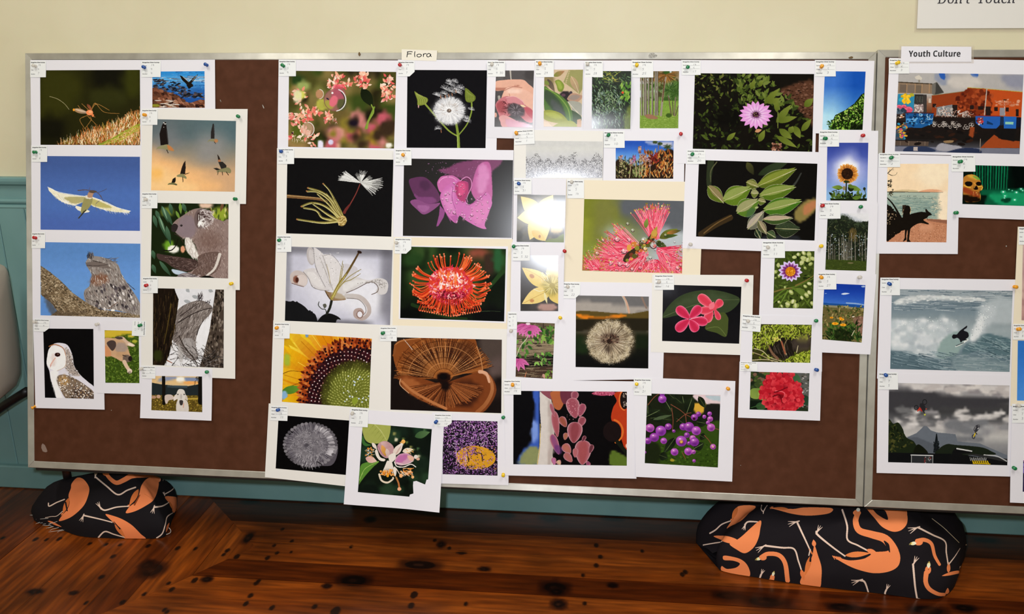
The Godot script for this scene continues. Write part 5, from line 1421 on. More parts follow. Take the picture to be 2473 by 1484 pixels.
func pic_fungus(p: Pic):
	p.fill("17100e")
	p.blob([1900, 1185, 2100, 1185, 2100, 1500, 2000, 1460, 1930, 1380], "4c403a", 50); p.ell(2040, 1440, 60, 100, "5c4c48", 20, 50); p.ell(2060, 1650, 80, 60, "241a18", 0, 40); p.ell(1220, 1220, 60, 40, "2a2420", 0, 30)
	var up := [1178, 1250, 1220, 1212, 1300, 1195, 1500, 1190, 1700, 1185, 1850, 1190, 1885, 1260, 1915, 1370, 1930, 1480, 1800, 1490, 1700, 1500, 1640, 1560, 1560, 1540, 1400, 1520, 1250, 1510, 1190, 1440, 1165, 1340]
	p.blob(up, "87491f")
	p.burst(1600, 1530, 380, 50, 440, 7, ["9a5826", "6a3414", "b5713a", "4a220e", "8a4a20", "a8642e"], 0.85, 178, 345)
	p.burst(1600, 1530, 200, 90, 420, 4, ["2c140a", "c88a54", "34180c"], 0.85, 182, 338)
	p.ell(1560, 1450, 150, 90, "b06c34", 0, 70, 0.6); p.ell(1780, 1300, 90, 90, "3a1c0e", 30, 50, 0.5)
	for k in 7: p.arc(1600, 1530, 90 + k * 55, 80 + k * 47, 190, 335, 4, ["5a2c12", "c08450", "4a240e"][k % 3])
	p.line([1255, 1200, 1290, 1240, 1330, 1290], 4, 3, "d8d0c8"); p.line([1178, 1252, 1240, 1215, 1400, 1192], 8, 8, "b87a48"); p.line([1880, 1260, 1915, 1370, 1930, 1470], 8, 8, "b88050"); p.line([1165, 1340, 1180, 1300, 1178, 1250], 14, 12, "8a5028")
	var low := [1220, 1530, 1290, 1510, 1450, 1545, 1580, 1580, 1700, 1540, 1850, 1490, 1950, 1470, 2020, 1540, 2045, 1640, 1990, 1760, 1900, 1830, 1700, 1825, 1550, 1780, 1400, 1720, 1290, 1650, 1230, 1590]
	p.blob(low, "7a3e1c", 5); p.blob([1240, 1540, 1330, 1540, 1500, 1640, 1640, 1740, 1560, 1775, 1400, 1710, 1280, 1640], "a05c30", 24); p.blob([1560, 1590, 1800, 1560, 1900, 1600, 1880, 1720, 1760, 1780, 1640, 1700], "3c1c10", 40)
	p.burst(1620, 1560, 150, 60, 330, 6, ["5a2c14", "8a4a24", "3a1a0c", "a86436"], 0.7, 10, 170)
	p.line([1920, 1470, 1990, 1530, 2010, 1630, 1960, 1740, 1880, 1820], 26, 34, "b87a50", "9a5a30"); p.line([1905, 1475, 1960, 1490, 1985, 1560], 30, 20, "d8a484"); p.line([1240, 1560, 1330, 1640, 1480, 1725, 1620, 1790], 20, 24, "b87444"); p.line([1230, 1540, 1225, 1590, 1300, 1660], 8, 6, "d0a078")
	p.ell(1600, 1525, 60, 44, "1c0c08", 0, 16); p.ell(1615, 1600, 40, 40, "140a08", 0, 20); p.ell(1596, 1520, 34, 24, "0a0606", 0, 6)

func pic_carnation(p: Pic):
	p.fill("080708")
	var fl := [248, 750, 262, 690, 320, 650, 340, 605, 400, 575, 480, 582, 560, 590, 630, 640, 680, 720, 697, 790, 680, 880, 640, 930, 560, 936, 480, 944, 400, 930, 330, 900, 275, 845]
	p.blob(fl, "57525a")
	p.burst(460, 760, 240, 80, 232, 9, ["6c6870", "544f58", "7e7a82", "443f48", "8c888e"], 0.82)
	for i in 60:
		var a := deg_to_rad(p.r.randf_range(-80, 30)); p.leaf(460 + cos(a) * 150, 760 + sin(a) * 130, 460 + cos(a) * 236, 760 + sin(a) * 190, 16, p.pick(["9a969c", "b4b0b6", "6a666c", "d0ccd2"]))
	for i in 40: p.ell(460 + cos(i * 0.157) * 222, 757 + sin(i * 0.157) * 180, 16, 14, p.pick(["6a666c", "8a868c", "5a565c"]), 0, 4)
	p.ell(450, 760, 150, 130, "7a767c", 0, 60, 0.85)
	for i in 170:
		var a := p.r.randf_range(0, TAU); var d := sqrt(p.r.randf()) * 150; var e := p.r.randf_range(0, TAU)
		var x := 450 + cos(a) * d; var y := 765 + sin(a) * d * 0.9
		p.line([x, y, x + cos(e) * 18, y + sin(e) * 18, x + cos(e + 1) * 34, y + sin(e + 1) * 34], 4, 3, p.pick(["9a969c", "5a565e", "aaa6ac", "4c4850", "8a868c"]))
	p.hairs(70, [370, 840, 540, 935], 20, 40, 6, 60, 130, ["8e8a90", "c0bcc2", "5a565c"]); p.ell(430, 760, 20, 16, "3c3840", 0, 10); p.line([520, 900, 560, 925, 550, 940], 8, 8, "201c22"); p.ell(450, 760, 150, 130, "8a868c", 0, 50, 0.25)

func pic_jacaranda(p: Pic):
	p.fill("181319")
	p.hairs(1700, [1585, 548, 2058, 1024], 6, 14, 4.5, 0, 360, ["a060b4", "7a4a94", "c080cc", "dcb8e0", "3a2a44", "5a3a68", "181218", "242028"])
	p.hairs(500, [1585, 548, 2058, 780], 8, 15, 4.5, 0, 360, ["b070c0", "8a50a4", "e8d0ea", "d090d8"])
	p.ell(1870, 868, 168, 100, "d89c28", 4); p.poly([1780, 800, 1800, 795, 1800, 900, 1780, 905], "e0b040"); p.line([1795, 820, 1810, 905], 8, 8, "2a2026"); p.line([1895, 830, 1920, 840, 1925, 900], 10, 9, "2a2026"); p.line([1830, 840, 1890, 825], 7, 7, "3a2c20")
	p.hairs(240, [1690, 770, 2040, 970], 6, 14, 4.5, 0, 360, ["a060b4", "c888d0", "3a2830", "8a4a20", "e0a838", "d89c28", "20181c"]); p.hairs(120, [1690, 780, 1790, 960], 6, 14, 5, 0, 360, ["b070c0", "e0c0e4", "8a50a4"]); p.hairs(70, [1790, 780, 1900, 850], 6, 14, 5, 0, 360, ["b070c0", "241c26", "8a50a4"])
	p.hairs(300, [1585, 940, 2058, 1024], 8, 16, 4, -40, 40, ["a060b4", "181218", "c8a0d0", "120e14"])

func pic_lemon(p: Pic):
	p.fill("101810")
	p.dots(34, [870, 580, 1495, 1215], 30, 80, ["16241a", "0a100a", "1c3422", "0e1610", "243a26"], [], 1.0, 40)
	p.dots(14, [1150, 600, 1480, 900], 8, 20, ["6a7a40", "8a8a50", "d8d0b0", "4a6a44"], [], 1.0, 14); p.leaf(1350, 690, 1480, 650, 60, "3a5a34", "5a7a4c"); p.ell(1410, 1155, 16, 14, "a8a890", 0, 10)
	p.blob([904, 578, 1000, 570, 1130, 575, 1142, 640, 1110, 735, 1040, 748, 960, 742, 915, 690], "a6ac58"); p.line([990, 570, 1060, 640, 1115, 730], 5, 4, "c4c880"); for k in 5: p.line([1000 + k * 22, 590 + k * 26, 960 + k * 24, 640 + k * 24], 3, 2, "8a9244")
	p.blob([905, 680, 930, 740, 980, 760, 930, 770, 900, 740], "3a6a30"); p.blob([878, 1090, 884, 950, 930, 910, 1046, 898, 1000, 945, 940, 1010, 890, 1075], "5a8a34"); p.line([880, 1060, 930, 960, 1040, 902], 5, 3, "a8c868")
	p.leaf(930, 870, 1030, 900, 60, "d8a8a0", "e8c8b8"); p.leaf(985, 740, 1030, 800, 30, "e8dcd0"); p.hairs(16, [950, 790, 1010, 850], 30, 44, 4, 120, 200, ["e8e0d4", "d8ccc0"]); p.dots(16, [930, 780, 1000, 870], 6, 10, ["f0a040", "e08830"], [], 0.6)
	p.blob([1012, 810, 1030, 800, 1056, 862, 1100, 880, 1090, 898, 1050, 890, 1020, 850], "ece4d8")
	p.blob([1030, 775, 1060, 735, 1110, 728, 1160, 760, 1172, 800, 1150, 850, 1110, 872, 1060, 840], "c49a9c"); p.leaf(1060, 740, 1150, 780, 44, "d8b8b4", "b88a90"); p.leaf(1070, 760, 1105, 860, 40, "e8a860", "c0903c"); p.line([1040, 770, 1070, 830, 1110, 865], 8, 6, "a87088"); p.leaf(1110, 790, 1130, 870, 36, "e0c8c0", "c8a8a4")
	p.leaf(1168, 850, 1252, 738, 60, "e4d0c4", "f0e6dc"); p.leaf(1190, 840, 1240, 760, 14, "d0b0a4"); p.leaf(1245, 815, 1340, 795, 44, "e8d4c0", "f4ecdc"); p.hairs(10, [1270, 790, 1330, 830], 16, 24, 5, 20, 70, ["f0a850", "f0c890"])
	p.blob([1180, 905, 1210, 845, 1280, 828, 1340, 860, 1342, 890, 1300, 920, 1230, 932], "d4a4b8"); p.blob([1190, 900, 1220, 850, 1290, 840, 1280, 880, 1220, 915], "c070a8", 12); p.line([1200, 910, 1270, 925, 1340, 895], 8, 5, "eadcd4"); p.blob([1290, 850, 1340, 860, 1340, 890, 1310, 890], "e8b8a0", 8)
	p.blob([1130, 850, 1180, 828, 1190, 870, 1160, 905, 1135, 895], "ece4da"); p.line([1180, 905, 1200, 940, 1260, 945, 1320, 922, 1362, 945], 10, 8, "f0e8e0")
	for k in 7: p.line([1120 + k * 5, 900, 1085 + k * 15, 980, 1066 + k * 20, 1010], 14, 9, "efe8de", "e0d4c6")
	p.dots(46, [1060, 970, 1180, 1020], 6, 11, ["f0983c", "e08430", "f4b060"], [], 0.6); p.ell(1122, 1016, 13, 18, "f0a030"); p.line([1050, 1010, 1070, 1060, 1120, 1078, 1165, 1050, 1168, 1035], 18, 14, "e4d4bc"); p.leaf(1180, 940, 1188, 1030, 30, "ece2d6")
	p.hairs(30, [1230, 950, 1320, 1010], 20, 36, 9, -30, 60, ["f09a44", "e8883c", "f4b878", "f0d8c0"]); p.line([1195, 960, 1230, 1015], 8, 6, "f0d8c8"); p.ell(1236, 1020, 16, 17, "f4b478"); p.line([1300, 990, 1335, 1020], 8, 7, "e89a50"); p.ell(1336, 1030, 13, 14, "f4b878"); p.line([1195, 1035, 1215, 1080, 1222, 1120], 16, 14, "a87a40", "c8703c"); p.ell(1223, 1132, 17, 16, "f4b48a"); p.ell(1253, 731, 18, 18, "f4b860"); p.line([1225, 740, 1250, 735], 7, 7, "e0a050"); p.ell(1362, 860, 18, 18, "e8dcd4"); p.ell(1380, 878, 16, 12, "d8a890")

# ---------------------------------------------------------------- flowers, middle
func prints_flora_mid():
	pr("hand and poppy print", "small glossy upright print of fingers holding a pink poppy", 2, "w", 0.19, [1179, 146, 1293, 146, 1290.5, 336, 1175, 333], 0, Y1, [1199, 171.5, 1290, 171.5, 1286, 308.6, 1194.7, 307], pic_hand, [1176.5, 147, 1220, 185.5, 0, "5", "9 30"], [["clear", 1187, 156, "t"]])
	pr("jade leaves print", "small glossy upright print of a large green leaf among toothed succulent leaves", 3, "w", 0.26, [1293, 145, 1411, 146, 1408, 320, 1290, 320], 0, Y1, [1315, 169, 1408, 169, 1404, 307, 1313, 306], pic_jade, [1293, 146, 1338, 187, 0, "5", "29"], [["orange", 1304, 154, "t"]])
	pr("ferny bush print", "small glossy upright print of silvery ferny foliage with one red speck", 4, "w", 0.19, [1411, 146, 1525, 146, 1523.5, 322, 1408, 320], 0, Y1, [1430, 173, 1524, 173, 1522, 312, 1429, 311], pic_fern, [1412, 147, 1456, 187, 0, "5", "28"], [["clear", 1419, 154.6, "t"]])
	pr("palm trunks and lawn print", "small upright print of slender grey palm trunks on a bright lawn", 5, "w", 0.4, [1525, 145, 1650, 146, 1648, 325, 1523.5, 322], 0, Y1, [1546, 172, 1640, 172, 1638, 310, 1545, 310], pic_palms, [1525, 147, 1577.6, 188, 0, "5", "25"], [["yellow", 1538, 157.7, "t"]])
	pr("pale grasses print", "glossy print of bare grey twigs under a white sky, washed out by glare", 5, "n", 0.19, [1242, 314, 1457, 317, 1455.5, 440, 1240, 438], 0, Y1, [1271, 340.6, 1455, 342.5, 1455, 430, 1270, 430], pic_pale, [1242, 313.5, 1291, 349, 1, "5", "1", -3], [["orange", 1247.4, 322.4, "t"]])
	pr("dry flower heads print", "print of dry brown flower heads and palms under deep blue sky", 6, "w", 0.4, [1458, 316, 1654, 318, 1652, 440, 1456, 438], 0, Y1, [1487, 340, 1627, 340.6, 1625.7, 432, 1486.7, 432], pic_dry, [1458, 317, 1509, 357.5, 0, "5", "10"], [["green", 1468.5, 326.8, "t"], ["red", 1645, 323.6, "at the top right corner"]])
	pr("upper yellow star flower print", "small glossy print of pale yellow star flowers, mostly lost in glare", 6, "w", 0.19, [1241.5, 431, 1368, 433, 1364, 596, 1238, 592], 0, Y2, [1250, 471, 1366, 472.6, 1361.8, 586, 1247.8, 584.4], pic_star_glare, [1241, 433, 1283.7, 470, 0, "5", "31"], [["blue", 1253.6, 443.8, "t"]])
	pr("red bottlebrush print", "print of a red bottlebrush with raindrops on broad cream card", 7, "c", 0.5, [1367, 434.6, 1700, 440, 1690, 691, 1362, 689], 0, Y2, [1411, 481, 1652, 486, 1647, 661, 1406, 654], pic_bottlebrush, [1370, 434.6, 1411, 479.4, 0, "5", "14"], [["clear", 1380.7, 440, "t"]])
	pr("lower yellow star flower print", "small upright glossy print of one yellow star flower on dark ground", 8, "w", 0.19, [1236, 586, 1364, 588, 1360, 765, 1232, 762], 0, Y2, [1258, 617, 1348, 617.7, 1348, 752, 1257, 751.6], pic_star, [1237.6, 590, 1280, 630, 0, "5", "5 32"], [["green", 1240.7, 594.6, "t"], ["red", 1362.5, 606, "at the top right corner"]])
	pr("clematis on a fence print", "small upright print of pink clematis climbing weathered fence boards", 9, "w", 0.4, [1226, 753, 1362, 755, 1358, 925, 1222, 923], 0, Y3, [1249, 778, 1340, 781.6, 1334, 916, 1245, 910.6], pic_clematis, [1228, 755, 1249, 795, 0, "5", "3"], [["clear", 1235, 798.5, "at the left edge"], ["yellow", 1352, 767.6, "at the top right corner"]])
	pr("dandelion at sunset print", "print of a large fluffy dandelion before a sunset hill and rainbow", 10, "w", 0.5, [1360, 681, 1608, 684, 1601, 916, 1355, 920], 0, Y3, [1391, 714, 1567, 716.8, 1565.6, 890.6, 1390, 887], pic_sunset, [1359.5, 683, 1401.5, 722, 0, "5", "22", 1, 1], [["clear", 1370, 692.6, "t"]])
	pr("frangipani print", "print of two pink frangipani flowers on dark green leaves over black", 11, "n", 0.4, [1575, 663.5, 1819.6, 665, 1815, 859, 1571.5, 851], 0, Y3, [1601, 688, 1790.6, 693, 1785, 830.7, 1599, 824], pic_frangipani, [1580, 664, 1627.6, 701, 1, "5", "16"], [["clear", 1591.5, 681.7, "t"], ["red", 1803, 677.5, "at the top right corner"]])
	pr("succulent stem print", "print of a dusky pink succulent stem between a white pole and black", 9.5, "w", 0.5, [1216, 917, 1540, 922, 1537, 1157, 1222, 1149], 0, Y3, [1240, 944.6, 1514, 946.7, 1513.7, 1125.5, 1239.6, 1122], pic_succulent, [1216, 918, 1258.5, 953.7, 1, "5", "19"], [["orange", 1237.5, 929, "t"]])
	pr("purple berries print", "print of glossy purple lilly pilly berries among dark leaves", 11, "w", 0.5, [1530.5, 911.7, 1776, 921, 1768, 1163.7, 1535, 1152], 0.002, Y3, [1563, 951, 1740, 955, 1733.5, 1129.7, 1557, 1119], pic_berries, [1531, 915, 1574, 956, 0, "5", "21", 1], [["yellow", 1538, 928.8, "t"], ["orange", 1758, 939, "at the top right corner"]])

func pic_hand(p: Pic):
	p.fill("4e4a4c")
	p.line([300, 290, 310, 400], 16, 12, "b8b0a8"); p.line([220, 300, 190, 420], 60, 60, "5c585a"); p.line([190, 560, 200, 620], 26, 20, "a8a49c"); p.ell(500, 340, 60, 50, "3c383a", 0, 30)
	p.blob([155, 412, 220, 394, 330, 386, 430, 390, 480, 430, 540, 500, 540, 700, 400, 660, 260, 640, 210, 600, 240, 500, 250, 492, 156, 498], "e4ae98"); p.blob([156, 470, 260, 470, 400, 440, 300, 490, 157, 500], "b87a68", 14)
	p.blob([240, 500, 290, 462, 380, 470, 470, 500, 540, 560, 540, 680, 420, 660, 320, 640, 240, 570], "eab8a4"); p.blob([260, 510, 320, 480, 420, 500, 360, 530], "f4d0c0", 20); p.line([240, 500, 330, 462, 420, 470], 5, 4, "a86a5c"); p.line([290, 530, 300, 560], 4, 3, "c08070")
	p.blob([156, 640, 190, 590, 250, 556, 330, 560, 400, 580, 450, 640, 520, 690, 525, 800, 460, 800, 380, 740, 280, 750, 220, 800, 180, 720], "cc7a82"); p.blob([165, 640, 210, 600, 250, 640, 240, 720, 190, 710], "a85058", 16)
	p.ell(355, 690, 90, 66, "4e464c", 20, 24); p.hairs(24, [240, 600, 300, 720], 24, 44, 4, 100, 220, ["7a3038", "5a2028"]); p.burst(360, 690, 70, 20, 90, 4, ["3a343a", "6a6068", "8a8088"], 0.8)
	p.blob([270, 570, 330, 560, 410, 590, 420, 640, 340, 620, 280, 620], "d48c94", 5); p.line([260, 570, 340, 556, 420, 600, 440, 640], 6, 5, "eab4b8"); p.leaf(400, 640, 460, 660, 20, "f0d8b0"); p.blob([440, 660, 520, 690, 525, 770, 470, 730], "c05a68"); p.blob([190, 760, 240, 740, 320, 770, 400, 820, 460, 862, 240, 862, 200, 800], "e0a4a4"); p.blob([260, 780, 400, 800, 500, 830, 530, 870, 300, 870], "d8a0b4", 14); p.ell(155, 740, 14, 24, "e0a898")

func pic_jade(p: Pic):
	p.fill("d0b898"); p.ell(680, 400, 60, 60, "8a7a50", 0, 20)
	p.poly([830, 410, 880, 290, 1025, 285, 1025, 470, 990, 530, 900, 460], "98965c"); for k in 8: p.leaf(840 + k * 5, 430 - k * 18, 862 + k * 5, 426 - k * 18, 12, "c8b48c")
	p.leaf(905, 350, 985, 520, 70, "c0a078", "a89070"); p.line([905, 350, 950, 430, 985, 520], 5, 4, "d8c8a0"); p.leaf(730, 350, 840, 300, 50, "7a8a34", "b07858"); p.blob([745, 400, 790, 388, 836, 440, 820, 500, 780, 500, 760, 440], "7c8f2e"); p.blob([760, 405, 800, 410, 820, 470, 790, 480], "98aa44", 10); p.leaf(670, 380, 745, 510, 50, "4a3e34", "7a6a54"); p.leaf(640, 400, 690, 440, 40, "7a8a3a")
	p.ell(850, 555, 60, 56, "1c1418", 0, 14); p.ell(830, 540, 22, 16, "5a3a4a"); p.ell(905, 520, 16, 20, "3a3040")
	p.blob([868, 574, 920, 520, 1020, 545, 1015, 570, 960, 612, 900, 600], "b89078"); p.blob([880, 570, 930, 536, 1000, 552, 940, 590], "9a8a80", 10); p.blob([875, 606, 940, 598, 1015, 630, 1010, 740, 930, 710, 912, 660], "a4a498"); p.line([876, 606, 925, 660, 1000, 736], 6, 5, "e0d8c0"); p.blob([900, 690, 1005, 740, 1005, 800, 930, 820], "2e4a1a")
	p.blob([638, 455, 700, 490, 800, 540, 880, 620, 925, 740, 910, 850, 880, 860, 860, 800, 770, 740, 660, 730, 632, 600], "4c7428"); p.blob([650, 490, 740, 540, 820, 640, 856, 780, 780, 740, 700, 660, 640, 570], "344a30", 14); p.line([650, 470, 780, 550, 880, 680, 905, 840], 10, 14, "7a9c40"); p.blob([700, 580, 780, 620, 850, 740, 780, 730, 720, 660], "48504c", 24)
	p.blob([632, 700, 700, 688, 800, 716, 870, 780, 880, 820, 780, 815, 690, 800, 632, 770], "93991f"); p.blob([640, 720, 740, 712, 830, 770, 740, 770], "aab236", 14); p.blob([735, 842, 820, 800, 920, 794, 968, 830, 968, 860, 735, 860], "9aa028"); p.poly([970, 780, 1010, 770, 1010, 860, 970, 860], "c8a080"); p.poly([628, 790, 680, 810, 730, 860, 628, 860], "e0c8b0")

func pic_fern(p: Pic):
	p.fill("16241a")
	p.leaves(420, [1108, 298, 1502, 874], 20, 56, 0.26, 20, 120, ["2a4228", "3e5c34", "0f1a12", "5a7a48", "1a2c1c", "34503c", "6a8a60"])
	p.leaves(200, [1108, 480, 1400, 874], 20, 50, 0.22, 30, 110, ["6a8478", "8a9c94", "4a6458", "2a3c38", "a0b0a4"])
	p.leaves(40, [1408, 400, 1500, 570], 30, 56, 0.5, 60, 140, ["6a9a34", "8ab048", "4a7a28"]); p.hairs(26, [1200, 300, 1360, 420], 40, 90, 4, -40, 60, ["a0a838", "7a8a2c", "c0b850"])
	for s in [[1280, 380, 1300, 500, 1330, 600], [1300, 560, 1340, 660, 1390, 700], [1180, 500, 1230, 600, 1260, 690]]:
		p.line(s, 5, 4, "5a7040")
		p.hairs(26, [s[0] - 20, s[1], s[4] + 20, s[5]], 30, 50, 4, 20, 160, ["a8b898", "7a9a6a"])
	p.blob([1450, 700, 1500, 640, 1500, 874, 1430, 874], "7a8a2c", 24, 0.7); p.ell(1417, 518, 13, 12, "e04a28")

func pic_palms(p: Pic):
	p.vg(["8a7450", "a0a498", "8a9c70", "5e7a38", "7a9a40", "86a044", "8aa048"])
	p.dots(90, [1588, 300, 1982, 600], 12, 30, ["5a7a3c", "3c5a24", "c8d4d8", "7a8a50", "4a4a28", "8a9a60"], [], 1.2, 8); p.poly([1588, 590, 1982, 590, 1982, 690, 1588, 700], "7ea040", 10); p.hairs(220, [1588, 590, 1982, 760], 8, 20, 3, 60, 120, ["5a7c2c", "98b850", "48682a"])
	p.leaves(70, [1588, 296, 1800, 380], 30, 80, 0.16, 60, 120, ["6a4a28", "4a3a1c", "8a6a3a", "5a5a30"])
	p.burst(1850, 330, 60, 6, 130, 5, ["8a5a2c", "b07a40", "5a3a1c", "6a5a30"], 0.9, -20, 200); p.burst(1890, 480, 60, 6, 110, 5, ["3c5a28", "5a7a38", "24401a"], 0.9); p.burst(1950, 520, 40, 6, 90, 5, ["4a6a30", "34501e"])
	for k in [1606, 1632, 1650, 1676, 1712, 1745, 1764]:
		p.line([k, 296, k + 2, 735], 15, 19, "847c70"); p.line([k - 5, 296, k - 4, 735], 5, 6, "aaa498"); p.line([k + 6, 296, k + 8, 735], 4, 6, "54483c")
	p.line([1848, 360, 1824, 500, 1800, 740], 15, 22, "9a8e80"); p.line([1834, 400, 1815, 600], 10, 8, "5a3a1c"); p.line([1872, 540, 1890, 640, 1905, 735], 10, 14, "6a5e48"); p.line([1945, 560, 1935, 740], 12, 14, "7a705c"); p.line([1975, 640, 1945, 745], 8, 8, "5a4e3c"); p.line([1915, 600, 1925, 735], 8, 9, "5a5040")
	p.poly([1588, 745, 1982, 750, 1982, 870, 1588, 870], "7c9a3e"); p.hairs(420, [1588, 740, 1982, 868], 8, 16, 3, -20, 20, ["5e7e2c", "9ab858", "6e8c34", "b0c070"]); p.blob([1640, 740, 1690, 725, 1770, 760, 1740, 776, 1670, 768], "9a7058", 5); p.ell(1880, 738, 30, 22, "3e5a20", 0, 8)

func pic_pale(p: Pic):
	p.vg(["d4d4d2", "dadad6", "d4d4d4", "c8c8cc", "b8b8be", "a8a8b0", "9c9ca4"])
	for i in 1700:
		var x := p.r.randf_range(455, 1217)
		var top := 1165 + 30 * sin(x * 0.02) + 24 * sin(x * 0.053)
		var y := top + absf(p.r.randfn(0, 1)) * 110
		if y < 1364: p.dab(p.t * Vector2(x, y), p.r.randf_range(0.6, 1.5), p.col(p.pick(["2c2a2c", "4a484a", "6a686a", "8a888c", "1c1a1c"])))
	p.hairs(420, [455, 1200, 1217, 1362], 14, 40, 3, -130, -50, ["2a282a", "4c4a4c", "7a787c", "e8e8ea"])
	p.dots(500, [455, 1210, 1217, 1362], 2, 4, ["f0f0f2", "d8d8dc"]); p.line([925, 1180, 930, 1130, 935, 1110], 3, 2, "5a585a"); p.dots(12, [915, 1105, 965, 1150], 2, 4, ["4a484a"])

func pic_dry(p: Pic):
	p.vg(["2a56b8", "3a6cca", "5a90dc", "7aa8e0", "6a88b0", "4a4838", "2a2018"])
	p.blob([1640, 1000, 1800, 990, 1925, 1000, 1925, 1080, 1820, 1040, 1700, 1030], "a8b4d8", 20, 0.8); p.ell(1850, 1030, 60, 24, "c0c0d4", 0, 16)
	for k in [[1690, 1108, 40], [1740, 1004, 30], [1790, 1020, 30], [1865, 1050, 50], [1800, 1110, 44], [1880, 1090, 40]]: p.burst(k[0], k[1], 22, 3, k[2], 5, ["2c3a1c", "4a5a30", "3a4a28"], 0.7)
	p.line([1775, 1040, 1770, 1200], 7, 8, "8a6a48"); p.line([1870, 1080, 1868, 1200], 6, 8, "6a5034"); p.line([1634, 1040, 1634, 1160], 3, 3, "4a4a48")
	p.blob([1347, 1200, 1420, 1180, 1500, 1240, 1600, 1230, 1680, 1180, 1760, 1130, 1925, 1090, 1925, 1372, 1347, 1372], "2a1c12", 10)
	p.leaves(260, [1600, 1110, 1925, 1370], 24, 60, 0.22, -130, -50, ["b06a2c", "d08a40", "7a3a1c", "c8a060", "3a2418", "9a4a24", "e0b070"]); p.leaves(60, [1690, 1130, 1770, 1220], 20, 44, 0.3, -140, -40, ["7a2a20", "9a3428", "5a1c18"])
	p.leaves(130, [1347, 1160, 1600, 1370], 20, 50, 0.2, -130, -50, ["5a6a30", "2a3418", "a89a68", "3a2c1c", "7a8a48", "1c1810"]); p.leaves(60, [1520, 1270, 1640, 1370], 20, 44, 0.2, -120, -60, ["7a8a50", "98a468", "54642c"])
	for k in [[1590, 1075, 1586, 1340], [1535, 1170, 1560, 1330], [1610, 1150, 1606, 1350], [1650, 1170, 1640, 1350], [1500, 1200, 1485, 1360], [1690, 1200, 1690, 1360], [1400, 1160, 1410, 1360]]:
		p.line([k[0], k[1], (k[0] + k[2]) / 2 + 3, (k[1] + k[3]) / 2, k[2], k[3]], 6, 8, "c0a880"); p.dots(24, [k[0] - 14, k[1] - 24, k[0] + 14, k[1] + 40], 5, 9, ["a07a70", "c8a090", "7a4a50", "8a6a48", "b890a8"])
	p.ell(1590, 1072, 16, 12, "c8a088"); p.dots(20, [1522, 1140, 1550, 1190], 5, 8, ["a86a98", "8a4a80"]); p.dots(90, [1370, 1190, 1460, 1360], 4, 9, ["4a4a28", "b0a478", "2a2418"])

func pic_star_glare(p: Pic):
	p.fill("4a4a46"); p.dots(60, [200, 210, 685, 690], 30, 70, ["5c5c58", "3a3a34", "6a6450", "7a7468"], [], 1.0, 30)
	for k in [[240, 228], [560, 215], [690, 480], [490, 665], [205, 440], [330, 660]]: p.leaf(430, 420, k[0], k[1], 150, "d8bc60", "ecd890")
	p.ell(430, 420, 90, 80, "d0b860", 0, 40); p.leaf(350, 570, 495, 670, 80, "e0b850", "ecd080"); p.ell(430, 625, 12, 16, "b07a3a"); p.blob([510, 655, 600, 640, 670, 600, 680, 690, 500, 690], "6a7a34", 8); p.ell(600, 560, 60, 40, "c0a468", 0, 20)

func pic_star(p: Pic):
	p.fill("342e2e"); p.blob([330, 800, 620, 800, 600, 960, 500, 1010, 400, 960], "5a5a5c", 50); p.ell(280, 1000, 60, 70, "241e20", 0, 30); p.ell(500, 1330, 100, 40, "b08a80", 0, 24); p.ell(280, 1300, 50, 60, "1c1818", 0, 30)
	p.leaf(540, 1110, 575, 835, 130, "dcb84c", "ecd48c", 0, 0.9); p.leaf(560, 1130, 250, 935, 150, "e4cc70", "e8c860", 10, 0.9); p.leaf(560, 1150, 248, 1296, 150, "e8cc68", "f0d488", -10, 0.9); p.leaf(560, 1130, 640, 1310, 160, "e0c050", "ecd070")
	p.line([530, 1110, 400, 1010, 262, 942], 5, 3, "c09a3c"); p.line([530, 1160, 400, 1220, 262, 1290], 5, 3, "c8a040"); p.ell(350, 1020, 26, 20, "b8782c", 30, 8); p.ell(350, 1265, 22, 16, "c8884a", 0, 6); p.ell(560, 930, 20, 22, "8a6a2c", 0, 6)
	p.ell(550, 1115, 90, 100, "a89428", 0, 34); p.burst(550, 1115, 70, 30, 110, 5, ["c8b448", "8a7a20", "e0d080"]); p.hairs(30, [440, 980, 520, 1060], 20, 34, 4, 30, 80, ["f4ecd0", "e0d4a0"]); p.leaf(470, 1180, 500, 1300, 26, "ece0a8"); p.line([370, 1150, 420, 1170, 470, 1160], 10, 6, "f0e4b8")

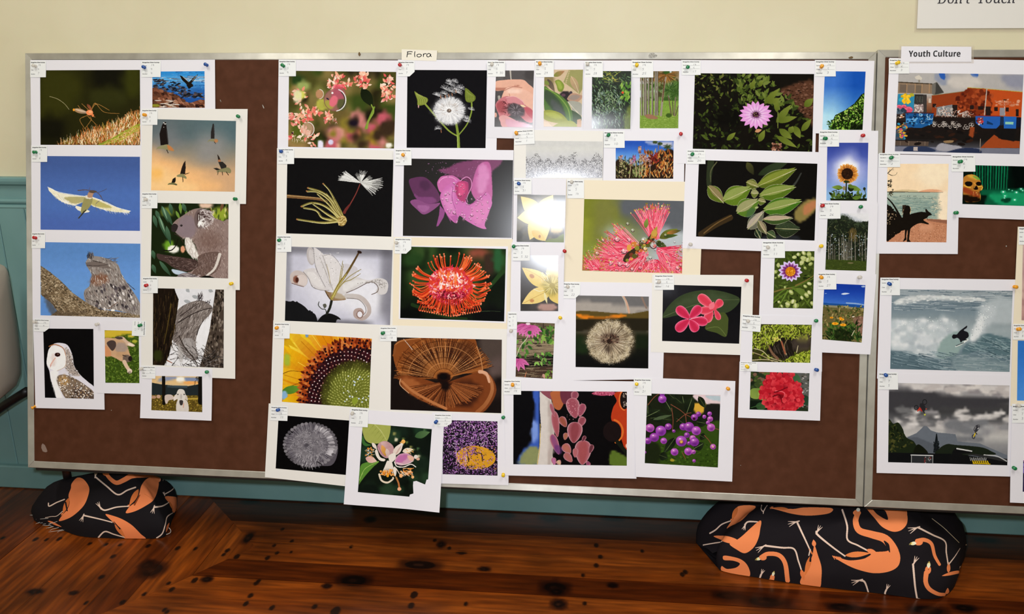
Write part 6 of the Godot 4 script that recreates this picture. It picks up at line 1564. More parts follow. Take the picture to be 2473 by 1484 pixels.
func pic_clematis(p: Pic):
	p.fill("5c4e3c")
	for k in [[340, 440, "6a5c44"], [440, 560, "8a7a62"], [560, 640, "1a1612"], [640, 725, "4c382c"]]:
		p.poly([120, k[0] + 20, 400, k[0], 400, k[1], 120, k[1] + 10], k[2]); p.hairs(60, [125, k[0] + 10, 400, k[1]], 40, 100, 3, -4, 2, ["3a3026", "a89878", "241c16", "7a6a54"])
	p.line([320, 345, 330, 480], 6, 6, "3a3020"); p.line([265, 345, 268, 470], 4, 4, "8a8064")
	p.leaves(44, [240, 345, 400, 470], 24, 54, 0.45, 30, 120, ["5a8a34", "3a6224", "88b04c", "28481c"]); p.leaves(20, [130, 440, 220, 560], 24, 50, 0.45, 30, 140, ["4a7a30", "2c5020", "6a9a40"]); p.leaves(16, [265, 540, 360, 610], 24, 44, 0.5, 20, 120, ["6a9a44", "3c6a28", "8ab858"]); p.leaves(14, [320, 660, 390, 725], 20, 40, 0.5, 40, 140, ["7aa040", "4a7028"])
	p.line([206, 390, 212, 440, 165, 500, 140, 560, 135, 575], 7, 6, "c4bca4")
	for c in [[190, 350, 8], [235, 360, 8], [150, 590, 5]]:
		for i in c[2]:
			var a := deg_to_rad(lerpf(30, 150, i / float(c[2] - 1)))
			p.leaf(c[0], c[1], c[0] + cos(a) * 90, c[1] + sin(a) * 90, 32, "c04e92", "e080b8"); p.line([c[0], c[1] + 10, c[0] + cos(a) * 70, c[1] + sin(a) * 70], 3, 2, "a83c7c")
	p.ell(215, 350, 16, 8, "f0d8e4"); p.leaf(215, 420, 240, 400, 30, "3a6a28"); p.line([195, 715, 205, 680], 6, 4, "c87a5a"); p.leaf(322, 690, 335, 725, 20, "c89888")

func pic_sunset(p: Pic):
	p.vg(["5e5e60", "7c7a78", "9a938a", "7a7468", "2c2616", "16180e", "10120c", "0c0b0a"])
	p.poly([540, 155, 1050, 155, 1050, 262, 540, 266], "6e6c6c"); p.blob([540, 200, 700, 200, 860, 220, 1050, 240, 1050, 270, 540, 270], "a8a098", 24); p.line([868, 155, 892, 200, 905, 240, 912, 275], 16, 14, "d0a890"); p.line([860, 155, 884, 200, 898, 270], 6, 5, "b8b4a8"); p.line([1000, 170, 1030, 240], 14, 12, "8a7468", "8a7468")
	p.blob([540, 268, 640, 262, 800, 275, 920, 280, 1000, 268, 1050, 265, 1050, 330, 540, 330], "5a4a20", 6); p.blob([545, 285, 620, 290, 720, 305, 820, 285, 900, 290, 800, 318, 600, 318], "e0801c", 12); p.poly([540, 318, 1050, 310, 1050, 400, 540, 400], "241f12", 14)
	p.poly([540, 420, 620, 430, 640, 560, 540, 560], "1a2a12", 40); p.poly([940, 420, 1050, 420, 1050, 520, 950, 520], "161f0e", 30)
	p.ell(785, 470, 166, 150, "5a4c3a", 0, 40, 0.85)
	p.burst(778, 470, 330, 30, 168, 3, ["c8b89c", "a08e74", "7a6a54", "dcd0b8"], 0.92)
	for i in 120:
		var a := p.r.randf_range(0, TAU); var d := lerpf(0.62, 1.0, sqrt(p.r.randf())) * 158
		p.burst(782 + cos(a) * d, 470 + sin(a) * d * 0.92, 11, 1, 22, 2, ["e0d4bc", "c8b898", "a89878"])
	p.ell(778, 452, 62, 40, "3c2822", 0, 20, 0.9); p.ell(770, 500, 30, 50, "281c16", 0, 20, 0.8); p.burst(778, 470, 90, 20, 110, 2, ["b8a488", "2c1e18", "8a7660"], 0.92); p.dots(60, [718, 425, 840, 480], 3, 6, ["5a3a30", "8a6a58", "241612"], [], 0.6)

func pic_frangipani(p: Pic):
	p.g4("222226", "101012", "121113", "161517"); p.ell(1170, 110, 60, 40, "4a4c54", 0, 40, 0.7)
	p.blob([1142, 308, 1180, 230, 1260, 160, 1360, 125, 1480, 116, 1600, 138, 1678, 182, 1610, 262, 1500, 282, 1340, 285, 1240, 292], "37442a"); p.blob([1200, 240, 1340, 160, 1500, 140, 1620, 180, 1480, 200, 1320, 220], "424f34", 30); p.line([1150, 300, 1300, 240, 1480, 190, 1670, 182], 4, 3, "5a6a44")
	p.blob([1440, 382, 1480, 310, 1560, 268, 1596, 300, 1600, 340, 1588, 434, 1520, 410], "485428"); p.line([1450, 380, 1530, 370, 1588, 430], 4, 3, "6a7840")
	for k in [[1500, 240, 1390, 152, 96], [1505, 240, 1555, 185, 80], [1505, 250, 1540, 320, 56], [1490, 260, 1440, 335, 90], [1500, 250, 1400, 260, 80]]: p.petal(k[0], k[1], k[2], k[3], k[4] * 0.8, "d83a50", "f0647a")
	p.ell(1505, 232, 20, 24, "e85060", 0, 8); p.leaf(1470, 250, 1500, 195, 40, "f07888")
	for k in [[1332, 312, 1240, 235, 92], [1332, 308, 1408, 228, 90], [1335, 318, 1458, 338, 86], [1332, 322, 1385, 400, 92], [1328, 320, 1236, 396, 96]]:
		p.petal(k[0], k[1], k[2], k[3], k[4] * 0.84, "c42448", "ee5480")
	p.line([1330, 318, 1400, 300, 1420, 296], 5, 4, "f8a8b8")

func pic_succulent(p: Pic):
	p.fill("090708")
	p.blob([250, 812, 300, 812, 296, 1000, 300, 1320, 150, 1320, 170, 1230, 240, 1160, 260, 1000], "3a5cb8", 24); p.ell(262, 1090, 26, 80, "7a98e0", 0, 22); p.blob([160, 1320, 180, 1240, 240, 1190, 300, 1220, 290, 1320], "8a9060", 20)
	p.poly([113, 812, 236, 812, 262, 900, 240, 1060, 200, 1180, 113, 1320], "08070a", 12)
	p.poly([297, 815, 375, 860, 392, 960, 398, 1120, 385, 1240, 390, 1322, 276, 1322, 296, 1180, 306, 1060, 298, 940], "d6cec8"); p.poly([350, 870, 392, 900, 398, 1200, 372, 1322, 350, 1322, 366, 1100], "b8aaa4", 16); p.line([300, 1040, 296, 1200, 280, 1320], 5, 4, "c8a848")
	p.blob([806, 830, 860, 815, 897, 815, 897, 1205, 860, 1150, 848, 1080, 790, 1010, 800, 930, 826, 880], "b83a1a"); p.ell(880, 875, 30, 62, "1c1210"); p.arc(880, 875, 36, 68, 90, 270, 8, "e0783a"); p.arc(790, 1090, 78, 82, -75, 70, 12, "d8702c"); p.ell(795, 1090, 62, 70, "1a1010"); p.dots(24, [865, 830, 897, 920], 3, 6, ["d8c8b8", "8a7a70"]); p.blob([780, 1320, 790, 1220, 850, 1240, 897, 1270, 897, 1328], "5a7028", 14); p.line([830, 1160, 897, 1240], 26, 26, "161a10"); p.ell(894, 1188, 8, 14, "f0c0a8")
	p.blob([655, 830, 700, 815, 800, 815, 808, 838, 740, 845, 690, 842], "b04a68"); p.dots(30, [670, 820, 800, 842], 3, 5, ["d87a94", "8a3450"])
	p.blob([305, 815, 375, 815, 380, 870, 340, 850], "8a4a58"); p.blob([374, 820, 450, 815, 470, 870, 440, 940, 400, 930, 380, 870], "b0623c"); p.blob([440, 815, 520, 815, 520, 880, 460, 900], "6a3040")
	for k in [[530, 880, 545, 815, 60, "8c4456"], [545, 1000, 515, 860, 105, "9a4a58"], [570, 990, 600, 900, 60, "94465a"], [420, 1130, 396, 950, 60, "a05058"], [480, 1060, 440, 990, 60, "94503c"], [570, 1060, 600, 990, 60, "8e4450"], [530, 1170, 545, 1025, 120, "8a3e46"], [400, 990, 372, 900, 30, "a05a68"], [470, 1150, 480, 1100, 40, "a86a4c"], [430, 1250, 380, 1110, 60, "8a4a78"], [510, 1240, 460, 1180, 70, "b06a58"], [520, 1300, 470, 1240, 60, "a8605c"], [590, 1320, 600, 1150, 130, "a04c50"], [540, 1270, 545, 1205, 44, "b06468"], [400, 1322, 390, 1270, 40, "b870a0"], [440, 1320, 420, 1290, 40, "d0b890"], [640, 1240, 660, 1180, 40, "5a2a34"], [620, 1322, 640, 1300, 40, "8a4468"], [590, 1160, 612, 1120, 30, "5a2834"]]:
		p.petal(k[0], k[1], k[2], k[3], k[4], k[5], "b06a76")
	p.dots(40, [480, 880, 600, 1010], 1.5, 3, ["e0a8b0"]); p.ell(425, 1215, 26, 36, "6a3a78", -30, 12, 0.7)

func pic_berries(p: Pic):
	p.fill("1a2010")
	p.poly([1016, 1140, 1545, 1000, 1545, 1345, 1016, 1345], "324a14", 24); p.dots(260, [1016, 1150, 1545, 1345], 4, 9, ["3c5a18", "2a4010", "46661e", "243a0e"], [], 0.7); p.blob([1360, 838, 1545, 838, 1545, 910, 1440, 900, 1380, 880], "e4ccd0", 8); p.blob([1440, 845, 1545, 850, 1545, 880, 1470, 870], "b8c8d0", 8); p.blob([1360, 900, 1440, 900, 1420, 960, 1370, 960], "d8a83c", 12); p.blob([1440, 912, 1545, 905, 1545, 1000, 1440, 1000], "1c1c18", 10)
	p.blob([1016, 1180, 1120, 1180, 1110, 1320, 1016, 1310], "1c2410", 20)
	for k in [[1030, 990, 1130, 940, 60], [1060, 1000, 1200, 985, 66], [1090, 1000, 1210, 1010, 60], [1205, 840, 1280, 900, 50], [1310, 960, 1350, 850, 70], [1390, 850, 1440, 930, 44], [1040, 900, 1040, 980, 50], [1150, 860, 1210, 960, 60], [1230, 1130, 1150, 1240, 56], [1380, 1020, 1450, 1030, 60], [1400, 1110, 1440, 1130, 50], [1360, 1200, 1430, 1160, 60], [1120, 1250, 1180, 1270, 60], [1240, 1000, 1300, 1040, 50], [1180, 830, 1230, 870, 50], [1280, 850, 1290, 900, 50]]:
		p.leaf(k[0], k[1], k[2], k[3], k[4], "10160c", "24301a"); p.line([k[0], k[1], lerpf(k[0], k[2], 0.9), lerpf(k[1], k[3], 0.9)], 3, 2, p.pick(["5a6a40", "7a8a58", "4a5430"]))
	p.leaf(1075, 1010, 1210, 975, 24, "4a5a3c")
	for s in [[1040, 910, 1080, 860, 1120, 830], [1205, 930, 1215, 1010, 1210, 1080], [1200, 905, 1260, 940, 1300, 970, 1340, 990], [1240, 1020, 1300, 970, 1340, 960], [1300, 970, 1310, 1060], [1430, 1110, 1460, 1140, 1480, 1170], [1460, 1040, 1500, 1060, 1530, 1070], [1280, 1230, 1300, 1270]]: p.line(s, 5, 4, "8a4a38")
	for k in [[1140, 833, 18], [1140, 868, 29], [1055, 1067, 31], [1130, 1085, 37], [1182, 1055, 24], [1040, 1155, 24], [1085, 1130, 33], [1150, 1153, 23], [1220, 1085, 12], [1285, 1055, 26], [1325, 1055, 35], [1375, 1080, 32], [1310, 1110, 20], [1350, 1130, 22], [1362, 1155, 32], [1272, 1152, 38], [1225, 1226, 27], [1320, 1220, 28], [1356, 1222, 16], [1362, 990, 24], [1390, 968, 18], [1430, 985, 14], [1466, 965, 16], [1470, 1000, 20], [1455, 1025, 14], [1476, 1056, 28], [1490, 1184, 20], [1360, 1282, 12], [1020, 1235, 10], [1325, 1165, 14]]:
		var c: String = p.pick(["a044b8", "b450c0", "9038a4", "c060b8"])
		p.ell(k[0], k[1], k[2], k[2] * 0.94, c); p.ell(k[0] + k[2] * 0.15, k[1] + k[2] * 0.3, k[2] * 0.75, k[2] * 0.55, "5a1c70", 0, k[2] * 0.5, 0.6); p.ell(k[0] - k[2] * 0.2, k[1] - k[2] * 0.3, k[2] * 0.55, k[2] * 0.4, "e090d8", 0, k[2] * 0.4, 0.7); p.ell(k[0] - k[2] * 0.25, k[1] - k[2] * 0.4, k[2] * 0.16, k[2] * 0.12, "f8e0f4")
	p.ell(1272, 1158, 15, 12, "8a4a2c"); p.ell(1360, 1000, 9, 9, "3a1020"); p.ell(1490, 1184, 8, 8, "e8a8a0"); p.burst(1272, 1156, 14, 3, 14, 3, ["e8c060"]); p.ell(1210, 1283, 16, 10, "a89a30", 0, 5)

func pic_bottlebrush(p: Pic):
	p.g4("7c8426", "585c60", "8a9440", "b0b8bc"); p.blob([1000, 240, 1300, 240, 1200, 420, 1050, 640, 960, 700, 960, 400], "7a7c3c", 90); p.blob([1250, 240, 1880, 240, 1880, 520, 1400, 480, 1250, 420], "5e6268", 90); p.ell(1180, 600, 130, 100, "98a08c", 0, 90); p.blob([1600, 560, 1880, 600, 1880, 760, 1650, 720], "b8c0c4", 60); p.ell(880, 560, 60, 140, "8a9030", 0, 60)
	p.poly([850, 960, 850, 900, 1000, 860, 1200, 900, 1500, 860, 1860, 860, 1860, 1000], "d8505c", 50)
	var bases := [[1570, 620, -128, -62, 120, 270, 320], [1420, 760, 168, 232, 120, 250, 360], [1240, 830, 160, 228, 90, 170, 290], [1000, 930, 165, 240, 70, 90, 170], [1460, 800, 60, 175, 130, 190, 320], [1640, 760, -10, 75, 110, 150, 280], [1560, 880, 40, 140, 110, 80, 170], [1250, 900, 80, 200, 100, 90, 240], [1750, 900, -20, 100, 70, 60, 140]]
	for b in bases:
		for i in b[4]:
			var a := deg_to_rad(p.r.randf_range(b[2], b[3])); var l := p.r.randf_range(b[5], b[6])
			var x0: float = b[0] + p.r.randf_range(-50, 50); var y0: float = b[1] + p.r.randf_range(-30, 30)
			var x1 := x0 + cos(a) * l; var y1 := y0 + sin(a) * l
			if y1 > 1010 or x1 < 840 or x1 > 1880: continue
			p.line([x0, y0, (x0 + x1) / 2 + p.r.randf_range(-8, 8), (y0 + y1) / 2, x1, y1], 8, 4, p.pick(["e04060", "f07088", "d82c4c", "f48898", "e85a70", "f8a0a8"]))
			if p.r.randf() < 0.5: p.ell(x1, y1, 6, 8, p.pick(["b8a838", "d8c860", "8a7a28", "c87838"]))
	p.line([1570, 600, 1500, 690, 1420, 740, 1320, 800, 1280, 860], 60, 50, "3a2c1c"); p.dots(30, [1280, 600, 1640, 860], 12, 26, ["c86a34", "8a8a34", "5a5a24", "e0a04a", "d84038", "7a3a24"], [1540, 580, 1640, 700, 1480, 760, 1300, 880, 1260, 840, 1420, 700])
	p.leaf(1620, 640, 1800, 545, 80, "5a5a24", "7a8a30"); p.leaf(1690, 590, 1836, 560, 40, "c87a3c", "3a4a1c"); p.leaf(1660, 625, 1806, 606, 34, "34441c", "54682c"); p.leaf(1540, 640, 1600, 520, 50, "c8803c", "a8a040"); p.leaf(1580, 680, 1690, 720, 60, "2c3418", "4a5a24"); p.leaf(1480, 540, 1500, 440, 44, "6a7a30", "8a9a48"); p.ell(1320, 735, 24, 34, "e0a04a"); p.ell(1370, 700, 34, 26, "d08038"); p.ell(1570, 590, 30, 34, "c8a048")
	for k in [[1467, 660, 30], [1560, 705, 32], [1270, 765, 27], [1480, 742, 20], [1305, 495, 14], [1355, 560, 16], [1200, 650, 24], [1320, 655, 15], [1228, 895, 22], [1300, 905, 22], [1138, 885, 20], [1350, 945, 16], [1000, 790, 18], [1530, 830, 14], [1430, 930, 16], [1680, 605, 12], [1615, 300, 9], [1645, 325, 9], [1500, 350, 12], [1060, 660, 14], [1800, 930, 18], [1830, 900, 14]]: p.drop(k[0], k[1], k[2], "f4f0f0")
	for i in 110: p.drop(p.r.randf_range(900, 1860), p.r.randf_range(640, 985), p.r.randf_range(4, 9), "fbf0f0")

# ---------------------------------------------------------------- flowers, right part
func prints_flora_right():
	pr("pink daisy print", "large print of one pink daisy on dark green leaves", 7, "w", 0.4, [1645, 145, 1975, 147, 1968, 402, 1636, 395], 0, Y4, [1678, 177, 1966, 179, 1961.5, 367, 1673, 359.5], pic_daisy, [1646.7, 146, 1692, 181.5, 1, "5", "17"], [["green", 1661, 161, "t"]])
	pr("treetop and blue sky print", "small upright print of a sloping green treetop under plain blue sky", 8, "w", 0.4, [1968, 145, 2112, 147, 2104, 326, 1964, 322], 0, Y4, [1992, 172, 2090.5, 173, 2083, 314, 1986, 313.5], pic_treetop, [1968.5, 145.5, 2018, 185, 1, "5", "3"], [["orange", 1985, 160.6, "t"]])
	pr("woolly green buds print", "large print of velvety green leaf buds on dark ground", 8, "w", 0.5, [1657, 360, 1990, 368, 1978, 612, 1648, 600], 0, Y5, [1688, 386.7, 1974, 395.7, 1967, 581.4, 1681, 571.7], pic_buds, [1659, 362, 1704, 396.5, 1, "5", "20"], [["green", 1672, 373, "t"], ["clear", 1666.6, 590, "at the bottom left corner"]])
	pr("backlit sunflower print", "small upright print of a sunflower backlit against blue sky", 9, "w", 0.4, [1978, 314.5, 2121, 316, 2118, 498, 1974, 494], 0, Y4, [1998, 345, 2097, 345, 2093.7, 485.4, 1995.5, 484.4], pic_backlit, [1978, 316, 2026, 355, 1, "5", "2"], [["green", 1992, 333.6, "t"], ["red", 2084, 326.8, "at the top right corner"]])
	pr("palm grove print", "small upright print of a dark palm grove with many pale trunks", 10, "w", 0.4, [1978, 486, 2120, 490, 2114, 668, 1972, 664], 0, Y5, [1999, 515, 2098, 516, 2092, 655, 1993, 652], pic_grove, [1979, 488.5, 2030, 528.5, 0, "5", "26"], [["red", 1986, 497.5, "t"], ["green", 2079, 500, "at the top right corner"]])
	pr("beach flowers print", "small upright print of orange dune flowers before blue sea and sky", 11, "w", 0.4, [1975, 658.6, 2117, 663, 2102, 857, 1967, 851], 0, Y6, [1991, 684.5, 2090, 689, 2081, 828, 1983, 820], pic_beach, [1975, 659, 2020, 699.5, 0, "5", "27"], [["orange", 1984, 669, "t"], ["clear", 2074.7, 670.6, "at the top right corner"]])
	pr("striped gazania print", "small upright print of a lilac striped gazania among pale leaves", 9.5, "w", 0.4, [1839, 583, 1990, 588, 1984, 775, 1833, 770], 0, Y6, [1871.6, 607, 1967, 607, 1963, 746, 1867, 744], pic_gazania, [1841, 583, 1896, 624, 0, "5", "11"], [["clear", 1855, 596.5, "t"], ["yellow", 1983, 595, "at the top right corner"]])
	pr("feathery shrub print", "small print of a feathery yellow green shrub over dark branches", 12.2, "w", 0.4, [1792, 760.5, 1986, 766, 1985, 898, 1787, 874], 0, Y6, [1818, 783, 1960.5, 785, 1956.6, 877, 1816, 874], pic_shrub, [1791, 761, 1838, 800.5, 1, "5", "34", 5], [["clear", 1807, 776, "t"], ["green", 1971, 775.7, "at the top right corner"]])
	pr("red ruffled flower print", "small print of a ruffled red flower, lowest at the right end of the long board", 13.2, "w", 0.4, [1786, 874, 1985, 880, 1980, 1016.6, 1782, 1009], 0.002, Y6, [1813, 898, 1955, 902, 1951.5, 994, 1810, 989.5], pic_red, [1787, 874.5, 1829, 897, 0, "5", "", 1], [["yellow", 1803.7, 885, "t"], ["blue", 1971, 893.8, "at the top right corner"]])

func pic_daisy(p: Pic):
	p.fill("120f0a")
	p.blob([1090, 490, 1180, 440, 1300, 400, 1427, 420, 1427, 820, 1370, 780, 1290, 690, 1200, 600], "553626", 24); p.dots(160, [1100, 400, 1427, 800], 6, 16, ["6a4634", "402618", "7a5644", "2c1a12"], [1090, 490, 1300, 400, 1427, 420, 1427, 820, 1290, 690], 0.5)
	p.leaves(300, [220, 320, 1427, 1100], 30, 70, 0.42, 0, 360, ["2a3212", "3a4818", "1a200e", "4a5a20", "14180a"], [220, 320, 900, 330, 1080, 470, 1250, 640, 1427, 850, 1427, 1100, 220, 1100])
	p.leaves(120, [640, 350, 1300, 700], 40, 90, 0.4, -140, 0, ["4a5a20", "5e6e2a", "36441a", "6e7c38"], [640, 360, 880, 350, 1100, 470, 1250, 680, 1000, 700, 700, 640])
	p.leaves(60, [220, 330, 620, 640], 20, 50, 0.4, 0, 360, ["5a6428", "6a6a34", "2c3414"]); p.leaves(50, [220, 700, 700, 1090], 24, 60, 0.4, 0, 360, ["0c0c08", "14160c", "3c4a1c"])
	p.ell(560, 760, 150, 90, "0a0906", 0, 50, 0.8)
	for k in [[1050, 800, 1200, 620, 70], [1060, 790, 1260, 740, 60], [1080, 860, 1210, 960, 70], [1050, 930, 1260, 1040, 60], [880, 990, 940, 870, 60], [1230, 830, 1290, 950, 70], [1180, 900, 1220, 830, 60], [1060, 700, 1050, 560, 50], [930, 620, 1090, 460, 60], [1300, 880, 1400, 760, 60], [560, 980, 650, 900, 50], [1330, 640, 1420, 560, 70], [800, 480, 840, 370, 46], [880, 450, 920, 390, 40], [960, 610, 1100, 560, 50]]: p.leaf(k[0], k[1], k[2], k[3], k[4], "56641f", "7a8636")
	p.line([1070, 700, 1068, 850], 12, 10, "6a7434"); p.leaf(840, 890, 910, 870, 36, "c89068"); p.dots(50, [1010, 1000, 1100, 1095], 6, 12, ["8a5a48", "c09078", "4a2c20"])
	p.petals(850, 724, 17, 26, 168, 50, "d49ad8", "ea9ae0", 0.84, 5, 0.1); p.petals(850, 724, 17, 40, 150, 18, "f0d0f0", "e8a4e0", 0.84, 8, 0.1)
	p.ell(850, 724, 60, 48, "f0d8f0", 0, 30, 0.6); p.burst(850, 724, 40, 20, 60, 4, ["8a3a80", "5a2050"], 0.84); p.ell(848, 722, 28, 24, "1e0c14"); p.dots(30, [825, 702, 872, 742], 2, 4, ["5a4a58", "7a3050", "a89060"])

func pic_treetop(p: Pic):
	p.g4("3a6fc4", "164eac", "a4d4e8", "4a88cc"); p.ell(1530, 840, 60, 120, "b8dcec", 0, 60, 0.7)
	var b := [1585, 884, 1605, 810, 1640, 735, 1740, 685, 1830, 620, 1900, 530, 1945, 505, 1945, 884]
	p.poly(b, "16240a"); p.leaves(280, [1585, 505, 1945, 884], 18, 40, 0.4, 20, 160, ["3a641a", "5a8a26", "224010", "7aa83c", "14240a", "98bc50"], b)
	p.ell(1860, 860, 80, 40, "0e1408", 0, 26, 0.8); p.dots(60, [1590, 640, 1900, 800], 3, 6, ["c0cc78", "a8b860"], b); p.leaves(14, [1580, 800, 1620, 880], 20, 40, 0.3, 160, 250, ["24401a", "3a5a20"])

func pic_buds(p: Pic):
	p.fill("0f0d0a")
	p.line([400, 130, 380, 300, 390, 430], 70, 40, "2c3420"); p.line([460, 130, 400, 220, 400, 330], 10, 6, "6a6a48"); p.leaf(760, 130, 830, 260, 70, "4a4a24", "2a2a18"); p.leaf(870, 260, 1200, 110, 90, "26321c", "34402a"); p.blob([1230, 640, 1330, 520, 1450, 500, 1450, 600, 1320, 720, 1260, 720], "8a7a44", 24); p.blob([1330, 560, 1450, 510, 1440, 590, 1330, 660], "b87a50", 24); p.line([300, 850, 440, 760, 600, 680], 60, 60, "3a2c18"); p.line([330, 840, 460, 740, 610, 660], 8, 6, "8a6a3c"); p.line([1190, 400, 1250, 330, 1300, 240], 26, 12, "3a3c38"); p.ell(1100, 890, 200, 40, "24262a", 0, 24); p.soften(8)
	for k in [[1040, 790, 1290, 800, 170, "26301c", "34402a"], [960, 830, 1050, 885, 90, "2c3a22", "485a3a"], [850, 800, 900, 900, 60, "1c281a", "2c3c28"], [370, 370, 530, 540, 130, "5a6c20", "8a7a54"], [868, 372, 1256, 200, 150, "58681e", "7e8a34"], [755, 330, 880, 380, 100, "5a6424", "8a8a4c"], [885, 470, 1248, 380, 150, "54701c", "86954a"], [525, 520, 806, 390, 190, "5e7a20", "8c9a50"], [800, 440, 880, 440, 90, "6a7430", "98986a"], [870, 510, 950, 530, 80, "5a6a24", "908c5c"], [925, 615, 1308, 520, 170, "44701c", "8a9a50"], [662, 640, 884, 510, 180, "587a26", "9a9a6a"], [920, 705, 1220, 690, 100, "3a5024", "b8a48c"], [770, 800, 935, 620, 120, "6a6a5a", "b0a494"], [875, 715, 955, 850, 80, "5a5a3c", "9a8a70"]]:
		var a := Vector2(k[0], k[1]); var b := Vector2(k[2], k[3]); var n := (b - a).orthogonal().normalized()
		if n.y > 0: n = -n
		p.leaf(a.x, a.y, b.x, b.y, k[4] + 8, "a8a88a", "c0bca4"); p.leaf(a.x, a.y, b.x, b.y, k[4], k[5], k[5])
		var o: Vector2 = n * k[4] * 0.2
		p.leaf(a.x + o.x * 0.6, a.y + o.y * 0.6, b.x + o.x * 0.6, b.y + o.y * 0.6, k[4] * 0.52, k[6], k[6])
		p.line([a.x, a.y, (a.x + b.x) / 2, (a.y + b.y) / 2, b.x, b.y], 6, 5, "b8b478", "d0c8a8")
		for i in 50:
			var f := p.r.randf_range(0.12, 0.9); var v: Vector2 = a.lerp(b, f) + n * p.r.randf_range(-0.4, 0.45) * k[4] * sin(PI * f)
			p.dab(p.t * v, 0.7, p.col(p.pick(["b0b080", "8a9050", "3c4a1c", "c8c4a0"])))
	p.ell(800, 640, 40, 60, "3a5a4a", 30, 20, 0.5); p.leaf(840, 590, 880, 575, 24, "a8b078")

func pic_backlit(p: Pic):
	p.vg(["38489a", "4656a8", "5c6cb8", "6a80c4", "7a98d0", "8ab4dc"])
	p.ell(1765, 1290, 170, 150, "c8ccec", 0, 110, 0.9); p.ell(1765, 1262, 100, 80, "f4f4f8", 0, 60)
	p.petals(1760, 1318, 34, 40, 112, 26, "b8742c", "e4a858", 0.95, 0, 0.3); p.petals(1760, 1318, 22, 46, 100, 16, "8a4a20", "d08838", 0.95, 4, 0.4)
	p.ell(1758, 1318, 58, 56, "2a180f"); p.dots(60, [1710, 1270, 1806, 1366], 3, 5, ["3c2414", "1a0e0a"]); p.line([1750, 1400, 1747, 1490, 1746, 1590], 12, 16, "1e2614"); p.leaf(1720, 1395, 1790, 1400, 26, "2a3418")
	p.leaf(1716, 1458, 1602, 1452, 44, "5a7426", "7a943c"); p.leaf(1780, 1445, 1900, 1482, 50, "54702a", "7a9440"); p.ell(1795, 1460, 30, 34, "1c2412"); p.ell(1728, 1462, 16, 22, "8a7a50", 0, 5); p.leaf(1765, 1430, 1830, 1460, 40, "4a6424", "688030"); p.ell(1930, 1466, 14, 16, "26301c"); p.line([1930, 1470, 1945, 1520], 5, 6, "2a3418"); p.line([1650, 1480, 1656, 1560], 5, 6, "2a3418"); p.leaves(9, [1620, 1480, 1690, 1530], 20, 34, 0.3, 160, 220, ["2c3818"])
	p.leaves(60, [1600, 1530, 1955, 1590], 30, 60, 0.5, 180, 360, ["24321a", "3c5224", "546c2c", "141c0e"]); p.poly([1590, 1570, 1955, 1560, 1955, 1590, 1590, 1590], "182010"); p.leaf(1810, 1560, 1900, 1550, 40, "5a742c")

func pic_grove(p: Pic):
	p.vg(["c0c4cc", "ccd0d8", "b0b4b8", "4a5448", "2c3424", "2a3020", "38461c"])
	p.blob([1760, 640, 1975, 640, 1975, 730, 1860, 690], "dcdce0", 20)
	var f := [1538, 700, 1600, 700, 1690, 690, 1780, 700, 1860, 730, 1975, 720, 1975, 1000, 1900, 1060, 1538, 1060]
	p.poly(f, "1c2218", 10); p.leaves(330, [1538, 690, 1975, 1060], 18, 46, 0.2, 0, 360, ["26301e", "38442a", "12160e", "4a5438", "1a2014", "5a5c3c"], f); p.dots(90, [1545, 850, 1960, 1080], 3, 7, ["98a4a8", "7a8a90", "b8c4cc"])
	for k in [[1712, 680, 44], [1750, 690, 44], [1790, 720, 50], [1600, 720, 40], [1870, 750, 50], [1930, 760, 46]]: p.burst(k[0], k[1], 26, 3, k[2], 4, ["1c221a", "2a3424", "3a4632"], 0.9)
	p.ell(1810, 840, 34, 60, "5a4a2a", 0, 16, 0.8); p.leaves(60, [1770, 790, 1850, 910], 20, 36, 0.2, 60, 120, ["6a5a34", "4a4024"])
	for k in [1572, 1590, 1612, 1632, 1676, 1700, 1716, 1728, 1744, 1756, 1770, 1784, 1800, 1836, 1880, 1905, 1936]:
		var y0 := p.r.randf_range(800, 960); p.line([k, y0, k + 2, 1110], 6, 9, p.pick(["8a8478", "a09a8e", "6a645a"])); p.line([k + 3, y0, k + 6, 1110], 3, 3, "38342c")
	p.poly([1530, 1100, 1975, 1110, 1975, 1225, 1530, 1212], "38441a"); p.hairs(260, [1536, 1100, 1972, 1215], 10, 22, 3, -15, 15, ["465420", "2a3414", "566428", "323c18"]); p.leaves(20, [1850, 1070, 1950, 1120], 20, 34, 0.4, 180, 360, ["1a2412", "28341a"]); p.ell(1790, 1132, 30, 6, "7a7050", 0, 4)

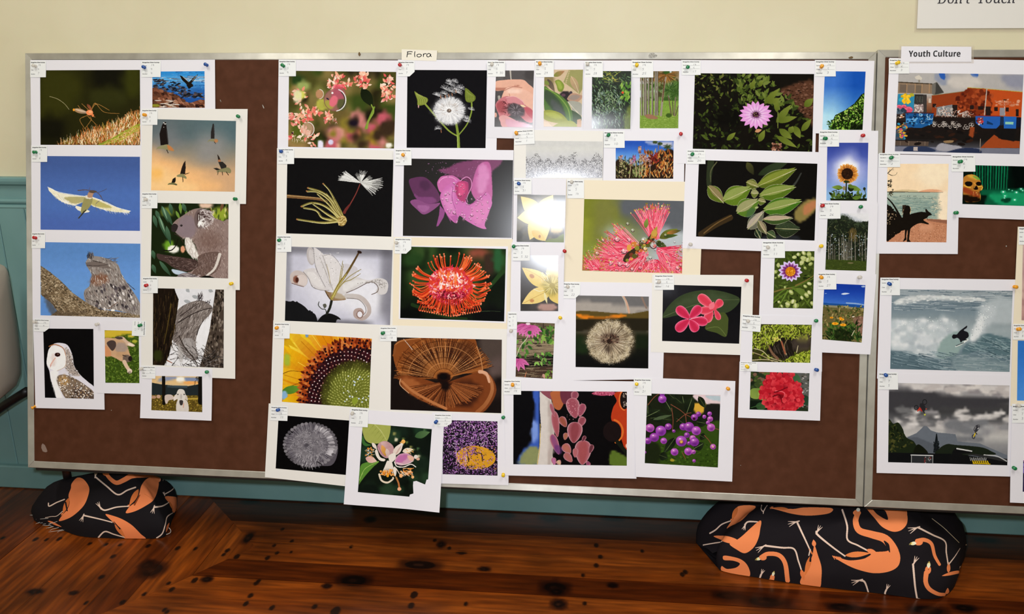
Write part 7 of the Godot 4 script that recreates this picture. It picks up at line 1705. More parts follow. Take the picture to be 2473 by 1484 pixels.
func pic_beach(p: Pic):
	p.vg(["16389a", "2046a8", "2f5cb8", "4274c4", "6a8cb8", "6a6a48", "5a5430", "5c5238", "4c4428"])
	p.poly([690, 530, 1030, 548, 1030, 566, 690, 546], "1c4c90"); p.leaf(838, 465, 905, 460, 14, "c8d4e8"); p.ell(1005, 410, 16, 6, "a8bcdc", 0, 5); p.line([880, 530, 960, 535, 1020, 545], 10, 8, "8aa8d0"); p.leaf(715, 462, 735, 460, 7, "7a98cc")
	p.poly([690, 546, 1030, 566, 1030, 835, 690, 835], "645a34"); p.poly([690, 546, 860, 552, 960, 568, 1030, 570, 1030, 580, 690, 560], "8a8468", 4)
	p.leaves(420, [690, 556, 1030, 830], 12, 30, 0.35, 180, 360, ["4a5a28", "8a7c48", "3a4a1e", "7a6844", "a89860", "2c3816", "64703a"]); p.poly([930, 640, 1015, 620, 1010, 760, 960, 740], "8a6458", 16, 0.8); p.dots(50, [920, 630, 1010, 780], 3, 6, ["a07a6c", "6a4a40"])
	p.leaves(150, [750, 690, 980, 820], 30, 60, 0.24, 190, 350, ["243818", "34501e", "486628", "16240e"]); p.blob([790, 740, 860, 720, 930, 770, 900, 815, 800, 810], "141c0c", 16, 0.7)
	for k in [[795, 684, 28], [855, 692, 26], [845, 652, 20], [768, 640, 14], [835, 640, 12]]: p.petals(k[0], k[1], 12, 2, k[2], 9, "e8941c", "f4b030", 0.45); p.ell(k[0], k[1], 8, 4, "c8700c")
	p.line([920, 770, 940, 730], 4, 4, "c8c0a0"); p.leaf(920, 632, 945, 628, 10, "d8d0bc")

func pic_gazania(p: Pic):
	p.fill("3c4a1a")
	p.leaves(150, [332, 145, 640, 578], 20, 50, 0.3, 0, 360, ["2a3812", "4c5e22", "5c702c", "1c260e"])
	for s in [[335, 500, 420, 430, 520, 400, 640, 340], [335, 450, 450, 420, 560, 430], [335, 530, 420, 460, 500, 420], [480, 420, 540, 470, 610, 560], [440, 440, 400, 510, 370, 570], [500, 400, 580, 360, 640, 320]]: p.line(s, 12, 5, p.pick(["5a7428", "6a8432", "7a6a38"]))
	p.leaf(500, 420, 600, 480, 44, "6a8034", "54682a")
	for k in [[560, 200, 26], [600, 170, 24], [545, 230, 22], [590, 210, 24], [625, 200, 20], [490, 190, 18], [520, 170, 18], [610, 240, 18], [570, 270, 14], [560, 160, 20], [370, 250, 18], [350, 300, 18], [375, 330, 14], [440, 540, 26], [480, 520, 24], [500, 550, 26], [465, 450, 22], [580, 470, 22], [600, 450, 18], [545, 490, 16], [600, 385, 18], [620, 530, 18], [375, 525, 14], [395, 555, 14], [420, 415, 12], [570, 405, 16], [350, 345, 10]]:
		p.ell(k[0], k[1], k[2], k[2] * 0.7, p.pick(["98a458", "b4bc78", "8a9a4c"]), p.r.randf_range(0, 180)); p.ell(k[0] - 2, k[1] - 2, k[2] * 0.7, k[2] * 0.4, p.pick(["c8cc94", "bcc484", "d8d8ac"]), p.r.randf_range(0, 180), 4)
	p.petals(460, 294, 14, 20, 90, 34, "c8a8e4", "dcccf4", 0.9, 6, 0.04); p.petals(460, 294, 14, 20, 70, 20, "6a1c58", "a058a0", 0.9, 6, 0.04); p.petals(460, 294, 14, 26, 60, 6, "3a1c38", "7a3070", 0.9, 6, 0.04)
	p.ell(460, 297, 38, 36, "c87818"); p.dots(90, [428, 266, 494, 328], 3, 5, ["f0a028", "d87c10", "f4b840", "b86810"], [440, 268, 480, 268, 496, 298, 480, 328, 440, 328, 424, 298])

func pic_shrub(p: Pic):
	p.fill("3a3a18")
	p.leaves(240, [173, 690, 620, 980], 20, 50, 0.3, 0, 360, ["6a7a20", "4a5818", "8a9a30", "2c3410", "343018"]); p.blob([280, 890, 380, 800, 470, 790, 600, 750, 615, 850, 520, 880, 440, 950, 330, 930], "1c1812", 14); p.hairs(40, [320, 810, 480, 930], 40, 80, 4, 60, 80, ["4a4038", "2a241e"])
	p.blob([480, 800, 610, 760, 605, 880, 500, 890], "4a4038", 24, 0.8)
	for s in [[175, 870, 250, 890, 310, 940, 400, 965], [175, 960, 280, 955, 370, 970], [175, 900, 260, 930, 330, 970], [430, 920, 420, 840, 470, 760, 480, 740], [385, 800, 410, 870, 435, 915], [510, 900, 520, 850], [180, 808, 260, 790, 300, 800], [270, 700, 275, 760, 290, 850]]: p.line(s, 7, 5, p.pick(["a89870", "c8bc94", "8a7a54"]))
	p.line([295, 850, 330, 910, 370, 950], 16, 20, "7a5a44"); p.line([395, 820, 425, 910], 12, 14, "9a5a40"); p.leaf(345, 820, 370, 780, 40, "c8b858", "e0cc70")
	p.leaves(240, [173, 690, 450, 860], 14, 34, 0.3, 20, 160, ["8a9a2c", "a8b43c", "6a7a20", "c0c858", "96a634"], [173, 720, 300, 690, 450, 690, 440, 760, 380, 790, 330, 830, 260, 870, 173, 860]); p.leaves(200, [420, 690, 620, 790], 14, 34, 0.3, 20, 160, ["7a8a24", "98a434", "b0b848", "54641a"]); p.leaves(180, [410, 880, 615, 980], 14, 34, 0.3, 20, 160, ["8a9c2a", "a8b83c", "6a7c1e", "c0c858"], [420, 960, 480, 920, 615, 870, 615, 980, 410, 980]); p.ell(555, 800, 50, 30, "7a7440", 0, 20, 0.6)

func pic_red(p: Pic):
	p.fill("26331f")
	p.dots(60, [155, 1045, 330, 1170], 10, 24, ["3a4a24", "1a2414", "54642e", "7a5a4a"], [], 0.8, 6); p.blob([480, 1060, 600, 1058, 600, 1240, 540, 1230, 500, 1150], "5a5c58", 10); p.dots(60, [500, 1060, 600, 1330], 6, 14, ["a8a4a0", "d0c8c8", "5a5650", "8a8480", "3a3c34"], [], 0.5); p.leaf(470, 1060, 540, 1140, 60, "34583a", "4a7048"); p.leaf(540, 1220, 600, 1300, 70, "1e3828", "2c4a34")
	p.leaf(165, 1240, 240, 1170, 90, "8a9c48", "6a8a3c"); p.leaf(220, 1200, 290, 1270, 50, "9aa850", "7a8a40"); p.poly([155, 1260, 300, 1270, 290, 1345, 155, 1335], "101a10", 10); p.leaf(200, 1300, 290, 1310, 60, "2c4a2a", "3c5a34"); p.line([165, 1315, 280, 1280], 6, 5, "3a5a30")
	var b := [222, 1190, 260, 1170, 255, 1120, 300, 1090, 330, 1070, 400, 1062, 460, 1080, 500, 1130, 540, 1180, 525, 1240, 530, 1290, 490, 1335, 300, 1338, 295, 1270, 250, 1240]
	p.blob(b, "b41a28")
	for i in 190:
		var v := p.inside([222, 1060, 540, 1338], b); var a := (v - Vector2(385, 1200)).angle() + p.r.randf_range(-0.6, 0.6); var l := p.r.randf_range(20, 50)
		p.leaf(v.x, v.y, v.x + cos(a) * l, v.y + sin(a) * l, l * 0.9, p.pick(["b81c2a", "cc2a36", "981020", "d83a44", "7e0c1a", "c42430"]), p.pick(["d43440", "e04a50", "b82030"]), 0, 1.2)
	p.line([350, 1190, 400, 1195, 420, 1215, 400, 1250], 10, 6, "e8606a"); p.line([340, 1200, 390, 1185, 440, 1160], 8, 5, "6a0814"); p.line([330, 1230, 380, 1220, 400, 1280], 8, 5, "5e0812"); p.ell(390, 1230, 24, 18, "6a0a14", 0, 10, 0.7)

# ---------------------------------------------------------------- the board at the right
func prints_youth():
	pr("graffiti yard print", "large print of a graffiti walled yard with blue bins under the Youth Culture card", 1, "w", 0.5, [2148, 140, 2500, 146, 2490, 380, 2137, 371], 0, W5, [2170, 176, 2471.7, 180, 2462, 372.6, 2161, 365.5], pic_yard, [2147, 142, 2196, 178, 1, "6", "3"], [["yellow", 2167, 152, "t"]])
	pr("surfer silhouette print", "upright print of a girl in silhouette carrying a surfboard on a sunset beach", 2, "w", 0.5, [2121, 372, 2318, 377, 2313, 614, 2116, 613], 0, W6, [2143.5, 396, 2291, 396, 2285.4, 585.8, 2140.7, 584.5], pic_silhouette, [2123, 370, 2174, 404, 1, "6", "2"], [["green", 2153, 381, "t"]])
	pr("glowing skull print", "print of an orange lit skull beside a green glowing cave floor", 3, "w", 0.5, [2297, 374, 2560, 382, 2556, 534, 2299, 525], 0, W6, [2327, 398.6, 2545, 404, 2541, 500, 2324, 493], pic_skull, [2297.6, 375, 2355, 415, 0, "6", "1"], [["green", 2318.6, 390.5, "t"], ["green", 2308, 514, "at the bottom left corner"]])
	pr("wave surfer print", "large print of a surfer crouching on a grey breaking wave", 3, "w", 0.5, [2126, 671, 2470, 676, 2460, 925, 2118, 915], 0, Y8, [2153.8, 698.6, 2445.6, 703, 2438, 899, 2149.8, 891.6], pic_wave, [2127, 671, 2173, 713.5, 0, "7", "2"], [["blue", 2148, 685, "t"], ["orange", 2451.6, 693, "at the top right corner"]])
	pr("motocross print", "large print of two motocross riders leaping against dark storm cloud", 4, "w", 0.5, [2120, 901.6, 2470, 908, 2445, 1152, 2117, 1143], 0, Y8, [2147, 925, 2438, 931.5, 2432.6, 1124.6, 2144.8, 1117], pic_motocross, [2122, 900, 2169, 941.5, 0, "7", "5"], [["blue", 2140, 906, "t"], ["green", 2450, 1131, "at the bottom right corner"]])
	pr("rose coloured print", "cream card with a pinkish photograph, uppermost of three at the right edge", 5, "c", 0.5, [2458, 548, 2640, 552, 2632, 792, 2447, 786], 0, Y8, [2470, 592, 2610, 594, 2606, 776, 2467, 774], pic_rose, [2460, 549, 2500, 592, 0, "7", ""], [])
	pr("blue sky print", "cream card with a plain blue photograph, middle of three at the right edge", 6, "c", 0.5, [2446, 780, 2630, 784, 2620, 986, 2440, 981], 0, Y8, [2458, 823, 2600, 826, 2596, 970, 2456, 968], pic_blue, [2446, 783, 2490, 821, 0, "7", "8"], [["orange", 2460, 796, "t"]])
	pr("violet night print", "white card with a dark violet photograph, lowest of three at the right edge", 7, "w", 0.5, [2444, 976, 2620, 980, 2610, 1222, 2438, 1214], 0.002, Y8, [2471, 1112, 2590, 1114, 2586, 1190, 2469, 1188], pic_violet, [2444, 978, 2490, 1022, 0, "7", "3"], [["clear", 2459, 980, "t"]])

func pic_yard(p: Pic):
	p.vg(["9a989c", "b0aaa6", "a8a29e", "8a6048", "6a3a24", "2a1c18", "1c1614", "1a1614", "4a4a52"])
	p.poly([630, 400, 2240, 420, 2240, 650, 630, 680], "aaa6a4"); p.blob([1120, 410, 1280, 420, 1300, 520, 1200, 560, 1100, 480], "8a90a0", 30); p.blob([1160, 405, 1230, 408, 1232, 490, 1180, 470], "2c58a8", 10); p.blob([1560, 415, 1660, 418, 1630, 480], "2c58a8", 8); p.blob([1950, 440, 2240, 430, 2240, 600, 2050, 580], "8a8c9c", 50); p.blob([1250, 480, 1600, 440, 1700, 560, 1400, 610], "c0bab4", 50)
	p.poly([637, 522, 1070, 540, 1066, 670, 630, 662], "84705c"); p.line([637, 522, 1070, 545], 12, 12, "3a3024"); for x in [742, 850, 940, 1035]: p.line([x, 545, x - 4, 660], 8, 8, "b08a64")
	p.poly([652, 552, 740, 556, 736, 655, 648, 650], "6a5c50"); p.poly([755, 558, 848, 560, 844, 660, 750, 656], "74665a"); p.poly([862, 562, 936, 565, 932, 664, 858, 662], "6c5e50"); p.poly([1070, 545, 1130, 520, 1222, 655, 1100, 690, 1066, 670], "6a6660"); p.poly([1120, 530, 1140, 535, 1222, 655, 1110, 680], "3c3a38", 8); p.poly([845, 455, 900, 430, 942, 470, 930, 495, 860, 485], "c8c0b4"); p.poly([890, 490, 915, 490, 915, 530, 890, 528], "8a8278")
	p.poly([1066, 690, 1510, 632, 1525, 590, 1772, 606, 1740, 945, 1066, 945], "8a3a1c"); p.poly([1772, 606, 2235, 645, 2215, 965, 1740, 945], "b44a1e"); p.line([1525, 590, 1772, 606, 2235, 645], 8, 8, "b0a050"); p.line([1066, 690, 1300, 660, 1510, 632], 7, 7, "8a8468")
	p.dots(130, [1340, 620, 1860, 940], 12, 34, ["6a2814", "501c10", "a04824", "7a2e16"], [1380, 700, 1540, 610, 1770, 620, 1850, 720, 1820, 940, 1400, 940], 1.0, 8); p.line([1770, 610, 1740, 940], 14, 14, "b0a49a"); p.line([1995, 750, 2000, 940], 9, 9, "d8c8b8"); p.ell(2000, 745, 30, 8, "4a2c1c"); p.dots(40, [1880, 740, 2200, 820], 12, 24, ["c07a5a", "b8684a", "d09a80"], [], 0.5, 8)
	for k in [[1075, 795, 1120, 840], [1555, 815, 1605, 865], [1660, 825, 1730, 870], [1865, 835, 1910, 885], [2010, 840, 2050, 890], [1755, 830, 1820, 945], [1330, 810, 1395, 970], [2140, 860, 2175, 950]]: p.poly([k[0], k[1], k[2], k[1], k[2], k[3], k[0], k[3]], "241a18")
	p.poly([1935, 845, 2000, 845, 2000, 945, 1935, 945], "8a8890"); p.poly([1025, 730, 1055, 730, 1055, 785, 1025, 785], "c8b8a8")
	p.poly([630, 672, 845, 676, 832, 912, 612, 908], "2c80a4"); p.dots(10, [640, 680, 840, 760], 24, 40, ["c0a028", "3aa0b8", "a8a030"], [], 0.7); p.dots(26, [685, 680, 780, 790], 12, 22, ["f0c030", "e8b020"], [], 0.7); for k in [[645, 840, 40], [705, 835, 36], [765, 875, 56], [720, 880, 40]]: p.ell(k[0], k[1], k[2], k[2] * 0.75, "c84a68"); p.arc(k[0], k[1], k[2] * 0.7, k[2] * 0.5, 180, 340, 5, "e88aa0")
	p.dots(20, [620, 870, 720, 920], 14, 24, ["4a5a6a", "2a3a4a", "6a7a88"]); p.poly([845, 676, 1000, 680, 1000, 910, 835, 910], "3a3634"); p.poly([850, 690, 955, 692, 950, 790, 846, 790], "1c1a1a"); for i in 7: p.line([862 + i * 14, 700, 860 + i * 14, 785], 4, 4, "6a6a62")
	p.poly([840, 805, 960, 805, 958, 905, 836, 905], "8a7a78"); p.dots(60, [840, 805, 960, 905], 6, 12, ["c8b8b4", "6a5a58", "d8ccc8", "a08a88"])
	p.poly([1130, 840, 1330, 805, 1330, 960, 1120, 950], "7a7c80")
	for i in 70:
		var x := p.r.randf_range(1090, 1600); var y := p.r.randf_range(830 if x < 1330 else 895, 970); p.arc(x, y, p.r.randf_range(10, 26), p.r.randf_range(10, 24), p.r.randf_range(0, 180), p.r.randf_range(220, 400), 6, p.pick(["d8ccc4", "2a2624", "b8b0ac", "c89a88", "8a8884"]))
	p.poly([600, 960, 2220, 975, 2215, 1120, 600, 1110], "1e1816", 8); p.poly([612, 935, 735, 940, 730, 1020, 606, 1015], "2a2220"); p.dots(12, [612, 940, 730, 1000], 10, 20, ["a0542c", "8a7a6c", "d0c0b0"], [], 0.5)
	p.poly([725, 915, 1092, 918, 1076, 1050, 930, 1108, 735, 1100], "1d558f"); p.poly([720, 908, 1095, 912, 1092, 922, 722, 920], "3a1c24"); p.poly([738, 985, 868, 990, 864, 1045, 728, 1040], "4a90c8"); p.dots(30, [750, 930, 1070, 1090], 10, 24, ["3a86c0", "123a68", "143050", "5aa0d0"], [], 0.7); for i in 16: p.arc(960 + p.r.randf_range(-140, 110), 985 + p.r.randf_range(-50, 50), 22, 18, 0, 250, 5, p.pick(["0c1c34", "a8c0d0"]))
	p.poly([1625, 948, 1945, 952, 1940, 1060, 1890, 1110, 1720, 1105, 1630, 1040], "2458a8"); p.poly([1620, 940, 1945, 945, 1945, 955, 1622, 952], "7a2a30"); p.poly([1655, 968, 1725, 970, 1720, 1050, 1650, 1040], "8a3a40"); p.dots(24, [1640, 968, 1725, 1060], 6, 12, ["d8d0c8", "2a2024", "c03c3c"]); p.poly([1775, 1010, 1850, 1045, 1850, 1062, 1770, 1050], "14345f"); p.poly([1985, 952, 2148, 956, 2142, 1108, 1988, 1104], "2660b0"); p.poly([2005, 1020, 2110, 1022, 2108, 1055, 2004, 1052], "8ac0a8"); p.poly([1945, 955, 1985, 955, 1985, 1060, 1945, 1070], "1c2c48"); p.poly([2148, 960, 2215, 965, 2210, 1090, 2142, 1090], "14182a")
	for i in 40: p.arc(p.r.randf_range(1090, 1590), p.r.randf_range(1035, 1110), 18, 16, 0, 300, 5, p.pick(["a8a09c", "5a5452", "c8bcb4"]))
	p.poly([600, 1110, 745, 1100, 720, 1260, 595, 1260], "2c4a5c"); p.dots(40, [600, 1030, 740, 1255], 12, 26, ["c04a68", "2f8ab0", "d8a828", "4a4a54", "c8903c"], [], 0.7); p.poly([595, 1270, 1030, 1280, 1020, 1335, 592, 1330], "54463c"); p.line([592, 1268, 1030, 1275], 8, 8, "1a1412"); for x in [660, 770, 880, 980]: p.line([x, 1280, x - 2, 1330], 6, 6, "8a7868")
	p.dots(30, [720, 1110, 1650, 1330], 20, 50, ["14100f", "241a16", "1a1412", "2e1c14"], [], 0.4); p.poly([1560, 1090, 1620, 1090, 1600, 1230, 1540, 1200], "8a4020", 12); p.poly([1690, 1355, 1760, 1280, 1865, 1185, 1960, 1245, 2190, 1265, 2188, 1352], "94431f"); p.poly([1860, 1110, 2150, 1110, 2120, 1270, 1920, 1230], "161414", 8); p.blob([1220, 1270, 1340, 1260, 1330, 1290, 1240, 1295], "8a7050", 5)
	p.poly([588, 1345, 1660, 1355, 2188, 1355, 2185, 1448, 588, 1410], "6e7080"); p.blob([700, 1410, 760, 1345, 900, 1345, 1000, 1345, 1120, 1400, 900, 1425], "2a3450", 10); p.blob([1120, 1370, 1180, 1300, 1320, 1320, 1440, 1340, 1450, 1400, 1200, 1400], "9a98a0", 10); p.blob([1250, 1430, 1450, 1360, 1670, 1370, 1670, 1440], "28304a", 10); p.poly([830, 1350, 885, 1350, 885, 1400, 828, 1400], "b0a4a0"); p.line([1690, 1240, 1685, 1400], 7, 7, "a89888")

func pic_silhouette(p: Pic):
	p.vg(["e8ceaa", "ecd4b4", "f0d6b4", "f0d4b0", "a8b4a4", "9aaa9c", "8a9a90", "b08a70", "c08a68", "b8805e"])
	p.poly([190, 95, 1130, 95, 1130, 522, 190, 522], "ecd2ae"); p.ell(900, 250, 260, 200, "f2dcbe", 0, 120); p.blob([250, 522, 400, 485, 620, 490, 640, 522], "c8b48c", 6); p.blob([680, 522, 800, 480, 980, 485, 1040, 522], "d8a07c", 6)
	p.poly([190, 522, 1130, 522, 1120, 940, 190, 900], "a2b0a2"); p.poly([190, 640, 1120, 640, 1120, 920, 190, 880], "869a92", 60); p.hairs(300, [190, 560, 960, 900], 30, 100, 4, -3, 5, ["c8ccb4", "5a7470", "4a625e", "b8c0ac", "7a928a"])
	p.blob([1000, 525, 1130, 525, 1120, 930, 960, 920, 990, 760, 960, 640], "f4dcc0", 50); p.hairs(70, [860, 600, 1010, 880], 10, 40, 5, -4, 4, ["f0d8b8", "4a5a58", "d8c8a8"]); p.line([190, 518, 700, 519, 1040, 521], 10, 3, "2a2018")
	p.poly([540, 940, 820, 915, 1120, 935, 1115, 1280, 190, 1280, 190, 1150], "b87e5e"); p.poly([820, 918, 1120, 935, 1120, 990, 820, 945], "8a5c48", 14); p.dots(420, [300, 960, 1115, 1275], 4, 9, ["c89070", "a06a4c", "d8a888", "8a5840"], [540, 960, 1115, 1000, 1110, 1275, 300, 1275], 0.5); p.blob([700, 1020, 900, 1000, 860, 1100, 700, 1090], "cc9474", 40, 0.7)
	var k := "15100c"
	p.line([195, 600, 280, 690, 350, 800, 410, 910], 14, 34, k); p.blob([190, 740, 250, 750, 330, 830, 400, 890, 440, 1000, 400, 1120, 300, 1160, 190, 1240], k); p.dots(160, [195, 720, 420, 900], 8, 18, [k], [190, 690, 260, 750, 400, 900, 300, 950, 190, 900]); p.dots(60, [200, 780, 400, 1160], 4, 8, ["b8a078", "c8a888"], [200, 780, 330, 840, 420, 1100, 300, 1180, 200, 1200]); p.dots(70, [195, 1100, 400, 1230], 10, 20, [k], [190, 1100, 400, 1090, 300, 1180, 195, 1240])
	p.poly([432, 716, 490, 710, 490, 830, 432, 830], "2c2018")
	p.blob([440, 860, 470, 760, 490, 722, 530, 725, 556, 770, 545, 850, 580, 840, 700, 815, 780, 820, 860, 840, 878, 858, 830, 872, 800, 905, 750, 935, 830, 985, 815, 998, 700, 980, 600, 1025, 552, 1070, 530, 1090, 470, 1085, 390, 1105, 220, 1130, 200, 1060, 320, 930, 430, 900], k)
	p.poly([470, 1080, 505, 1085, 490, 1180, 498, 1230, 440, 1262, 470, 1200], k); p.poly([515, 1085, 555, 1060, 540, 1170, 535, 1225, 562, 1262, 500, 1262, 510, 1190], k); p.line([548, 740, 560, 790, 548, 830], 5, 8, "d8b890"); p.line([440, 830, 420, 870], 6, 4, "a89878"); p.line([450, 780, 436, 830], 5, 3, "c8a880")
	p.blob([778, 790, 790, 768, 806, 785, 830, 810, 868, 838, 800, 830], k); p.line([800, 870, 810, 930], 8, 5, k); p.line([208, 240, 250, 200, 295, 160], 9, 3, k); p.line([215, 245, 270, 270, 330, 262, 352, 222], 6, 3, k); p.line([240, 215, 240, 180], 4, 2, k); p.line([280, 190, 300, 185], 4, 3, k)
	p.leaves(26, [200, 350, 270, 440], 20, 44, 0.35, -60, 60, ["3a3424", k]); p.leaves(18, [205, 480, 280, 570], 20, 40, 0.35, -60, 60, ["4a4430", k]); for i in 6: p.ell(p.r.randf_range(280, 820), 580, 10, 4, "3a4440")

func pic_skull(p: Pic):
	p.fill("03120b")
	for i in 13: p.line([1500 + i * 42, 100, 1505 + i * 40, 480], 22, 18, p.pick(["0a5a3a", "0d6e48", "084a30"])); p.line([1520 + i * 42, 100, 1525 + i * 40, 470], 12, 10, "042016")
	p.soften(9); p.poly([2050, 100, 2700, 100, 2700, 460, 2100, 470], "020806", 60); p.poly([1600, 480, 1900, 470, 2700, 470, 2700, 730, 1560, 730], "0a5236", 30); p.blob([1720, 560, 1900, 530, 2250, 520, 2600, 540, 2600, 700, 2100, 720, 1850, 690], "16885a", 40); p.blob([1980, 600, 2060, 620, 2000, 680, 1900, 640], "063a26", 24)
	for k in [[1940, 515, 26], [1965, 575, 20], [1958, 605, 16], [2112, 632, 24], [2138, 522, 24], [2205, 470, 20], [2230, 495, 16], [2025, 480, 12], [2075, 495, 12], [2350, 500, 20], [2420, 560, 18]]: p.ell(k[0], k[1], k[2] * 1.6, k[2], "3ac890", 0, 20, 0.6); p.ell(k[0], k[1], k[2] * 0.55, k[2] * 0.5, "d8f8e8", 0, 5)
	p.poly([1325, 600, 1700, 560, 1650, 730, 1325, 730], "04120b", 30)
	p.blob([1338, 320, 1360, 285, 1400, 264, 1470, 256, 1545, 285, 1590, 340, 1612, 400, 1634, 440, 1620, 490, 1580, 505, 1575, 540, 1600, 560, 1595, 640, 1540, 665, 1440, 675, 1370, 660, 1338, 560, 1332, 440], "a8702a"); p.blob([1400, 270, 1480, 262, 1560, 310, 1540, 340, 1440, 310], "c89a3c", 24); p.blob([1480, 280, 1560, 300, 1590, 340, 1540, 330], "6a9a3c", 14); p.blob([1335, 450, 1420, 470, 1480, 500, 1580, 540, 1580, 600, 1480, 580, 1340, 520], "8a3a1c", 24); p.blob([1338, 560, 1460, 580, 1590, 610, 1580, 660, 1440, 680, 1350, 650], "180c06", 24)
	p.blob([1362, 380, 1400, 362, 1460, 370, 1476, 400, 1450, 430, 1400, 432, 1370, 410], "120a06"); p.blob([1530, 385, 1560, 366, 1600, 375, 1616, 405, 1590, 424, 1545, 418], "120a06"); p.blob([1490, 460, 1524, 420, 1556, 450, 1556, 480, 1510, 484], "160a06"); p.line([1350, 420, 1400, 445, 1450, 450], 14, 10, "e0b040"); p.line([1560, 440, 1600, 432, 1630, 450, 1610, 480], 10, 8, "d8b848"); p.line([1500, 380, 1520, 420, 1500, 460], 10, 8, "d89a40"); p.hairs(30, [1480, 510, 1590, 560], 16, 30, 5, 70, 110, ["c08a4a", "5a2c14"]); p.line([1590, 540, 1598, 640], 5, 4, "8a8a3c")

func pic_wave(p: Pic):
	p.vg(["8e989e", "6e7e88", "76868f", "8a969c", "98a4a8", "8e9ca2", "74858e", "5e727c", "586c76"])
	p.hairs(160, [200, 362, 793, 460], 30, 90, 3, -4, 6, ["5c6e78", "98a4aa", "526470", "a8b2b6"]); p.blob([215, 425, 280, 395, 400, 388, 520, 392, 640, 402, 660, 415, 520, 410, 380, 410, 260, 430], "c8cccc", 8); p.dots(110, [210, 385, 660, 430], 4, 10, ["ccd2d2", "a8b0b4", "d8dada"], [210, 435, 300, 390, 520, 388, 660, 405, 660, 418, 400, 415], 0.4, 6)
	p.blob([640, 470, 700, 400, 800, 420, 800, 520, 680, 520], "a8b2b6", 24); p.blob([200, 520, 260, 505, 380, 520, 470, 500, 540, 540, 500, 640, 440, 690, 320, 680, 200, 650], "bcc4c8", 30); p.dots(160, [200, 500, 540, 650], 8, 20, ["c8ced2", "a8b2b8", "d6dadc", "b4bec2"], [200, 520, 260, 508, 470, 500, 530, 560, 440, 660, 200, 640], 0.7, 14); p.dots(70, [210, 488, 540, 560], 1, 2.5, ["e4e8e8", "c8d0d2"], [210, 520, 400, 490, 540, 500, 500, 570, 300, 560])
	p.blob([430, 660, 460, 600, 530, 560, 600, 575, 560, 620, 520, 680, 440, 690], "8aa09e", 12); p.blob([560, 640, 600, 600, 660, 570, 720, 580, 793, 605, 793, 690, 650, 650, 560, 680], "566e76", 8); p.hairs(120, [560, 580, 793, 690], 24, 60, 3, 0, 30, ["7a9096", "40565e", "8aa0a4"], [560, 640, 650, 572, 793, 605, 793, 690, 600, 670])
	p.blob([585, 612, 600, 560, 625, 500, 640, 440, 680, 430, 720, 460, 690, 520, 655, 570, 615, 610], "b8c0c4", 24, 0.9); p.blob([590, 606, 605, 560, 632, 500, 655, 480, 655, 540, 620, 600], "d8dcde", 14); p.dots(90, [575, 430, 720, 600], 1.2, 3, ["dfe3e4", "c0c8ca", "a8b2b6"], [585, 605, 610, 520, 640, 430, 720, 440, 660, 560])
	p.poly([200, 655, 260, 660, 360, 690, 480, 720, 640, 750, 640, 765, 200, 750], "566a74", 10); p.hairs(90, [200, 655, 600, 755], 40, 90, 3, 6, 16, ["7c9098", "445862", "90a2a8"]); p.blob([500, 690, 600, 680, 793, 720, 793, 765, 560, 765], "7c8e94", 20); p.hairs(90, [440, 670, 793, 755], 30, 70, 3, -4, 8, ["94a2a6", "687c84"])
	p.line([522, 634, 548, 622, 580, 600], 5, 9, "d8dcd8"); p.line([524, 630, 560, 615], 4, 4, "4a5458")
	p.blob([504, 588, 510, 576, 526, 576, 540, 560, 555, 548, 575, 534, 574, 544, 560, 556, 580, 566, 584, 586, 570, 598, 578, 602, 556, 606, 546, 614, 540, 600, 528, 592, 514, 596], "1a1a1e"); p.ell(513, 587, 10, 10, "16161a")

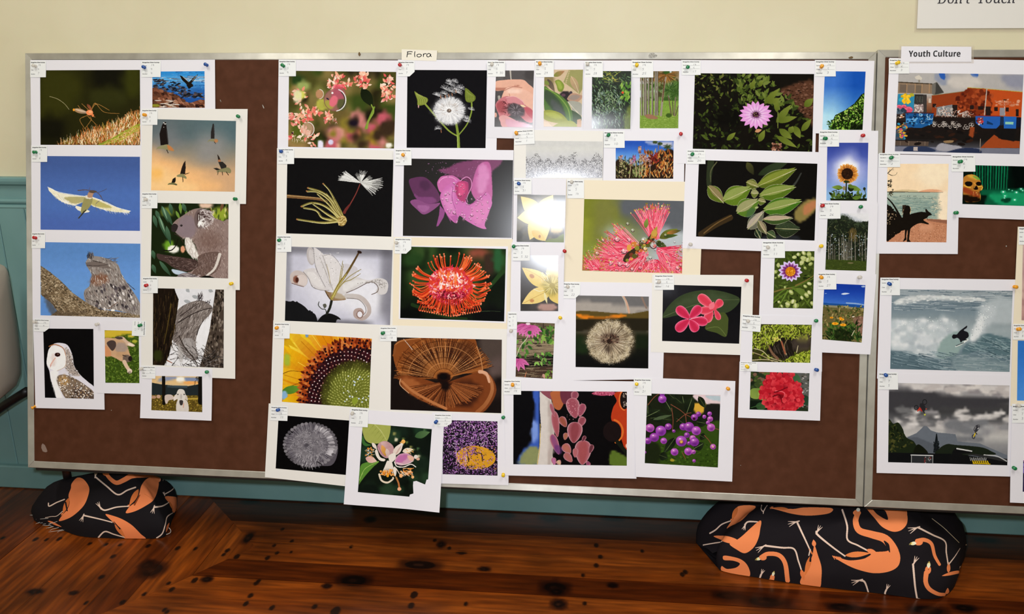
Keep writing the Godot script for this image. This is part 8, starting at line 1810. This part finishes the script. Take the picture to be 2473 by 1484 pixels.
func pic_motocross(p: Pic):
	p.vg(["aaa8aa", "8a888a", "454446", "3e3e40", "5a5a5c", "a8a6a6", "b8b6b4", "8e8e90", "7a7c80", "6a6c70"])
	p.blob([260, 815, 420, 818, 600, 824, 780, 830, 780, 860, 600, 850, 420, 860, 300, 840], "c8c4c2", 14); p.blob([192, 850, 360, 850, 560, 880, 780, 890, 700, 930, 480, 930, 300, 950, 192, 945], "3c3b3e", 24); p.dots(36, [192, 940, 780, 1040], 20, 50, ["c0bcba", "8a888a", "d0ccca", "6a6a6c", "a8a4a4"], [], 0.35, 14); p.dots(18, [380, 815, 780, 870], 20, 40, ["d0cac6", "8a8688", "b8b2b0"], [], 0.4, 12); p.dots(14, [480, 1000, 780, 1090], 30, 60, ["8a8a8e", "a0a0a2", "74767a"], [], 0.4, 20)
	p.poly([285, 1075, 330, 1055, 352, 1035, 366, 1020, 380, 1022, 400, 1042, 430, 1052, 520, 1060, 530, 1095, 640, 1105, 780, 1165, 780, 1190, 250, 1190], "646a74"); p.poly([260, 1080, 330, 1075, 420, 1110, 440, 1150, 280, 1160], "545a62", 5)
	p.blob([190, 995, 215, 1010, 240, 1005, 262, 1035, 270, 1060, 285, 1080, 320, 1100, 326, 1150, 190, 1160], "1c2414"); p.leaves(80, [192, 1000, 320, 1150], 10, 22, 0.5, 0, 360, ["2c3418", "12180c", "4a4a24", "3a3c1c"], [192, 1000, 240, 1010, 280, 1080, 320, 1110, 192, 1150]); p.blob([320, 1130, 340, 1110, 375, 1135, 382, 1155, 320, 1155], "14180f"); p.poly([426, 1058, 430, 1058, 442, 1150, 412, 1150], "14181a"); p.leaves(30, [414, 1075, 440, 1150], 10, 16, 0.4, 60, 120, ["14181a", "20262a"]); p.blob([442, 1130, 480, 1108, 520, 1112, 640, 1122, 690, 1140, 700, 1160, 440, 1160], "1c2218")
	p.poly([190, 1150, 500, 1155, 500, 1215, 190, 1205], "101112"); p.poly([303, 1158, 412, 1160, 410, 1200, 302, 1198], "2a2c2e"); p.line([303, 1162, 412, 1164], 5, 5, "c8c8c8"); p.line([305, 1162, 305, 1198], 3, 3, "a8a8a8"); p.line([410, 1164, 410, 1200], 3, 3, "a8a8a8"); p.dots(20, [370, 1170, 405, 1200], 3, 5, ["6a2c2c", "8a8a8a", "3a3a3a"])
	p.blob([490, 1210, 505, 1150, 528, 1128, 590, 1140, 600, 1150, 560, 1160, 780, 1190, 780, 1220, 490, 1220], "121213"); p.line([528, 1130, 600, 1142], 7, 6, "c8c8c8"); p.poly([560, 1155, 620, 1155, 780, 1180, 770, 1195, 690, 1178], "2c2c2c"); p.line([660, 1160, 720, 1165, 770, 1190], 5, 5, "b8b8b8")
	for i in 9: p.line([592 + i * 9, 1172 + (i % 2) * 2, 596 + i * 9, 1188, 600 + i * 9, 1174], 3, 3, "8a8a88")
	for i in 8: p.line([606 + i * 10, 1190, 612 + i * 10, 1202], 6, 6, "c8a818")
	p.line([606, 1200, 690, 1204], 4, 4, "c8a818")
	for k in [[328, 932, 9], [369, 905, 10], [608, 1072, 8], [617, 1040, 6]]: p.arc(k[0], k[1], k[2] * (0.8 if k[1] > 1000 else 1.0), k[2] * 1.15, 0, 360, 3, "1a1a1c")
	p.line([335, 948, 352, 925, 362, 915], 6, 6, "b83428"); p.line([340, 945, 378, 938], 5, 4, "c84838"); p.blob([345, 915, 362, 912, 374, 935, 365, 950, 350, 940], "26262a"); p.line([362, 945, 372, 970], 6, 5, "2a2a2c"); p.ell(370, 966, 5, 5, "b8b848"); p.line([348, 935, 356, 950], 5, 5, "b03028")
	p.line([610, 1070, 620, 1045], 5, 5, "d8b818"); p.blob([608, 1040, 615, 1022, 630, 1014, 638, 1024, 630, 1040, 620, 1050], "34343a"); p.ell(633, 1019, 6, 6, "5a5a5e"); p.line([615, 1050, 624, 1060], 4, 4, "26262a"); p.line([618, 1024, 612, 1040], 4, 3, "8a8a8c"); p.line([628, 1034, 634, 1028], 4, 3, "c8c8c8")

func pic_rose(p: Pic):
	p.vg(["b89a98", "a88888", "c0a49c", "b08a84"])
	p.dots(40, [842, 140, 1130, 520], 10, 30, ["c8aca4", "a07c78"], [], 1.0, 14)

func pic_blue(p: Pic):
	p.vg(["2f6cb8", "3876c4", "4482cc"])
	p.grain(0.2, 0.03)

func pic_violet(p: Pic):
	p.fill("2a2444")
	p.dots(90, [840, 1180, 1090, 1345], 5, 16, ["4a3a7a", "1a1630", "6a5aa0", "8a4a8a", "141020"])

# ---------------------------------------------------------------- cloth covered weights on the feet of the boards
const ORANGE := "ee8452"
const BONE := "d9bfae"

# one wading bird's folded body with tail feathers: from breast to tail
func bird(p: Pic, a: Array, tail: Array):
	p.blob(a, ORANGE)
	p.leaf(tail[0], tail[1], tail[2], tail[3], tail[4], "c06a38", "d8783f")
	for i in 4: p.line([tail[2] + i * 4 - 8, tail[3] - 8, tail[2] + i * 6 - 12, tail[3] + 10], 5, 2, ORANGE)

func foot(p: Pic, x: float, y: float, dx: float, dy: float):
	for k in [-0.35, 0.0, 0.35]:
		var v := Vector2(dx, dy).rotated(k)
		p.line([x, y, x + v.x, y + v.y], 9, 3, BONE)
	p.line([x - dx * 0.4, y - dy * 0.4, x, y], 9, 11, BONE)

func head(p: Pic, x: float, y: float, dx: float, dy: float, k := 1.0):
	var d := Vector2(dx, dy).normalized() * k
	p.ell(x, y, 26 * k, 19 * k, ORANGE, rad_to_deg(d.angle()))
	p.leaf(x + d.x * 12, y + d.y * 12, x + d.x * 62, y + d.y * 62 + 6 * k, 22 * k, "f4ecd8", "f0d890")
	p.line([x + d.x * 48, y + d.y * 48, x + d.x * 64 + d.y * 12, y + d.y * 64 + 14 * k], 10 * k, 3, "d8b850", "2a2828")
	p.ell(x + 3, y - 3, 3, 3, "2a2020")

func pic_cloth_small(p: Pic):
	p.fill("1a171a")
	bird(p, [606, 380, 650, 330, 700, 340, 740, 385, 756, 430, 745, 490, 715, 560, 660, 620, 590, 670, 500, 698, 530, 645, 570, 600, 590, 540, 580, 480, 600, 420], [585, 500, 530, 640, 40])
	p.line([570, 610, 555, 540], 10, 14, "1a171a"); p.line([545, 515, 480, 540, 415, 572, 408, 545], 10, 10, BONE); p.line([530, 615, 480, 655, 430, 660, 380, 670], 6, 5, BONE)
	bird(p, [1235, 345, 1290, 322, 1340, 335, 1353, 370, 1335, 440, 1290, 520, 1220, 570, 1130, 615, 1058, 628, 1090, 575, 1150, 530, 1170, 470, 1190, 400], [1165, 430, 1085, 570, 44])
	p.line([1345, 335, 1300, 300, 1200, 305, 1110, 318, 1050, 350, 985, 376, 935, 345, 898, 296], 60, 30, ORANGE); p.ell(895, 292, 28, 22, ORANGE)
	p.line([1175, 480, 1130, 560], 8, 14, "8a4420"); p.line([1140, 415, 1070, 440, 992, 476, 900, 405, 808, 325], 12, 14, BONE); foot(p, 805, 318, 6, -34)
	p.line([1080, 572, 980, 580, 885, 605, 845, 580], 9, 14, BONE); foot(p, 845, 580, -22, -40); p.line([1215, 470, 1290, 520], 3, 3, "c8703c")
	bird(p, [890, 640, 950, 650, 1030, 680, 1110, 730, 1180, 800, 1220, 845, 1060, 845, 1020, 760, 960, 710], [965, 720, 1060, 840, 34]); p.line([960, 700, 1010, 760], 5, 10, "1a171a"); p.line([945, 705, 850, 680, 710, 648], 9, 13, BONE); foot(p, 705, 655, -18, 44); p.line([1045, 830, 960, 805, 885, 782, 832, 832], 9, 13, BONE)
	bird(p, [1400, 495, 1460, 486, 1550, 505, 1530, 580, 1485, 630, 1450, 560], [1440, 530, 1480, 610, 22]); p.line([1435, 540, 1370, 570, 1295, 580], 8, 14, BONE); foot(p, 1290, 585, -14, 46); p.line([1475, 630, 1410, 660, 1385, 730, 1360, 800, 1315, 836], 8, 12, BONE); p.line([1510, 365, 1490, 420, 1400, 470], 7, 10, BONE); foot(p, 1398, 472, -8, -22); p.blob([1400, 740, 1430, 712, 1420, 760, 1395, 790], ORANGE); p.line([1530, 370, 1540, 405], 8, 5, ORANGE)
	p.blob([400, 700, 440, 702, 520, 745, 470, 735], ORANGE); p.line([690, 280, 740, 265], 16, 10, "e0c878")
	for i in 5: p.line([1375 + i * 32, 315, 1365 + i * 30, 350], 5, 4, BONE)
	p.blob([1500, 350, 1525, 312, 1532, 360], ORANGE); p.grain(0.5, 0.06)

func pic_cloth_large(p: Pic):
	p.fill("1a171a")
	# left flap
	bird(p, [385, 175, 520, 175, 490, 230, 430, 290, 350, 320, 305, 342, 330, 300, 370, 240], [380, 180, 340, 280, 36]); p.line([330, 285, 260, 310, 210, 350, 160, 376], 9, 12, BONE); p.blob([192, 400, 260, 395, 350, 405, 415, 432, 370, 455, 300, 440], ORANGE); p.line([100, 465, 200, 450, 290, 440], 9, 8, BONE); p.line([570, 170, 580, 205, 600, 222, 618, 175], 7, 7, BONE); p.line([600, 222, 600, 240], 8, 6, BONE); p.line([560, 300, 490, 298, 465, 320], 9, 13, BONE); foot(p, 468, 322, -12, 36)
	p.blob([578, 290, 580, 360, 566, 430, 530, 490, 470, 526, 410, 500, 355, 460, 400, 435, 450, 400], ORANGE); p.blob([308, 545, 370, 550, 440, 570, 485, 610, 505, 670, 485, 700, 400, 690, 290, 660, 290, 620, 330, 640, 400, 630, 430, 600, 380, 580, 310, 575], ORANGE)
	bird(p, [640, 195, 720, 200, 820, 205, 900, 195, 1088, 200, 1085, 235, 1000, 252, 900, 255, 800, 240, 710, 215], [780, 205, 660, 195, 20])
	head(p, 605, 558, -1, 0.15); p.line([590, 555, 640, 530, 720, 540, 765, 600, 780, 720], 30, 34, ORANGE); head(p, 668, 700, 0.3, -1, 0.9); p.line([668, 710, 650, 730], 30, 34, ORANGE); p.line([570, 718, 585, 680], 10, 14, BONE); foot(p, 588, 676, 16, -34)
	p.line([880, 640, 860, 580, 828, 495, 740, 486, 620, 472], 10, 14, BONE); foot(p, 605, 478, -50, 28)
	bird(p, [975, 470, 1000, 540, 1024, 620, 1024, 700, 1010, 770, 940, 760, 872, 742, 890, 680, 930, 610, 960, 540], [950, 540, 905, 690, 36]); p.leaf(975, 480, 968, 428, 30, ORANGE); p.line([945, 580, 950, 530], 14, 8, "1a171a"); p.leaf(880, 640, 900, 720, 30, "dc7844")
	p.line([940, 495, 905, 420, 850, 308], 10, 14, BONE); foot(p, 840, 302, -56, 16); p.line([940, 500, 960, 530], 12, 10, "c8703c"); p.line([935, 540, 945, 500], 8, 10, BONE)
	# the large bird in the middle
	p.blob([1100, 545, 1160, 560, 1230, 575, 1330, 560, 1380, 520, 1480, 510, 1540, 480, 1572, 540, 1560, 610, 1500, 650, 1400, 664, 1300, 645, 1210, 610], ORANGE); p.line([1280, 245, 1265, 300, 1290, 365, 1380, 395, 1470, 425, 1525, 500, 1535, 560], 36, 70, ORANGE); p.ell(1275, 238, 28, 22, ORANGE); p.ell(1284, 215, 14, 14, "e8e0d0"); p.blob([1500, 480, 1490, 455, 1460, 440, 1500, 520], "1a171a")
	p.blob([1200, 545, 1280, 525, 1370, 530, 1320, 562, 1240, 570], "1a171a"); p.leaf(1190, 540, 1370, 525, 40, "d47a44", "e08048"); for i in 5: p.line([1105 + i * 12, 545 + i * 2, 1120 + i * 14, 570], 7, 3, ORANGE)
	p.line([1190, 545, 1100, 480, 1000, 398, 988, 370], 10, 15, BONE); foot(p, 995, 372, 22, -42); p.line([1345, 505, 1280, 470, 1208, 430, 1205, 330, 1170, 215], 11, 13, BONE); p.leaf(1340, 500, 1420, 530, 34, ORANGE)
	p.blob([1340, 198, 1375, 198, 1420, 250, 1490, 290, 1480, 230, 1455, 200, 1610, 205, 1630, 260, 1622, 320, 1580, 365, 1520, 374, 1450, 340, 1400, 280], ORANGE)
	head(p, 1700, 450, -1, 0.1, 1.1); p.line([1690, 440, 1740, 432, 1790, 460, 1810, 540, 1845, 605], 30, 20, ORANGE); p.line([1908, 610, 1900, 520, 1895, 440, 1800, 395, 1700, 345], 10, 14, BONE); foot(p, 1690, 348, -58, 22); p.leaf(1905, 660, 1915, 585, 28, ORANGE); p.line([1915, 600, 2020, 490], 9, 5, BONE); p.line([1820, 275, 1900, 340, 1960, 400, 2015, 450], 5, 5, "c8b89a")
	head(p, 1762, 640, 0.15, -1, 1.1); p.line([1750, 660, 1745, 720, 1770, 770, 1830, 805, 1880, 812], 34, 24, ORANGE); p.line([1690, 840, 1672, 740, 1660, 600], 12, 14, BONE); foot(p, 1668, 590, 20, -42); p.line([1690, 840, 1750, 852], 12, 6, BONE)
	p.blob([1858, 680, 1920, 655, 1990, 648, 2005, 665, 1960, 672, 1900, 680], ORANGE); p.leaf(2000, 640, 2040, 620, 20, BONE); p.blob([1885, 800, 1900, 765, 1918, 795, 1900, 810], ORANGE); p.line([1360, 820, 1330, 730, 1300, 715], 9, 14, BONE); foot(p, 1290, 715, -54, 18); p.line([1495, 835, 1470, 810, 1478, 780], 9, 13, BONE); foot(p, 1480, 776, 14, -34); p.grain(0.5, 0.06)

# a slumped bag: foot outline on the floor (x, z), swelling to a height; its cloth is printed flat and laid over it
func bag_mesh(outline: Array, top: Vector2, high: float, box: Array, seed_: int, slump: float) -> ArrayMesh:
	var pts := PackedVector2Array()
	for i in range(0, outline.size(), 2): pts.append(Vector2(outline[i], outline[i + 1]))
	var ring := PackedVector2Array()
	var n := pts.size()
	for i in n:
		for k in 6: ring.append(pts[i].cubic_interpolate(pts[(i + 1) % n], pts[(i - 1 + n) % n], pts[(i + 2) % n], k / 6.0))
	var nz := FastNoiseLite.new(); nz.seed = seed_; nz.frequency = 5.0; nz.fractal_octaves = 3
	var m := ring.size(); var rows := 16
	var g := []
	for j in rows + 1:
		var a := PI / 2 * j / rows
		var s := pow(cos(a), slump); var h := pow(sin(a), 0.85)
		var row := []
		for i in m:
			var v := top.lerp(ring[i], s)
			var f := nz.get_noise_3d(v.x, h * 0.4, v.y)
			var y := 0.002 + high * h * (1.0 + 0.12 * f)
			v += (ring[i] - top).normalized() * (0.006 * sin(minf(1.0, h * 2.0) * PI) + 0.012 * f * (1 - s * 0.5)) * (1.0 if j > 0 else 0.3)
			row.append(Vector3(v.x, y, v.y))
		g.append(row)
	var st := begin()
	st.set_smooth_group(0)
	for j in rows:
		for i in m:
			var i2 := (i + 1) % m
			for q in [g[j][i], g[j + 1][i], g[j + 1][i2], g[j][i], g[j + 1][i2], g[j][i2]]:
				st.set_uv(cloth_uv(q, box)); st.add_vertex(q)
	st.set_smooth_group(-1)
	for i in range(1, m - 1):
		for q in [g[0][0], g[0][i], g[0][i + 1]]:
			st.set_uv(cloth_uv(q, box)); st.add_vertex(q)
	return done(st)

# the cloth is printed flat and lies over the bag slantwise: its two directions as weights of 1, x, y and z
func cloth_uv(q: Vector3, box: Array) -> Vector2:
	return Vector2(box[0] + box[1] * q.x + box[2] * q.y + box[3] * q.z, box[4] + box[5] * q.x + box[6] * q.y + box[7] * q.z)

func bags():
	var p := Pic.new([0, 1060, 3.5], [88, 1125, 468, 1125, 468, 1310, 88, 1310], 3.2, 1.1)
	pic_cloth_small(p)
	var cloth := p.finish(0.85, 0.25)
	cloth.texture_repeat = true
	var t := thing("cloth_weight", "smaller weight in black flamingo cloth, frayed at its edge, under the left board end", "sandbag", Vector3(-0.97, 0, 0))
	var out := [-0.225, 0.01, -0.205, 0.045, -0.115, 0.075, -0.03, 0.105, 0.06, 0.107, 0.195, 0.095, 0.203, 0.06, 0.186, 0.0, 0.172, -0.05, 0.14, -0.09, 0.02, -0.09, -0.06, -0.05, -0.15, -0.02]
	part("cover", bag_mesh(out, Vector2(0.08, 0.015), 0.16, BAG1, 3, 1.15), cloth, t)
	var st := begin()
	var r := RandomNumberGenerator.new(); r.seed = 5
	for i in 22:
		var a := Vector3(lerpf(-0.215, -0.09, r.randf()), 0.012, 0)
		a.z = lerpf(0.02, 0.085, (a.x + 0.215) / 0.125) ; a.y = r.randf_range(0.004, 0.03) if i < 10 else 0.004
		var e := a + Vector3(r.randf_range(-0.03, -0.004), r.randf_range(-0.004, 0.006), r.randf_range(0.002, 0.022))
		e.y = maxf(e.y, 0.002)
		tube(st, spline(PackedVector3Array([a, a.lerp(e, 0.5) + Vector3(r.randf_range(-0.006, 0.006), 0.002, 0.004), e]), 3), 0.0008, 0.0004, 4)
	tube(st, spline(PackedVector3Array([Vector3(0.19, 0.02, 0.05), Vector3(0.207, 0.006, 0.053), Vector3(0.214, 0.003, 0.066), Vector3(0.205, 0.003, 0.078), Vector3(0.188, 0.004, 0.08)]), 5), 0.0012, 0.0010, 5)
	part("frayed_threads", done(st), M.thread, t)
	p = Pic.new([1640, 1160, 2.9688], [1665, 1210, 2335, 1210, 2335, 1455, 1665, 1455], 2.6, 1.12)
	pic_cloth_large(p)
	cloth = p.finish(0.85, 0.25)
	cloth.texture_repeat = true
	t = thing("cloth_weight", "larger weight in black flamingo cloth under the joint between the two boards", "sandbag", Vector3(1.09, 0, 0))
	out = [-0.36, -0.02, -0.30, 0.035, -0.315, 0.105, -0.2, 0.135, -0.07, 0.157, 0.07, 0.172, 0.195, 0.182, 0.262, 0.135, 0.30, 0.07, 0.345, 0.0, 0.366, -0.06, 0.32, -0.115, 0.12, -0.13, -0.12, -0.13, -0.29, -0.1]
	part("cover", bag_mesh(out, Vector2(0.02, 0.0), 0.19, BAG2, 8, 0.72), cloth, t)
	# the loose corner of the cloth at its left
	st = begin()
	var q := [Vector3(-0.36, 0.012, -0.03), Vector3(-0.25, 0.09, -0.06), Vector3(-0.27, 0.05, 0.06), Vector3(-0.325, 0.012, 0.045)]
	for k in [[0, 1, 2], [0, 2, 3]]:
		for j in k:
			st.set_uv(cloth_uv(q[j], BAG2)); st.add_vertex(q[j])
	part("loose_corner", done(st), cloth, t)

const BAG1 := [0.4827, 2.1055, -0.317, -1.2883, 0.6874, 0.2117, -4.0601, 2.3302]
const BAG2 := [0.507, 1.4431, 0.1614, 0.4307, 0.5279, 0.1962, -3.3522, 2.1555]

# ---------------------------------------------------------------- the chair at the left edge
func chair():
	var t := thing("plastic_chair", "beige moulded plastic chair on a black steel frame at the left edge", "chair", Vector3(-1.42, 0, 0.13))
	# the back, seen from behind: an outline in (z, y), swept with a hollow curve, and a rolled rim
	var outl := PackedVector2Array()
	for k in [[-0.252, 0.44], [-0.250, 0.50], [-0.242, 0.58], [-0.228, 0.66], [-0.220, 0.72], [-0.214, 0.738], [-0.20, 0.748], [-0.10, 0.760], [0.0, 0.766], [0.10, 0.760], [0.20, 0.748], [0.214, 0.738], [0.220, 0.72], [0.228, 0.66], [0.242, 0.58], [0.250, 0.50], [0.252, 0.44], [0.243, 0.395], [0.21, 0.372], [0.08, 0.362], [0.0, 0.36], [-0.08, 0.362], [-0.21, 0.372], [-0.243, 0.395]]:
		outl.append(Vector2(k[0], k[1]))
	var n := outl.size()
	var st := begin()
	st.set_smooth_group(0)
	var rings := []
	for k in [[0.0, 0.03], [0.4, 0.03], [0.75, 0.024], [0.92, 0.014], [0.975, 0.004], [1.0, -0.012], [1.0, -0.024]]:
		var row := []
		for v in outl:
			var c := Vector2(0, 0.56)
			var w: Vector2 = c.lerp(v, k[0])
			row.append(Vector3(0.20 + k[1] - 0.55 * w.x * w.x + 0.10 * (0.56 - w.y) * -1.0, w.y, w.x))
		rings.append(row)
	for j in rings.size() - 1:
		for i in n:
			var i2 := (i + 1) % n
			quad(st, rings[j][i], rings[j][i2], rings[j + 1][i2], rings[j + 1][i])
	var inner := []
	for v in outl:
		var w := Vector2(0, 0.56).lerp(v, 0.97)
		inner.append(Vector3(0.20 - 0.024 - 0.55 * w.x * w.x - 0.10 * (0.56 - w.y), w.y, w.x))
	for i in n:
		var i2 := (i + 1) % n
		quad(st, rings[6][i], rings[6][i2], inner[i2], inner[i])
		tri(st, inner[i], inner[i2], Vector3(0.186, 0.56, 0))
	part("backrest", done(st), M.shell, t)
	var seat := box_mesh(Vector3(0.40, 0.022, 0.42), 0.01)
	part("seat", seat, M.shell, t, Vector3(-0.02, 0.425, 0))
	for s in [-1, 1]:
		st = begin()
		var z: float = 0.19 * s
		tube(st, spline(PackedVector3Array([Vector3(-0.36, 0.012, z), Vector3(-0.33, 0.2, z * 0.98), Vector3(-0.28, 0.38, z * 0.95), Vector3(-0.2, 0.402, z * 0.93), Vector3(0.1, 0.402, z * 0.93)]), 4), 0.012, 0.012, 8)
		part("leg", done(st), M.black, t)
		st = begin()
		tube(st, spline(PackedVector3Array([Vector3(0.21, 0.37, z), Vector3(0.12, 0.315, z), Vector3(0.02, 0.24, z), Vector3(-0.07, 0.13, z), Vector3(-0.1, 0.012, z)]), 4), 0.013, 0.012, 8)
		part("leg", done(st), M.black, t)
	var cb := begin()
	tube(cb, PackedVector3Array([Vector3(0.02, 0.4, -0.18), Vector3(0.02, 0.4, 0.18)]), 0.01, 0.01, 8)
	part("crossbar", done(cb), M.black, t)
